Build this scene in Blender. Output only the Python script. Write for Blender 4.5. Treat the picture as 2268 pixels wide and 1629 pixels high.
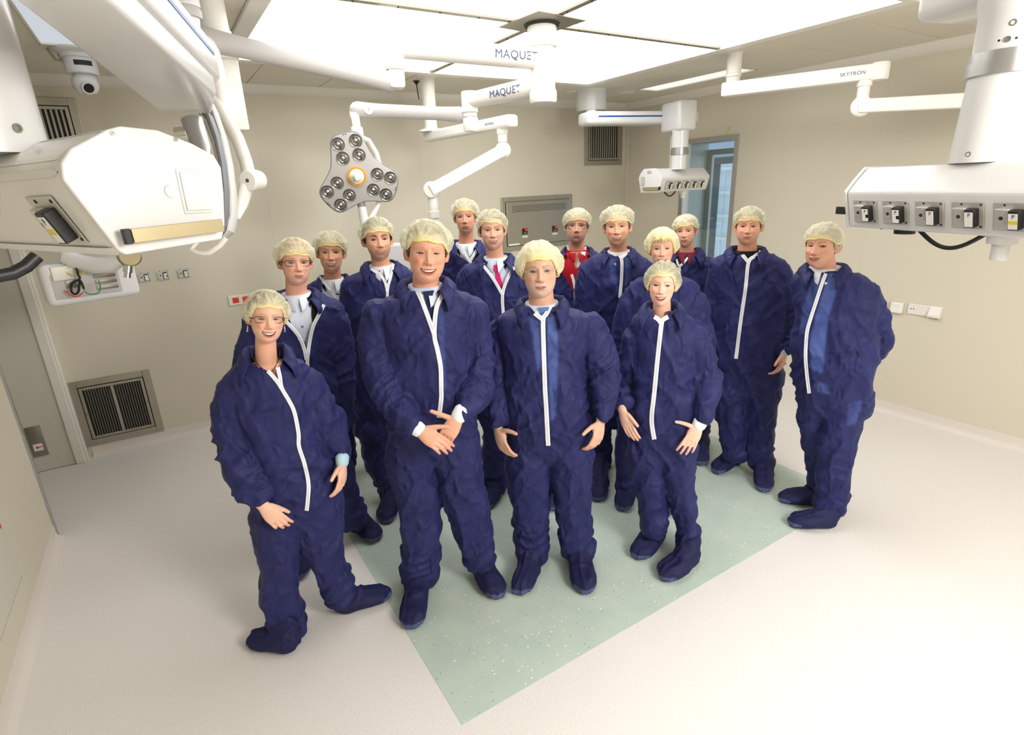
import bpy, bmesh, math, random
import numpy as np
from mathutils import Vector, Matrix
from mathutils.bvhtree import BVHTree
from mathutils.geometry import delaunay_2d_cdt

for o in list(bpy.data.objects): bpy.data.objects.remove(o)
SC = bpy.context.scene
COL = SC.collection
R_ = math.radians

# ------------------------------------------------------------------ camera
H = 2.1
FPX, CX, CY = 1223.8, 1134.0, 814.5
def _rot(p, r, y):
    cy, sy = math.cos(y), math.sin(y); cp, sp = math.cos(p), math.sin(p); cr, sr = math.cos(r), math.sin(r)
    M0 = np.array([[1, 0, 0], [0, 0, -1], [0, 1, 0]], float)
    Ry = np.array([[cy, -sy, 0], [sy, cy, 0], [0, 0, 1]])
    Rp = np.array([[1, 0, 0], [0, cp, -sp], [0, sp, cp]])
    Rr = np.array([[cr, -sr, 0], [sr, cr, 0], [0, 0, 1]])
    return Rr @ Rp @ M0 @ Ry
CM = _rot(0.3193, -0.04115, 0.5503)
CAMP = np.array([0.0, 0.0, H])
cam = bpy.data.cameras.new('camera')
cam.sensor_width = 36; cam.lens = FPX / 2268 * 36; cam.clip_start = 0.05; cam.clip_end = 200
camo = bpy.data.objects.new('camera', cam); COL.objects.link(camo)
camo.matrix_world = Matrix(((CM[0][0], -CM[1][0], -CM[2][0], 0), (CM[0][1], -CM[1][1], -CM[2][1], 0), (CM[0][2], -CM[1][2], -CM[2][2], H), (0, 0, 0, 1)))
SC.camera = camo

# ------------------------------------------------------------------ world, lights, exposure
SC.view_settings.view_transform = 'Standard'; SC.view_settings.look = 'None'
SC.view_settings.gamma = 1; SC.view_settings.use_curve_mapping = False
SC.view_settings.exposure = 0.45
wd = bpy.data.worlds.new('world'); SC.world = wd; wd.use_nodes = True
wd.node_tree.nodes['Background'].inputs[0].default_value = (0.75, 0.86, 1.0, 1)
wd.node_tree.nodes['Background'].inputs[1].default_value = 1.1
PANEL_EMIT = 2.85
def area(name, loc, aim, size, sy, power, col):
    l = bpy.data.lights.new(name, 'AREA'); l.shape = 'RECTANGLE'; l.size = size; l.size_y = sy; l.energy = power; l.color = col
    o = bpy.data.objects.new(name, l); COL.objects.link(o); o.location = loc
    o.rotation_euler = (Vector(aim) - Vector(loc)).to_track_quat('-Z', 'Y').to_euler(); return o
# unseen soft fill added to the right of the camera, for bounced flash
area('flash_bounce_fill', (1.8, -1.45, 2.6), (1.9, 3.1, 0.9), 1.0, 0.7, 66, (1, 0.985, 0.965))
# unseen fill lamp added just under the ceiling, out of frame
area('ceiling_fill', (2.7, -0.9, 2.96), (2.7, -0.9, 0), 3.4, 0.6, 42, (0.98, 0.985, 1))

# ------------------------------------------------------------------ pixel rays -> real points
def ray(x, y): return CM.T @ np.array([(x - CX) / FPX, (y - CY) / FPX, 1.0])
def proj(p):
    c = CM @ (np.asarray(p, float) - CAMP); return CX + FPX * c[0] / c[2], CY + FPX * c[1] / c[2]
def projv(P):
    c = (np.asarray(P) - CAMP) @ CM.T; return CX + FPX * c[:, 0] / c[:, 2], CY + FPX * c[:, 1] / c[:, 2], c[:, 2]
def dep(p): return float((CM @ (np.asarray(p, float) - CAMP))[2])
def atz(x, y, z): d = ray(x, y); return CAMP + (z - H) / d[2] * d
def atx(x, y, X): d = ray(x, y); return CAMP + X / d[0] * d
def aty(x, y, Y): d = ray(x, y); return CAMP + Y / d[1] * d
def atd(x, y, D): return CAMP + ray(x, y) * D

# ------------------------------------------------------------------ materials
def lin(c):
    c = [v / 255.0 for v in c]
    return tuple((v / 12.92 if v <= 0.04045 else ((v + 0.055) / 1.055) ** 2.4) for v in c) + (1.0,)
def mat(name, rgb, rough=0.5, metal=0.0, spec=0.5, emit=0.0, bump=0, bscale=60, var=0, vscale=4, coat=0, sss=0):
    m = bpy.data.materials.new(name); m.use_nodes = True; nt = m.node_tree; b = nt.nodes['Principled BSDF']
    c = lin(rgb); b.inputs['Base Color'].default_value = c; b.inputs['Roughness'].default_value = rough
    b.inputs['Metallic'].default_value = metal; b.inputs['Specular IOR Level'].default_value = spec
    if coat: b.inputs['Coat Weight'].default_value = coat; b.inputs['Coat Roughness'].default_value = 0.1
    if emit: b.inputs['Emission Color'].default_value = c; b.inputs['Emission Strength'].default_value = emit
    if sss: b.inputs['Subsurface Weight'].default_value = sss; b.inputs['Subsurface Radius'].default_value = (0.01, 0.004, 0.002); b.inputs['Subsurface Scale'].default_value = 1
    tc = nt.nodes.new('ShaderNodeTexCoord')
    if bump:
        n = nt.nodes.new('ShaderNodeTexNoise'); n.inputs['Scale'].default_value = bscale; n.inputs['Detail'].default_value = 4
        bp = nt.nodes.new('ShaderNodeBump'); bp.inputs['Strength'].default_value = bump; bp.inputs['Distance'].default_value = 0.01
        nt.links.new(tc.outputs['Object'], n.inputs['Vector']); nt.links.new(n.outputs['Fac'], bp.inputs['Height']); nt.links.new(bp.outputs['Normal'], b.inputs['Normal'])
    if var:
        n = nt.nodes.new('ShaderNodeTexNoise'); n.inputs['Scale'].default_value = vscale; n.inputs['Detail'].default_value = 5
        mx = nt.nodes.new('ShaderNodeMix'); mx.data_type = 'RGBA'
        mx.inputs[6].default_value = tuple(v * (1 - var) for v in c[:3]) + (1,); mx.inputs[7].default_value = tuple(min(1, v * (1 + var)) for v in c[:3]) + (1,)
        nt.links.new(tc.outputs['Object'], n.inputs['Vector']); nt.links.new(n.outputs['Fac'], mx.inputs[0]); nt.links.new(mx.outputs[2], b.inputs['Base Color'])
    return m
def vcolmat(name, attr='col', rough=0.5, spec=0.3, sss=0, bump=0, bscale=200):
    m = mat(name, (200, 200, 200), rough=rough, spec=spec, sss=sss, bump=bump, bscale=bscale); nt = m.node_tree
    a = nt.nodes.new('ShaderNodeAttribute'); a.attribute_name = attr
    nt.links.new(a.outputs['Color'], nt.nodes['Principled BSDF'].inputs['Base Color']); return m

# ------------------------------------------------------------------ mesh builder
class MB:
    def __init__(s): s.v = []; s.f = []; s.m = []; s.cm = 0
    def add(s, V, F):
        n = len(s.v); s.v += [tuple(map(float, p)) for p in V]; s.f += [tuple(i + n for i in f) for f in F]; s.m += [s.cm] * len(F); return s
    def box(s, c, size, rot=None, bev=0.0, seg=2):
        bm = bmesh.new(); bmesh.ops.create_cube(bm, size=1)
        for v in bm.verts: v.co = Vector((v.co.x * size[0], v.co.y * size[1], v.co.z * size[2]))
        if bev > 0: bmesh.ops.bevel(bm, geom=bm.edges[:], offset=min(bev, min(size) * 0.49), segments=seg, profile=0.5, affect='EDGES')
        bm.verts.index_update()
        V = [v.co.copy() for v in bm.verts]; F = [tuple(v.index for v in f.verts) for f in bm.faces]; bm.free()
        rot = rot or Matrix.Identity(3); c = Vector([float(q) for q in c])
        return s.add([rot @ v + c for v in V], F)
    def bx(s, x0, x1, y0, y1, z0, z1, bev=0): return s.box(((x0 + x1) / 2, (y0 + y1) / 2, (z0 + z1) / 2), (abs(x1 - x0), abs(y1 - y0), abs(z1 - z0)), None, bev)
    def tube(s, pts, r, n=16, cap=True, up=None):
        P = [np.asarray(p, float) for p in pts]; k = len(P)
        if not hasattr(r, '__len__'): r = [r] * k
        T = []
        for i in range(k):
            t = P[min(i + 1, k - 1)] - P[max(i - 1, 0)]; l = np.linalg.norm(t); T.append(t / l if l > 1e-9 else (T[-1] if T else np.array([0, 0, 1.])))
        a = np.array(up, float) if up is not None else (np.array([0, 0, 1.]) if abs(T[0][2]) < 0.9 else np.array([1., 0, 0]))
        V = []; F = []
        for i in range(k):
            a = a - T[i] * (a @ T[i]); a /= np.linalg.norm(a); b = np.cross(T[i], a)
            ra, rb = r[i] if hasattr(r[i], '__len__') else (r[i], r[i])
            for j in range(n):
                q = 2 * math.pi * j / n; V.append(P[i] + a * ra * math.cos(q) + b * rb * math.sin(q))
        for i in range(k - 1):
            for j in range(n): F.append((i * n + j, i * n + (j + 1) % n, (i + 1) * n + (j + 1) % n, (i + 1) * n + j))
        if cap: F.append(tuple(range(n))[::-1]); F.append(tuple((k - 1) * n + j for j in range(n)))
        return s.add(V, F)
    def cyl(s, p0, p1, r0, r1=None, n=24): return s.tube([p0, p1], [r0, r0 if r1 is None else r1], n)
    def lathe(s, o, axis, prof, n=28):
        o = np.asarray(o, float); ax = np.asarray(axis, float); ax /= np.linalg.norm(ax)
        return s.tube([o + ax * h for h, r in prof], [max(r, 1e-4) for h, r in prof], n) if all(abs(prof[i][0] - prof[i + 1][0]) > 1e-9 for i in range(len(prof) - 1)) else s._lathe(o, ax, prof, n)
    def _lathe(s, o, ax, prof, n=24):
        o = np.asarray(o, float); ax = np.asarray(ax, float); ax = ax / np.linalg.norm(ax)
        a = np.array([0, 0, 1.]) if abs(ax[2]) < 0.9 else np.array([1., 0, 0]); a = a - ax * (a @ ax); a /= np.linalg.norm(a); b = np.cross(ax, a); V = []; F = []
        for h, r in prof:
            for j in range(n): q = 2 * math.pi * j / n; V.append(o + ax * h + (a * math.cos(q) + b * math.sin(q)) * max(r, 1e-4))
        for i in range(len(prof) - 1):
            for j in range(n): F.append((i * n + j, i * n + (j + 1) % n, (i + 1) * n + (j + 1) % n, (i + 1) * n + j))
        F.append(tuple(range(n))[::-1]); F.append(tuple((len(prof) - 1) * n + j for j in range(n)))
        return s.add(V, F)
    def prism(s, poly, o, u, v, w, d, bev=0.0):
        """2D polygon in axes u,v at origin o, extruded along w by d"""
        o, u, v, w = [Vector([float(q) for q in t]) for t in (o, u, v, w)]
        bm = bmesh.new(); vs = [bm.verts.new(o + u * a + v * b) for a, b in poly]; f = bm.faces.new(vs)
        r = bmesh.ops.extrude_face_region(bm, geom=[f]); ev = [e for e in r['geom'] if isinstance(e, bmesh.types.BMVert)]
        for q in ev: q.co += w * d
        bmesh.ops.recalc_face_normals(bm, faces=bm.faces[:])
        if bev > 0: bmesh.ops.bevel(bm, geom=bm.edges[:], offset=bev, segments=3, profile=0.5, affect='EDGES')
        bm.verts.index_update(); V = [q.co.copy() for q in bm.verts]; F = [tuple(q.index for q in g.verts) for g in bm.faces]; bm.free()
        return s.add(V, F)
    def build(s, name, mats, parent=None, smooth=True, angle=35):
        return mkobj(name, s.v, s.f, mats, parent, smooth, angle, s.m)

def mkobj(name, V, F, mats, parent=None, smooth=True, angle=35, mi=None, local=False):
    if not isinstance(mats, (list, tuple)): mats = [mats]
    off = Vector((0, 0, 0))
    if parent is not None and not local:
        q = parent
        while q is not None: off += q.location; q = q.parent
    me = bpy.data.meshes.new(name)
    Va = np.asarray(V, float) - np.array(off)
    me.from_pydata(Va.tolist(), [], [tuple(int(i) for i in f) for f in F])
    for m in mats: me.materials.append(m)
    if mi is not None and len(mats) > 1: me.polygons.foreach_set('material_index', mi)
    if smooth:
        me.polygons.foreach_set('use_smooth', [True] * len(me.polygons))
        if angle is not None: me.set_sharp_from_angle(angle=R_(angle))
    me.validate(); me.update()
    o = bpy.data.objects.new(name, me); COL.objects.link(o)
    if parent is not None: o.parent = parent
    return o
def thing(name, label, cat, loc=(0, 0, 0), group=None, rz=0):
    o = bpy.data.objects.new(name, None); COL.objects.link(o); o.location = [float(q) for q in loc]; o.empty_display_size = 0.1
    o.rotation_euler = (0, 0, rz); return tag(o, label, cat, group)
def tag(o, label, cat, group=None):
    o['label'] = label; o['category'] = cat
    if group: o['group'] = group
    return o
def struct(o): o['kind'] = 'structure'; return o
def copy_tree(o, loc=None, label=None):
    def cp(a, par):
        c = a.copy(); COL.objects.link(c); c.parent = par
        for ch in a.children: cp(ch, c)
        return c
    r = cp(o, None)
    if loc is not None: r.location = [float(q) for q in loc]
    if label: r['label'] = label
    return r
def text_mesh(txt, size, spacing=1.0, ext=0.0006):
    cu = bpy.data.curves.new('lettering', 'FONT'); cu.body = txt; cu.size = size; cu.extrude = ext; cu.space_character = spacing; cu.resolution_u = 3
    o = bpy.data.objects.new('lettering', cu); COL.objects.link(o)
    me = bpy.data.meshes.new_from_object(o.evaluated_get(bpy.context.evaluated_depsgraph_get()))
    V = np.array([v.co[:] for v in me.vertices]); F = [tuple(p.vertices) for p in me.polygons]
    bpy.data.objects.remove(o); bpy.data.curves.remove(cu); bpy.data.meshes.remove(me); return V, F
def add_text(mb, txt, size, o, u, v, spacing=1.0, ext=0.0006):
    V, F = text_mesh(txt, size, spacing, ext); o, u, v = [np.asarray(t, float) for t in (o, u, v)]; w = np.cross(u, v)
    V[:, 0] -= V[:, 0].mean(); mb.add([o + u * p[0] + v * p[1] + w * p[2] for p in V], F)
def unit(v): v = np.asarray(v, float); return v / np.linalg.norm(v)
def basis(dx, up=(0, 0, 1)):
    """Matrix with local X along dx, Z near up"""
    x = unit(dx); y = unit(np.cross(up, x)); z = np.cross(x, y)
    return Matrix(((x[0], y[0], z[0]), (x[1], y[1], z[1]), (x[2], y[2], z[2])))
# ================================================================== materials used by room and equipment
M_wall = mat('wall_paint', (214, 207, 189), rough=0.55, bump=0.02, bscale=300, spec=0.3)
M_wall2 = mat('door_panel_paint', (208, 204, 190), rough=0.45, spec=0.3)
M_ceil = mat('ceiling_panel_paint', (226, 220, 205), rough=0.5, spec=0.3)
M_trimw = mat('white_trim', (232, 228, 218), rough=0.4)
M_steel = mat('brushed_steel', (176, 172, 160), rough=0.38, metal=0.9, var=0.08, vscale=30)
M_steel2 = mat('dull_steel', (150, 146, 134), rough=0.45, metal=0.8)
M_dark = mat('dark_recess', (44, 42, 38), rough=0.8)
M_black = mat('black_plastic', (22, 22, 24), rough=0.45)
M_white = mat('white_enamel', (222, 222, 222), rough=0.28, coat=0.3)
M_cream = mat('cream_enamel', (240, 237, 230), rough=0.32)
M_grey = mat('grey_enamel', (190, 186, 184), rough=0.4)
M_dgrey = mat('dark_grey_plastic', (128, 130, 134), rough=0.45)
M_silver = mat('satin_silver', (178, 178, 178), rough=0.33, metal=0.85)
M_blue = mat('blue_stripe', (44, 84, 150), rough=0.4)
M_ink = mat('blue_ink', (70, 84, 120), rough=0.6)
M_red = mat('red_plastic', (226, 62, 30), rough=0.4)
M_yellow = mat('yellow_label', (228, 208, 60), rough=0.5)
M_orange = mat('amber_ring', (245, 170, 20), rough=0.35)
M_plate = mat('socket_plate_metal', (205, 203, 196), rough=0.35, metal=0.35)
M_label = mat('white_label', (240, 238, 232), rough=0.5)
M_alum = mat('brushed_bronze_rail', (186, 172, 138), rough=0.35, metal=0.7, var=0.1, vscale=20)
M_lens = mat('lens_reflector', (150, 150, 146), rough=0.12, metal=0.9)
M_chrome = mat('chrome', (215, 215, 215), rough=0.12, metal=1.0)
M_glassw = mat('wire_yellow', (214, 196, 60), rough=0.5)
M_green = mat('wire_green', (60, 140, 80), rough=0.5)
def emis(name, rgb, s):
    m = bpy.data.materials.new(name); m.use_nodes = True; nt = m.node_tree; nt.nodes.clear()
    e = nt.nodes.new('ShaderNodeEmission'); e.inputs[0].default_value = lin(rgb); e.inputs[1].default_value = s
    o = nt.nodes.new('ShaderNodeOutputMaterial'); nt.links.new(e.outputs[0], o.inputs[0]); return m
M_panel = emis('luminous_panel', (255, 253, 250), PANEL_EMIT)
M_led_r = emis('red_digits', (255, 40, 60), 1.2); M_led_g = emis('green_digits', (150, 230, 60), 1.0)
M_day = emis('daylight_outside', (214, 232, 238), 0.85)
def floor_mat():
    m = mat('terrazzo_vinyl', (224, 220, 216), rough=0.42, spec=0.35); nt = m.node_tree; b = nt.nodes['Principled BSDF']
    tc = nt.nodes.new('ShaderNodeTexCoord'); n = nt.nodes.new('ShaderNodeTexNoise'); n.inputs['Scale'].default_value = 140; n.inputs['Detail'].default_value = 3
    cr = nt.nodes.new('ShaderNodeValToRGB'); cr.color_ramp.elements[0].position = 0.3; cr.color_ramp.elements[0].color = lin((216, 212, 208)); cr.color_ramp.elements[1].position = 0.62; cr.color_ramp.elements[1].color = lin((229, 225, 221))
    nt.links.new(tc.outputs['Object'], n.inputs['Vector']); nt.links.new(n.outputs['Fac'], cr.inputs[0])
    v = nt.nodes.new('ShaderNodeTexVoronoi'); v.inputs['Scale'].default_value = 90; nt.links.new(tc.outputs['Object'], v.inputs['Vector'])
    lt = nt.nodes.new('ShaderNodeMath'); lt.operation = 'LESS_THAN'; lt.inputs[1].default_value = 0.10; nt.links.new(v.outputs['Distance'], lt.inputs[0])
    mx = nt.nodes.new('ShaderNodeMix'); mx.data_type = 'RGBA'; mx.inputs[7].default_value = lin((200, 192, 186)); nt.links.new(lt.outputs[0], mx.inputs[0]); nt.links.new(cr.outputs[0], mx.inputs[6]); nt.links.new(mx.outputs[2], b.inputs['Base Color'])
    return m
def green_mat():
    m = mat('green_terrazzo_vinyl', (178, 200, 184), rough=0.4, spec=0.35); nt = m.node_tree; b = nt.nodes['Principled BSDF']
    tc = nt.nodes.new('ShaderNodeTexCoord')
    n = nt.nodes.new('ShaderNodeTexNoise'); n.inputs['Scale'].default_value = 6; n.inputs['Detail'].default_value = 6; nt.links.new(tc.outputs['Object'], n.inputs['Vector'])
    cr = nt.nodes.new('ShaderNodeValToRGB'); cr.color_ramp.elements[0].position = 0.3; cr.color_ramp.elements[0].color = lin((180, 196, 187)); cr.color_ramp.elements[1].position = 0.7; cr.color_ramp.elements[1].color = lin((191, 204, 193)); nt.links.new(n.outputs['Fac'], cr.inputs[0])
    last = cr.outputs[0]
    for sc, th, colr, sel in ((34, 0.13, (246, 244, 234), 0.80), (60, 0.12, (232, 236, 222), 0.86), (40, 0.12, (96, 134, 120), 0.88)):
        v = nt.nodes.new('ShaderNodeTexVoronoi'); v.inputs['Scale'].default_value = sc; nt.links.new(tc.outputs['Object'], v.inputs['Vector'])
        lt = nt.nodes.new('ShaderNodeMath'); lt.operation = 'LESS_THAN'; lt.inputs[1].default_value = th; nt.links.new(v.outputs['Distance'], lt.inputs[0])
        sp = nt.nodes.new('ShaderNodeSeparateColor'); nt.links.new(v.outputs['Color'], sp.inputs[0])
        gt = nt.nodes.new('ShaderNodeMath'); gt.operation = 'GREATER_THAN'; gt.inputs[1].default_value = sel - 0.25; nt.links.new(sp.outputs[0], gt.inputs[0])
        ml = nt.nodes.new('ShaderNodeMath'); ml.operation = 'MULTIPLY'; nt.links.new(lt.outputs[0], ml.inputs[0]); nt.links.new(gt.outputs[0], ml.inputs[1])
        mx = nt.nodes.new('ShaderNodeMix'); mx.data_type = 'RGBA'; mx.inputs[7].default_value = lin(colr); nt.links.new(ml.outputs[0], mx.inputs[0]); nt.links.new(last, mx.inputs[6]); last = mx.outputs[2]
    nt.links.new(last, b.inputs['Base Color']); return m
M_floor = floor_mat(); M_green_floor = green_mat()

# ================================================================== room shell
XR, YB, XL, YF, ZC = 5.30, 5.64, -0.95, -1.7, 3.0
XA = -2.4                                   # alcove at the far left
b = MB(); b.bx(XA - 0.15, XR + 0.15, YF - 0.15, YB + 0.15, -0.12, 0); floor = struct(b.build('floor', M_floor, smooth=False))
# inlaid green field
b = MB(); b.bx(0.66, 3.66, 1.585, 4.50, -0.01, 0.0015); g = b.build('green_floor_inlay', M_green_floor, floor, smooth=False)
# walls
b = MB(); b.bx(XA - 0.15, XR + 0.15, YB, YB + 0.12, 0, ZC + 0.1); wall_back = struct(b.build('wall_back', M_wall, smooth=False))
WY0, WY1, WZ0, WZ1 = 3.985, 4.68, 0.95, 2.47
b = MB()
b.bx(XR, XR + 0.12, YF - 0.15, WY0, 0, ZC + 0.1); b.bx(XR, XR + 0.12, WY1, YB, 0, ZC + 0.1)
b.bx(XR, XR + 0.12, WY0, WY1, 0, WZ0); b.bx(XR, XR + 0.12, WY0, WY1, WZ1, ZC + 0.1)
wall_right = struct(b.build('wall_right', M_wall, smooth=False))
b = MB(); b.bx(XL - 0.12, XL, YF - 0.15, 4.28, 0, ZC + 0.1); b.bx(XA - 0.12, XA, 4.16, YB, 0, ZC + 0.1); b.bx(XA, XL - 0.12, 4.16, 4.28, 0, ZC + 0.1)
wall_left = struct(b.build('wall_left', M_wall, smooth=False))
b = MB(); b.bx(XL - 0.12, XR + 0.12, YF - 0.12, YF, 0, ZC + 0.1); struct(b.build('wall_front', M_wall, smooth=False))
# seams between the wall sheets
def wall_seam(xy, dx, dy):
    b = MB(); b.bx(xy[0] - dx, xy[0] + dx, xy[1] - dy, xy[1] + dy, 0.1, 2.92); return b
p = atx(1956.6, 265, XR); wall_seam((XR, p[1]), 0.001, 0.0018).build('seam', M_wall2, wall_right, smooth=False)
wall_seam((XR, 5.60), 0.004, 0.004).build('seam', M_trimw, wall_right, smooth=False)
for x in (0.92, 2.45): wall_seam((x, YB), 0.002, 0.0012).build('seam', M_wall2, wall_back, smooth=False)
# coved skirting and cornice
def cove(p0, p1, n, name, mt, z0, prof):
    b = MB(); p0 = np.array(p0, float); p1 = np.array(p1, float); w = p1 - p0; L = np.linalg.norm(w)
    b.prism(prof, (p0[0], p0[1], z0), n, (0, 0, 1), w / L, L); return struct(b.build(name, mt, smooth=True, angle=60))
sk = [(0, 0), (0.04, 0), (0.038, 0.004), (0.022, 0.010), (0.010, 0.025), (0.004, 0.05), (0.003, 0.10), (0, 0.10)]
M_cove = mat('skirting_vinyl', (222, 214, 206), rough=0.45, var=0.03, vscale=200)
cove((-0.84, YB, 0), (XR, YB, 0), (0, -1, 0), 'baseboard_back', M_cove, 0, sk)
cove((XR, YF, 0), (XR, YB, 0), (-1, 0, 0), 'baseboard_right', M_cove, 0, sk)
cove((XL, YF, 0), (XL, 4.28, 0), (1, 0, 0), 'baseboard_left', M_cove, 0, sk)
cn = [(0, 0), (0.006, 0), (0.07, 0.062), (0.075, 0.074), (0, 0.074)]
cove((XA, YB, 0), (XR, YB, 0), (0, -1, 0), 'trim_1', M_trimw, ZC - 0.074, cn)
cove((XR, YF, 0), (XR, YB, 0), (-1, 0, 0), 'trim_2', M_trimw, ZC - 0.074, cn)
cove((XL, YF, 0), (XL, 4.28, 0), (1, 0, 0), 'trim_3', M_trimw, ZC - 0.074, cn)

# ================================================================== ceiling with metal panels and the luminous field
PX0, PX1, PY0, PY1 = 0.60, 3.86, 1.78, 4.64
b = MB(); b.bx(XA - 0.15, XR + 0.15, YF - 0.15, YB + 0.15, ZC + 0.03, ZC + 0.15); ceiling = struct(b.build('ceiling', M_ceil, smooth=False))
gx = sorted(set([round(3.9 + 0.6 * k, 3) for k in range(-11, 3)] + [PX0, PX1, XA, XR])); gx = [x for x in gx if XA <= x <= XR and abs(x - 3.9) > 0.01 or x == PX1]
gy = sorted(set([round(2.2 + 0.6 * k, 3) for k in range(-7, 6)] + [PY0, PY1, YF, YB])); gy = [y for y in gy if YF <= y <= YB and not (abs(y - 4.6) < 0.01)]
rl = random.Random(3)
HOLES = [(-0.36, 0.30, 3.1, 4.60), (4.58, 4.88, 3.52, 4.72)]    # recessed luminaires
def overl(a, h): return not (a[1] <= h[0] or a[0] >= h[1] or a[3] <= h[2] or a[2] >= h[3])
for i in range(len(gx) - 1):
    for j in range(len(gy) - 1):
        x0, x1, y0, y1 = gx[i], gx[i + 1], gy[j], gy[j + 1]
        if x1 - x0 < 0.02 or y1 - y0 < 0.02: continue
        if x0 >= PX0 - 0.01 and x1 <= PX1 + 0.01 and y0 >= PY0 - 0.01 and y1 <= PY1 + 0.01: continue
        rects = [(x0, x1, y0, y1)]
        for h in HOLES:
            nr = []
            for a in rects:
                if not overl(a, h): nr.append(a); continue
                if a[0] < h[0]: nr.append((a[0], h[0], a[2], a[3]))
                if a[1] > h[1]: nr.append((h[1], a[1], a[2], a[3]))
                mx0, mx1 = max(a[0], h[0]), min(a[1], h[1])
                if a[2] < h[2]: nr.append((mx0, mx1, a[2], h[2]))
                if a[3] > h[3]: nr.append((mx0, mx1, h[3], a[3]))
            rects = nr
        for a in rects:
            if a[1] - a[0] < 0.015 or a[3] - a[2] < 0.015: continue
            b = MB(); z = ZC + rl.uniform(-0.001, 0.001); b.bx(a[0] + 0.003, a[1] - 0.003, a[2] + 0.003, a[3] - 0.003, z, z + 0.028, 0.002)
            b.build('ceiling_panel', M_ceil, ceiling, smooth=False)
# luminous field
lf = thing('luminous_ceiling', 'large glowing white light field set in the ceiling above the group', 'ceiling light', (2.2, 3.2, ZC))
xm, ym = 2.15, 3.06
for a in ((PX0 + .09, xm - .02, PY0 + .05, ym - .02), (xm + .02, PX1 - .09, PY0 + .05, ym - .02), (PX0 + .09, xm - .02, ym + .02, PY1 - .09), (xm + .02, PX1 - .09, ym + .02, PY1 - .09)):
    b = MB(); b.bx(a[0], a[1], a[2], a[3], ZC + 0.004, ZC + 0.012); b.build('light_pane', M_panel, lf, smooth=False)
for nm, r4 in (('frame', None),):
    b = MB()
    for s in ((PX0, PX0 + .09, PY0, PY1), (PX1 - .09, PX1, PY0, PY1), (PX0 + .09, PX1 - .09, PY0, PY0 + .05), (PX0 + .09, PX1 - .09, PY1 - .09, PY1)):
        b.bx(s[0], s[1], s[2], s[3], ZC - 0.02, ZC + 0.028, 0.003)
    b.build('frame', M_cream, lf, smooth=False)
for s in ((xm - .02, xm + .02, PY0 + .05, PY1 - .09), (PX0 + .09, PX1 - .09, ym - .02, ym + .02)):
    b = MB(); b.bx(s[0], s[1], s[2], s[3], ZC - 0.012, ZC + 0.003, 0.002); d = b.build('divider_bar', M_steel2, lf, smooth=False)
    b = MB(); long_x = s[1] - s[0] > s[3] - s[2]; n = 13
    for k in range(n):
        t = (k + 0.5) / n; q = (s[0] + (s[1] - s[0]) * t, (s[2] + s[3]) / 2) if long_x else ((s[0] + s[1]) / 2, s[2] + (s[3] - s[2]) * t)
        b.cyl((q[0], q[1], ZC - 0.012), (q[0], q[1], ZC - 0.015), 0.006, 0.005, 8)
    b.build('screw_heads', M_dark, d)
# recessed luminaires
def luminaire(x0, x1, y0, y1, label, e, split=False):
    t = thing('ceiling_light', label, 'ceiling light', ((x0 + x1) / 2, (y0 + y1) / 2, ZC)); f = MB(); w = 0.012
    for s in ((x0, x0 + w, y0, y1), (x1 - w, x1, y0, y1), (x0, x1, y0, y0 + w), (x0, x1, y1 - w, y1)): f.bx(s[0], s[1], s[2], s[3], ZC - 0.004, ZC + 0.028)
    f.build('frame', M_trimw, t, smooth=False)
    xs = [x0 + w, (x0 + x1) / 2 - 0.012, (x0 + x1) / 2 + 0.012, x1 - w] if split else [x0 + w, x1 - w]
    for k in range(0, len(xs), 2): q = MB(); q.bx(xs[k], xs[k + 1], y0 + w, y1 - w, ZC + 0.006, ZC + 0.014); q.build('diffuser', e, t, smooth=False)
    if split: q = MB(); q.bx(xs[1], xs[2], y0 + w, y1 - w, ZC + 0.0, ZC + 0.02); q.build('centre_bar', M_dgrey, t, smooth=False)
M_soft = emis('dim_diffuser', (206, 212, 218), 0.72); M_soft2 = emis('dim_diffuser_far', (228, 228, 218), 0.95)
luminaire(-0.36, 0.30, 3.1, 4.60, 'pale twin-pane ceiling light at the upper left, beside the round camera', M_soft, True)
luminaire(4.58, 4.88, 3.52, 4.72, 'narrow white ceiling light near the right wall, behind the slim arm', M_soft2)
# small round ceiling fittings
def disc(px, py, r, label, m=M_trimw, h=0.012):
    p = atz(px, py, ZC - 0.003); b = MB(); b.lathe((p[0], p[1], ZC), (0, 0, -1), [(0, r), (h * .5, r), (h, r * .8)]); q = thing('ceiling_disc', label, 'ceiling fitting', (p[0], p[1], ZC)); b.build('cover', m, q)
    b = MB(); b.lathe((p[0], p[1], ZC - h), (0, 0, -1), [(0, r * .35), (0.003, r * .3)]); b.build('centre_cap', M_ceil, q)
disc(1385, 206, 0.10, 'flat white round ceiling fitting, larger, just left of the narrow light')
disc(1270, 203, 0.07, 'flat white round ceiling fitting, smaller, left of the short ceiling column')
def sprinkler(px, py, ln, label):
    p = atz(px, py, ZC); q = thing('ceiling_sensor', label, 'sensor', (p[0], p[1], ZC)); b = MB(); b.lathe((p[0], p[1], ZC), (0, 0, -1), [(0, 0.028), (0.008, 0.028), (0.016, 0.018), (0.03, 0.010)]); b.build('base', M_black, q)
    b = MB(); b.cyl((p[0], p[1], ZC - 0.03), (p[0] + 0.01, p[1], ZC - 0.03 - ln), 0.005, n=8); b.build('rod', M_black, q)
sprinkler(922, 179, 0.12, 'black ceiling sensor with a thin hanging rod, left of the tube')
sprinkler(1369, 232, 0.01, 'tiny black ceiling sensor near the far corner of the room')

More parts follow.
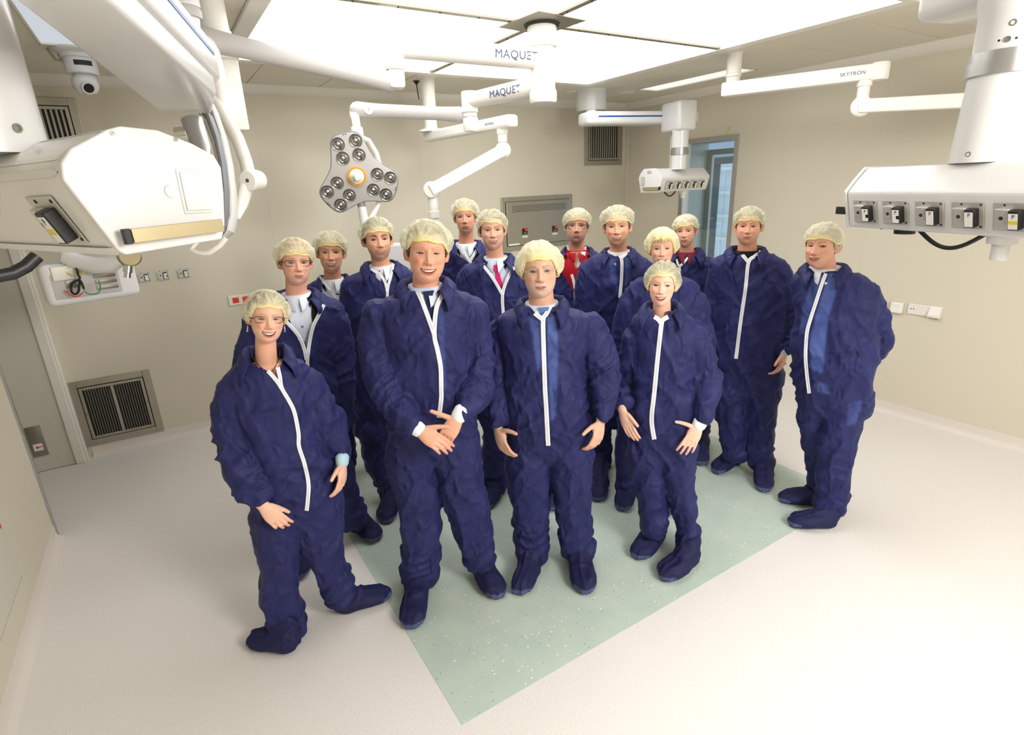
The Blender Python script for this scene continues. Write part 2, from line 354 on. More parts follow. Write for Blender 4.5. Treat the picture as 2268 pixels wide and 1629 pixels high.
# ================================================================== left corner: door, posts, hatch
b = MB(); b.bx(XA, -0.955, YB - 0.085, YB - 0.045, 0.004, 2.6, 0.003); door = struct(b.build('door_1', M_wall2, smooth=False))
b = MB(); b.bx(-0.955, -0.885, YB - 0.10, YB - 0.002, 0, 2.93, 0.008); b.bx(-0.885, -0.868, YB - 0.06, YB - 0.002, 0, 2.93, 0.004); struct(b.build('trim_4', M_trimw, smooth=False))
b = MB(); b.bx(XL - 0.11, XL + 0.012, 4.275, 4.30, 0, 2.93, 0.004); struct(b.build('trim_5', M_silver, smooth=False))
kp = thing('key_switch_plate', 'small upright steel plate with a key switch, low on the left door', 'switch plate', (-1.155, YB - 0.085, 0.27))
b = MB(); b.bx(-1.205, -1.105, YB - 0.097, YB - 0.084, 0.14, 0.40, 0.004); b.build('plate', M_steel2, kp)
b = MB(); b.bx(-1.185, -1.125, YB - 0.099, YB - 0.0965, 0.19, 0.25); b.build('sticker', M_label, kp)
b = MB(); b.lathe((-1.16, YB - 0.099, 0.22), (0, -1, 0), [(0, 0.011), (0.004, 0.010), (0.005, 0.004)]); b.bx(-1.15, -1.128, YB - 0.102, YB - 0.099, 0.217, 0.223); b.build('key_symbol', M_red, kp)
# hatch door on left wall
b = MB(); b.bx(XL, XL + 0.006, 2.2, 3.435, 0.265, 1.9, 0.001); hd = thing('wall_hatch', 'flush painted hatch in the near left wall, cut off by the frame', 'hatch', (XL, 2.8, 0.27)); b.build('leaf', M_wall2, hd, smooth=False)
b = MB()
for s in ((3.435, 3.445, 0.255, 1.91), (2.19, 3.435, 0.255, 0.265)): b.bx(XL, XL + 0.0015, s[0], s[1], s[2], s[3])
b.build('joint', M_dark, hd, smooth=False)
b = MB(); b.lathe((XL + 0.006, 3.36, 0.60), (1, 0, 0), [(0, 0.014), (0.01, 0.012)]); b.build('latch', M_red, hd)

# ================================================================== window in the right wall
wf = MB(); fw = 0.05
for s in ((WY0 - 0.03, WY0 + 0.02, WZ0, WZ1 + 0.04), (WY1 - 0.02, WY1 + 0.03, WZ0, WZ1 + 0.04), (WY0 + 0.02, WY1 - 0.02, WZ1 - 0.01, WZ1 + 0.04), (WY0 + 0.02, WY1 - 0.02, WZ0 - 0.03, WZ0 + 0.01)):
    wf.bx(XR - 0.012, XR + 0.02, s[0], s[1], s[2], s[3], 0.003)
win = struct(wf.build('window_1', M_silver, smooth=False))
b = MB()
for k in range(6): b.lathe((XR - 0.012, WY0 - 0.005, WZ0 + 0.15 + 0.27 * k), (-1, 0, 0), [(0, 0.006), (0.003, 0.004)], 8)
for k in range(3): b.lathe((XR - 0.012, WY0 + 0.15 + 0.2 * k, WZ1 + 0.015), (-1, 0, 0), [(0, 0.006), (0.003, 0.004)], 8)
b.build('screws', M_steel2, win)
M_jamb = mat('jamb_grey_green', (150, 156, 148), rough=0.4, metal=0.4)
M_pale = mat('pale_blue_panel', (190, 210, 224), rough=0.5)
M_frame2 = mat('anthracite_frame', (78, 84, 84), rough=0.5)
b = MB(); b.bx(XR + 0.12, XR + 0.42, WY1, WY1 + 0.03, 0.3, WZ1 + 0.03); b.bx(XR + 0.12, XR + 0.42, WY0 - 0.03, WY0, 0.3, WZ1 + 0.03); b.bx(XR + 0.12, XR + 0.42, WY0, WY1, WZ1, WZ1 + 0.03); b.build('reveal', M_jamb, win, smooth=False)
b = MB(); b.bx(XR + 0.42, XR + 0.46, WY1 - 0.06, WY1, 0.3, WZ1 - 0.13); b.bx(XR + 0.42, XR + 0.46, WY0, WY1, WZ1 - 0.13, WZ1 - 0.07); b.build('inner_sash', M_jamb, win, smooth=False)
def glass_mat():
    m = bpy.data.materials.new('window_glass'); m.use_nodes = True; nt = m.node_tree; nt.nodes.clear(); o = nt.nodes.new('ShaderNodeOutputMaterial')
    t = nt.nodes.new('ShaderNodeBsdfTransparent'); t.inputs[0].default_value = (0.93, 0.97, 0.98, 1); g = nt.nodes.new('ShaderNodeBsdfGlossy'); g.inputs['Roughness'].default_value = 0.02
    mx = nt.nodes.new('ShaderNodeMixShader'); mx.inputs[0].default_value = 0.07; nt.links.new(t.outputs[0], mx.inputs[1]); nt.links.new(g.outputs[0], mx.inputs[2]); nt.links.new(mx.outputs[0], o.inputs[0]); return m
M_glass = glass_mat()
b = MB(); b.bx(XR + 0.06, XR + 0.066, WY0 + 0.02, WY1 - 0.02, WZ0 + 0.01, WZ1 - 0.01); b.build('pane', M_glass, win, smooth=False)
# beyond: passage wall with an outer window
XP = 7.2
b = MB(); b.bx(XP, XP + 0.1, 5.82, 9.5, 0, 3.2); b.bx(XP, XP + 0.1, 4.4, 5.82, 2.36, 3.2); b.bx(XR + 0.12, XP, 9.4, 9.5, 0, 3.2); b.bx(XR + 0.12, XP + .1, 4.4, 9.5, 3.1, 3.2); b.bx(XR + 0.12, XP + .1, 4.4, 9.5, -0.1, 0)
pa = struct(b.build('wall_passage', M_pale, smooth=False))
b = MB(); b.bx(XP - 0.03, XP + 0.1, 5.73, 5.82, 0, 2.36); b.bx(XP - 0.03, XP + 0.1, 4.4, 5.73, 2.27, 2.36); w2 = struct(b.build('window_2', M_frame2, smooth=False))
b = MB(); b.bx(XP + 0.03, XP + 0.036, 4.4, 5.73, 0.1, 2.27); b.build('pane', M_glass, w2, smooth=False)
M_facade = mat('white_facade', (214, 226, 230), rough=0.6)
b = MB(); b.bx(9.2, 9.35, 3.5, 10, -1, 4.5); fac = thing('facade', 'pale building facade with white horizontal rails seen through the window', 'building', (9.2, 7, 0)); b.build('facade_wall', M_facade, fac, smooth=False)
for k in range(7):
    z = 0.10 + 0.42 * k; b = MB(); b.bx(9.10, 9.16, 3.5, 10, z, z + 0.05); b.build('rail', M_trimw, fac, smooth=False)
for k in range(16):
    b = MB(); b.bx(9.18, 9.21, 5.4 + 0.17 * k, 5.44 + 0.17 * k, -0.5, 4.2); b.build('slat', M_trimw, fac, smooth=False)
# ================================================================== wall fittings
def grille(x0, x1, z0, z1, label, split, nlouv, behind=None):
    t = thing('air_grille', label, 'air grille', ((x0 + x1) / 2, YB, z0)); y = YB; w = 0.055
    b = MB()
    for s in ((x0, x0 + w, z0, z1), (x1 - w, x1, z0, z1), (x0 + w, x1 - w, z0, z0 + w), (x0 + w, x1 - w, z1 - w, z1)): b.bx(s[0], s[1], y - 0.014, y - 0.001, s[2], s[3], 0.003)
    b.build('outer_frame', M_steel, t, smooth=False)
    a0, a1, c0, c1 = x0 + w + 0.006, x1 - w - 0.006, z0 + w + 0.006, z1 - w - 0.006; v = 0.022
    b = MB(); b.bx(x0 + w - .002, x1 - w + .002, y - 0.0035, y - 0.001, z0 + w - .002, z1 - w + .002); b.build('backing', M_dark, t, smooth=False)
    b = MB()
    for s in ((a0, a0 + v, c0, c1), (a1 - v, a1, c0, c1), (a0 + v, a1 - v, c0, c0 + v), (a0 + v, a1 - v, c1 - v, c1)): b.bx(s[0], s[1], y - 0.017, y - 0.003, s[2], s[3], 0.002)
    if split: m = (a0 + a1) / 2; b.bx(m - 0.012, m + 0.012, y - 0.017, y - 0.003, c0 + v, c1 - v, 0.002)
    b.build('inner_frame', M_steel, t, smooth=False)
    for k in range(nlouv):
        q = a0 + v + 0.008 + (a1 - a0 - 2 * v - 0.016) * (k + 0.5) / nlouv
        if split and abs(q - (a0 + a1) / 2) < 0.016: continue
        b = MB(); b.box((q, y - 0.010, (c0 + c1) / 2), ((a1 - a0) / nlouv * (.22 if split else .42), 0.011, c1 - c0 - 2 * v), Matrix.Rotation(0.6, 3, 'Z')); b.build('louvre', M_steel2, t, smooth=False)
    for xx in (a0 + 0.008, a1 - 0.008):
        b = MB(); b.lathe((xx, y - 0.017, (c0 + c1) / 2), (0, -1, 0), [(0, 0.008), (0.006, 0.007)], 12); b.build('catch', M_steel2, t)
grille(-0.87, -0.29, 0.10, 0.685, 'steel double air grille low on the back wall, left corner', True, 22)
grille(-0.87, -0.31, 2.29, 2.85, 'steel air grille high on the back wall, behind the big console', False, 12)
grille(4.62, 5.23, 2.29, 2.87, 'steel air grille high on the back wall, behind the small pendant beam', False, 12)

# stainless service panel with two digital displays
sp = thing('control_panel', 'stainless steel wall cabinet with two small digital displays behind the group', 'control panel', (3.91, YB, 1.36))
b = MB(); x0, x1, z0, z1 = 3.40, 4.42, 1.36, 1.965
for s in ((x0, x0 + .05, z0, z1), (x1 - .05, x1, z0, z1), (x0 + .05, x1 - .05, z0, z0 + .05), (x0 + .05, x1 - .05, z1 - .05, z1)): b.bx(s[0], s[1], YB - 0.02, YB - 0.001, s[2], s[3], 0.004)
b.build('frame', M_steel, sp, smooth=False)
b = MB(); b.bx(x0 + .056, x1 - .056, YB - 0.03, YB - 0.004, z0 + .056, z1 - .056, 0.004); b.build('door', M_steel, sp, smooth=False)
b = MB()
for r in range(5):
    for k in range(19):
        xx = x0 + 0.13 + k * 0.041 + (r % 2) * 0.02; b.bx(xx, xx + 0.028, YB - 0.031, YB - 0.0295, z1 - 0.105 - r * 0.016, z1 - 0.099 - r * 0.016)
o = b.build('vent_slots', M_dark, sp, smooth=False); o['kind'] = 'stuff'
for xx in (3.66, 4.10):
    b = MB(); b.bx(xx, xx + 0.075, YB - 0.036, YB - 0.029, 1.535, 1.605, 0.002); d = b.build('display', M_black, sp, smooth=False)
    b = MB(); b.bx(xx + 0.038, xx + 0.068, YB - 0.0372, YB - 0.0359, 1.576, 1.600); b.build('red_readout', M_led_r, d, smooth=False)
    b = MB(); add_text(b, '1 7', 0.03, (xx + 0.038, YB - 0.037, 1.54), (1, 0, 0), (0, 0, 1)); b.build('green_readout', M_led_g, d, smooth=False)
    b = MB(); b.bx(xx, xx + 0.075, YB - 0.0312, YB - 0.0299, 1.50, 1.52); b.build('label_strip', M_label, sp, smooth=False)
b = MB(); b.bx(x0 + 0.07, x0 + 0.22, YB - 0.0312, YB - 0.0299, 1.42, 1.44); b.build('name_plate', M_label, sp, smooth=False)

def gas_socket(o, u, v, w, s, parent, lab=0, name='socket_plate', label=None):
    """plate with a shutter module and a black labelled module; o centre, u right, v up, w outward (unit)"""
    o, u, v, w = [np.asarray(q, float) for q in (o, u, v, w)]
    Rm = Matrix(((u[0], v[0], w[0]), (u[1], v[1], w[1]), (u[2], v[2], w[2])))
    def bo(mb, a, c, h, su, sv, sh, bev=0.002): mb.box(o + u * a * s + v * c * s + w * (h + sh / 2) * s, (su * s, sv * s, sh * s), Rm, bev * s)
    b = MB(); bo(b, 0, 0, 0, 0.115, 0.10, 0.003); pl = b.build(name, M_plate, parent, smooth=False)
    if label: pl['label'] = label
    b = MB(); bo(b, -0.022, -0.006, 0.003, 0.045, 0.072, 0.014, 0.003); bo(b, -0.022, 0.005, 0.017, 0.026, 0.05, 0.002); mods = b.build('shutter_module', M_plate, parent if pl.parent is None else pl, smooth=False)
    b = MB(); q = o + u * (-0.02) * s + w * 0.019 * s; b.lathe(q, w, [(0, 0.007 * s), (0.001 * s, 0.0068 * s)], 12)
    for a, c in ((0.047, 0.04), (0.047, -0.04), (-0.045, -0.042), (-0.02, 0.041)): b.lathe(o + u * a * s + v * c * s + w * 0.003 * s, w, [(0, 0.0042 * s), (0.0015 * s, 0.0036 * s)], 8)
    b.build('screw_holes', M_dark, pl)['kind'] = 'stuff'
    b = MB(); bo(b, 0.024, -0.004, 0.003, 0.036, 0.066, 0.026, 0.003); bk = b.build('outlet_module', M_black, pl, smooth=False)
    b = MB(); b.cm = 0; bo(b, 0.024, -0.006, 0.029, 0.029, 0.054, 0.0006, 0)
    b.cm = 1
    if lab == 1: bo(b, 0.024, -0.010, 0.0296, 0.029, 0.012, 0.0004, 0)
    b.cm = 2
    add_text(b, 'P', 0.019 * s, o + u * 0.026 * s + v * 0.004 * s + w * 0.0299 * s, u, v, ext=0.0002 * s)
    if lab == 2: bo(b, 0.033, -0.010, 0.0296, 0.012, 0.014, 0.0004, 0)
    b.build('outlet_label', [M_label, M_yellow, M_black], pl, smooth=False)
    return pl
for px, lab, tx in ((318, 0, 'leftmost of the three small metal gas sockets on the back wall'), (360, 2, 'middle of the three small metal gas sockets on the back wall'), (405, 1, 'rightmost of the three metal gas sockets, with a yellow label')):
    p = aty(px, 612 if px == 318 else 608 if px == 360 else 604, YB); t = thing('gas_socket', tx, 'socket', (p[0], YB, 1.48), 'gas sockets on the back wall')
    gas_socket((p[0], YB - 0.001, 1.48), (1, 0, 0), (0, 0, 1), (0, -1, 0), 0.85, t, lab)
# switch plate with two red rockers
p = aty(535, 660, YB); t = thing('switch_plate', 'white double switch plate with red rockers, behind the woman in brown glasses', 'switch', (0.56, YB, 1.2))
b = MB(); b.bx(0.44, 0.70, YB - 0.012, YB - 0.001, 1.145, 1.235, 0.004); b.build('plate', M_trimw, t, smooth=False)
for xx in (0.475, 0.56): b = MB(); b.bx(xx, xx + 0.052, YB - 0.018, YB - 0.011, 1.165, 1.215, 0.003); b.build('rocker', M_red, t, smooth=False)
# right wall fittings
t = thing('wall_box', 'cream square box on the right wall, left of the double socket', 'switch', (XR, 2.215, .96)); b = MB(); b.bx(XR - 0.045, XR - 0.001, 2.17, 2.26, 0.92, 1.01, 0.008); b.build('housing', M_cream, t, smooth=False); b = MB(); b.bx(XR - 0.047, XR - 0.044, 2.185, 2.245, 0.985, 0.992); b.build('lip', M_trimw, t, smooth=False)
t = thing('wall_socket', 'white double wall socket plate with two dark holes, right wall', 'socket', (XR, 2.05, .97)); b = MB(); b.bx(XR - 0.016, XR - 0.001, 1.975, 2.135, 0.925, 1.015, 0.004); b.build('plate', M_trimw, t, smooth=False)
b = MB()
for yy in (2.09, 2.11): b.lathe((XR - 0.016, yy, 0.972), (-1, 0, 0), [(0, 0.005), (0.001, 0.0045)], 8)
b.build('socket_holes', M_dark, t)
t = thing('data_socket', 'white slanted data socket at the right end of the double socket', 'socket', (XR, 1.93, .97)); b = MB(); b.prism([(0, 0.045), (0.012, 0.045), (0.045, -0.025), (0.04, -0.045), (0, -0.045)], (XR - 0.001, 1.89, 0.97), (-1, 0, 0), (0, 0, 1), (0, 1, 0), 0.083); b.build('hood', M_trimw, t, smooth=False)
b = MB(); b.bx(XR - 0.038, XR - 0.02, 1.94, 1.965, 0.921, 0.926); b.bx(XR - 0.038, XR - 0.02, 1.90, 1.92, 0.921, 0.926); b.build('ports', M_dark, t, smooth=False)
# loose yellow wire above the window
q0 = atx(1611, 300, XR - 0.006); q1 = atx(1613, 286, XR - 0.006); t = thing('loose_wire', 'short yellow wire end sticking out above the window', 'wire', q0); b = MB(); b.tube([(XR, q0[1], q0[2]), q0 + np.array([-0.012, 0, 0.01]), (q0 + q1) / 2 + np.array([-.015, 0, 0]), q1, q1 + np.array([0, -0.02, 0.02])], 0.003, 8); b.build('wire', M_glassw, t)

# ================================================================== ceiling mounted equipment
def V3(*a): return np.array(a, float)
def ring_col(b, x, y, prof, n=28): b.lathe((x, y, prof[0][0]), (0, 0, -1), [(prof[0][0] - z, r) for z, r in prof], n)
# ---- twin surgical light on the central column
SX, SY = 2.14, 3.0
sl = thing('surgical_light', 'white surgical light with a three-lobed twelve-lens head on swivelling arms', 'surgical light', (SX, SY, ZC))
b = MB(); b.box((SX, SY, ZC - 0.017), (0.36, 0.36, 0.008), Matrix.Rotation(R_(6), 3, 'Z'), 0.002); pl = b.build('ceiling_plate', M_steel2, sl, smooth=False)
b = MB(); b.lathe((SX, SY, ZC - 0.021), (0, 0, -1), [(0, 0.105), (0.012, 0.10)]); b.build('gasket', M_dark, pl)
b = MB(); ring_col(b, SX, SY, [(2.967, .082), (2.96, .086), (2.90, .086), (2.868, .088), (2.86, .084), (2.858, .070), (2.78, .070)]); ring_col(b, SX, SY, [(2.78, .072), (2.68, .072), (2.64, .073), (2.62, .082), (2.575, .082), (2.562, .074), (2.56, .03)]); b.build('column', M_cream, sl)
e1 = atz(870, 105, 2.83); e1t = V3(e1[0], e1[1], 2.83)
def arm_tube(p0, p1, r0, r1, mt, name, par, ky=1.0):
    b = MB(); p0, p1 = V3(*p0), V3(*p1); n = 14; pts = [p0 + (p1 - p0) * k / n for k in range(n + 1)]
    b.tube(pts, [((r0 + (r1 - r0) * k / n) * ky, r0 + (r1 - r0) * k / n) for k in range(n + 1)], 20, up=(0, 0, 1)); return b.build(name, mt, par)
upper_arm = arm_tube((SX, SY, 2.80), e1t, 0.062, 0.050, M_cream, 'arm', sl)
lower_e = atz(1040, 232, 2.62); lower_arm = arm_tube((SX, SY, 2.66), (lower_e[0], lower_e[1], 2.645), 0.060, 0.048, M_cream, 'arm', sl)
def brand(p0, p1, r, frac, txt, size, par, mt=M_ink, side=1, dz=0.0, flat=False):
    """lettering wrapped on the camera side of a horizontal arm"""
    p0, p1 = V3(*p0), V3(*p1); u = unit(p1 - p0) * (-side); w = unit(np.cross(u, (0, 0, 1))); v = np.cross(w, u)
    if w @ (CAMP - p0) < 0: w = -w; u = -u; v = np.cross(w, u)
    c = p0 + (p1 - p0) * frac; V, F = text_mesh(txt, size, 1.05); V[:, 0] -= V[:, 0].mean(); V[:, 1] -= 0.35 * size
    if flat: P = [c + u * q[0] + v * (q[1] + dz) + w * (r + 0.0008 + q[2]) for q in V]
    else:
        P = []
        for q in V:
            a = (q[1] + dz) / r; rr = r + 0.0012 + q[2]; P.append(c + u * q[0] + v * rr * math.sin(a) + w * rr * math.cos(a))
    b = MB(); b.add(P, F); return b.build('lettering', mt, par, smooth=False)
brand((SX, SY, 2.80), e1t, 0.060, 0.21, 'MAQUET', 0.062, upper_arm)
brand((SX, SY, 2.66), (lower_e[0], lower_e[1], 2.645), 0.057, 0.42, 'MAQUET', 0.060, lower_arm)
# elbow drop at the end of the lower arm
lx, ly = lower_e[0], lower_e[1]
b = MB(); ring_col(b, lx, ly, [(2.70, .047), (2.695, .052), (2.60, .052), (2.575, .055), (2.57, .050), (2.565, .046), (2.545, .046)]); b.box((lx, ly, 2.50), (0.085, 0.085, 0.10), Matrix.Rotation(R_(12), 3, 'Z'), 0.02); b.build('elbow', M_cream, sl)
# spring arm to the head
A0 = atd(1018, 254, dep((lx, ly, 2.5))); A1 = atd(792, 243, 3.62); 
def spring_arm(A0, A1, r0, rm, mt, name, par):
    b = MB(); n = 16; pts = []; rr = []
    for k in range(n + 1):
        t = k / n; e = abs(2 * t - 1); pts.append(A0 + (A1 - A0) * t); q = rm + (r0 - rm) * max(0, (e - 0.55) / 0.45) ** 1.6; rr.append((q, q * 0.72))
    d = unit(A1 - A0)
    for s, base, t0 in ((-1, A0, rr[0]), (1, A1, rr[-1])):
        for a in (0.5, 0.85, 0.99):
            p = base + d * s * t0[0] * a; q = math.sqrt(1 - a * a)
            if s < 0: pts.insert(0, p); rr.insert(0, (t0[0] * q, t0[1] * (0.35 + .65 * q)))
            else: pts.append(p); rr.append((t0[0] * q, t0[1] * (0.35 + .65 * q)))
    # sort head end: inserted in reverse order already
    b.tube(pts, rr, 22, up=(0, 0, 1)); return b.build(name, mt, par)
sa = spring_arm(A0, A1, 0.050, 0.042, M_grey, 'spring_arm', sl)
d1 = unit(A1 - A0); wv = unit(np.cross(d1, (0, 0, 1))); wv = wv if wv @ (CAMP - A1) > 0 else -wv
c1 = A0 + (A1 - A0) * 0.89 + wv * 0.036; b = MB(); b.lathe(c1 - wv * 0.006, wv, [(0, 0.030), (0.008, 0.029)]); nb = b.build('number_disc', M_label, sl)
b = MB(); add_text(b, '1', 0.038, c1 + wv * 0.0025 - np.array([0, 0, 0.013]), np.cross((0, 0, 1), wv), (0, 0, 1)); b.build('numeral', M_dgrey, nb, smooth=False)
J = atd(792, 300, 3.62)
b = MB(); b.tube([A1 + d1 * 0.02, A1 + d1 * 0.025 + V3(0, 0, -.03), J + V3(0, 0, 0.09), J + V3(0, 0, 0.045)], [(.03, .03), .03, .026, .026], 18); ring_col(b, J[0], J[1], [(J[2] + .05, .034), (J[2] + .045, .038), (J[2] - .03, .04), (J[2] - .055, .03)]); b.build('drop_joint', M_cream, sl)
# C-shaped yoke behind the head
yk = [(795, 305, 3.63), (815, 312, 3.68), (832, 340, 3.73), (843, 380, 3.77), (846, 420, 3.78), (838, 452, 3.76), (822, 485, 3.74), (806, 498, 3.72)]
b = MB(); P = [atd(*q) for q in yk]; b.tube(P, [(.022, .03)] + [(.018, .03)] * 6 + [(.018, .026)], 16); b.build('yoke', M_cream, sl)
b = MB(); b.tube([atd(796, 432, 3.70), atd(802, 462, 3.71)], .026, 18); b.build('grey_grip', M_dgrey, sl)
b = MB(); b.tube([atd(802, 460, 3.71), atd(808, 496, 3.72)], [.028, .030], 18); b.build('lower_post', M_white, sl)
# head
hc = atd(790, 391, 3.60); wz = unit(CAMP - hc + V3(0.1, -0.1, -0.45)); ux = unit(np.cross((0, 0, 1), wz)); vy = np.cross(wz, ux)
rollA = R_(-4); u2 = ux * math.cos(rollA) + vy * math.sin(rollA); v2 = -ux * math.sin(rollA) + vy * math.cos(rollA)
def lobes(sc, n=96):
    pts = []
    for k in range(n):
        a = 2 * math.pi * k / n; q = (a - math.pi / 2 - R_(14)) % (2 * math.pi / 3); q = min(q, 2 * math.pi / 3 - q)      # 0 at lobe centre
        ext = 0.235 if q < R_(22) else 0.235
        r_end = 0.222 / math.cos(max(0, q - 0) * 0.35)                   # rounded lobe end
        r_side = 0.108 / max(1e-3, math.sin(q + R_(6))) if q > R_(3) else 9
        waist = 0.122 + 0.02 * math.cos(q)
        r = (r_end ** -9 + r_side ** -9) ** (-1 / 9); r = (r ** 9 + waist ** 9) ** (1 / 9)
        pts.append((r * math.cos(a) * sc, r * math.sin(a) * sc))
    return pts
def lobe_prism(b, sc, h0, d, bev): b.prism(lobes(sc), hc + wz * h0, u2, v2, wz, d, bev)
b = MB(); lobe_prism(b, 1.2, -0.055, 0.04, 0.008); hd_ = b.build('lamp_housing', M_white, sl)
b = MB(); lobe_prism(b, 1.215, -0.02, 0.006, 0.001); b.build('seal', M_dgrey, hd_)
b = MB(); lobe_prism(b, 1.182, -0.016, 0.010, 0.003); b.build('front_plate', M_grey, hd_)
for k in range(3):
    a = math.pi / 2 + R_(14) + k * 2 * math.pi / 3; ca, sa_ = math.cos(a), math.sin(a)
    for rr, off in ((0.208, 0.056), (0.208, -0.056), (0.122, 0.052), (0.122, -0.052)):
        cc = hc + (u2 * (rr * ca - off * sa_) + v2 * (rr * sa_ + off * ca)) - wz * 0.0065
        b = MB(); b._lathe(cc, wz, [(0.0, 0.042), (0.003, 0.042), (0.003, 0.040), (0.0015, 0.038), (0.0005, 0.030), (0.0032, 0.023), (0.0008, 0.016), (0.004, 0.010)], 20); ln = b.build('lens', M_lens, hd_)
        b = MB(); b.lathe(cc + wz * 0.004, wz, [(0, 0.009), (0.004, 0.005)], 10); b.build('diode', M_chrome, ln)
    for q in (-1, 1):
        cc = hc + (u2 * (0.258 * ca - q * 0.007 * sa_) + v2 * (0.258 * sa_ + q * 0.007 * ca)) - wz * 0.006; b = MB(); b.lathe(cc, wz, [(0, 0.004), (0.0012, 0.004)], 8); b.build('sensor_dot', M_black, hd_)
b = MB(); b._lathe(hc - wz * 0.006, wz, [(0, 0.060), (0.012, 0.060), (0.012, 0.050), (0, 0.050)]); b.build('amber_ring', M_orange, sl)
b = MB(); b.lathe(hc - wz * 0.006, wz, [(0, 0.050), (0.016, 0.047), (0.020, 0.034), (0.024, 0.021), (0.110, 0.019), (0.120, 0.014)]); b.build('sterile_handle', M_cream, sl)

# ---- drop at the end of the upper arm, grey spring arm, second light seen edge on
l2 = thing('surgical_light', 'second surgical light seen edge-on beside the big console, on a long grey arm', 'surgical light', (e1[0], e1[1], 2.83))
b = MB(); ring_col(b, e1[0], e1[1], [(2.972, .052), (2.965, .056), (2.80, .056), (2.73, .056), (2.725, .052), (2.72, .052)]); b.box((e1[0], e1[1], 2.675), (0.09, 0.09, 0.10), Matrix.Rotation(R_(-10), 3, 'Z'), 0.02); b.build('elbow', M_cream, l2)
G0 = atd(862, 180, dep((e1[0], e1[1], 2.7))); G1 = atd(452, 86, 2.62)
spring_arm(G0, G1, 0.055, 0.048, M_grey, 'spring_arm', l2)
b = MB(); g2 = atd(500, 265, 2.60); b.tube([G1 + V3(0, 0, 0), atd(470, 118, 2.6), atd(490, 200, 2.6), g2], [.035, .035, .036, .03], 18); b.build('drop_tube', M_cream, l2)
yk = [(478, 222, 2.60), (500, 262, 2.58), (527, 310, 2.56), (545, 360, 2.54), (553, 395, 2.53)]
b = MB(); b.tube([atd(*q) for q in yk], [(.035, .028)] * 5, 16); b.build('yoke', M_cream, l2)
kn = atd(553, 400, 2.53); kx = unit(ray(553, 400)); kr = unit(np.cross(kx, (0, 0, 1))); b = MB(); b.lathe(kn + kr * 0.045 , -kr * 0.6 - kx * 0.8, [(0, 0.030), (0.01, 0.042), (0.03, 0.046), (0.085, 0.046), (0.092, 0.040)]); kk = b.build('yoke_joint', M_cream, l2)
b = MB(); q = kn + kr * 0.045 + unit(-kr * 0.6 - kx * 0.8) * 0.092; b.lathe(q, unit(-kr * 0.6 - kx * 0.8), [(0, 0.009), (0.001, 0.008)], 14); b.build('round_mark', M_ink, kk)
b = MB(); b.tube([atd(545, 415, 2.5), atd(536, 450, 2.48), atd(522, 485, 2.46)], [(.034, .026), (.03, .024), (.012, .02)], 14); b.build('yoke_tail', M_cream, l2)
# rim of the head, seen edge on: outline runs top to bottom
rim = [(455, 215), (476, 262), (494, 315), (506, 370), (513, 430), (515, 480), (508, 512), (494, 530)]
P = [atd(x, y, 2.30) for x, y in rim]; b = MB(); b.tube(P, [(.012, .07)] * 1 + [(.02, .085)] * 5 + [(.02, .08), (.008, .05)], 18, up=kr); b.build('head_shell', M_white, l2)
rim2 = [(449, 250), (466, 275), (482, 320), (493, 372), (499, 430), (499, 480), (492, 515)]
P = [atd(x, y, 2.24) for x, y in rim2]; b = MB(); b.tube(P, [(.012, .05)] + [(.02, .07)] * 5 + [(.01, .05)], 16, up=kr); b.build('grey_rim', M_dgrey, l2)
P = [atd(x - 7, y, 2.20) for x, y in rim2]; b = MB(); b.tube(P, [(.004, .02)] + [(.008, .03)] * 5 + [(.004, .02)], 12, up=kr); b.build('glass_edge', M_chrome, l2)
P = [atd(x, y, 2.22) for x, y in ((500, 528), (486, 545), (465, 560), (450, 562), (436, 560), (424, 553), (430, 545), (440, 534), (452, 525))]; b = MB(); b.tube(P, [.012] * 3 + [.009] * 6, 12); b.build('loop_handle', M_cream, l2)
# open electronics between console and light
t = thing('connector_block', 'clear and metal connector housing behind the big console end', 'equipment', atd(440, 300, 1.9)); b = MB(); b.tube([atd(425, 265, 1.9), atd(448, 330, 1.9), atd(462, 385, 1.9)], [(.035, .03), (.03, .03), (.01, .02)], 12); b.build('housing', M_silver, t)
b = MB(); b.tube([atd(395, 300, 1.95), atd(420, 296, 1.95)], [.03, .03], 16); b.build('can', M_chrome, t)
for q in ((404, 312), (425, 335), (440, 352)): b = MB(); b.lathe(atd(q[0], q[1], 1.9), unit(CAMP - atd(q[0], q[1], 1.9)), [(0, 0.008), (0.03, 0.006)], 10); b.build('bolt', M_chrome, t)

# ---- ceiling tube and box column left of the luminous field
t = thing('ceiling_column', 'pale ceiling tube and tall box column behind the diagonal boom', 'ceiling column', (0.45, 3.36, ZC))
pc = atz(467, 0, 3.0); cxx, cyy = pc[0], pc[1]
b = MB(); ring_col(b, cxx, cyy, [(3.0, .058), (2.90, .058), (2.87, .060), (2.868, .066), (2.84, .066), (2.838, .058), (2.79, .060)]); b.box((cxx, cyy, 2.765), (0.15, 0.15, 0.05), None, 0.012); b.build('tube', M_cream, t)
b = MB(); b.bx(cxx - 0.07, cxx + 0.07, cyy - 0.03, cyy + 0.03, 2.42, 2.75, 0.01); b.build('box_column', M_cream, t)
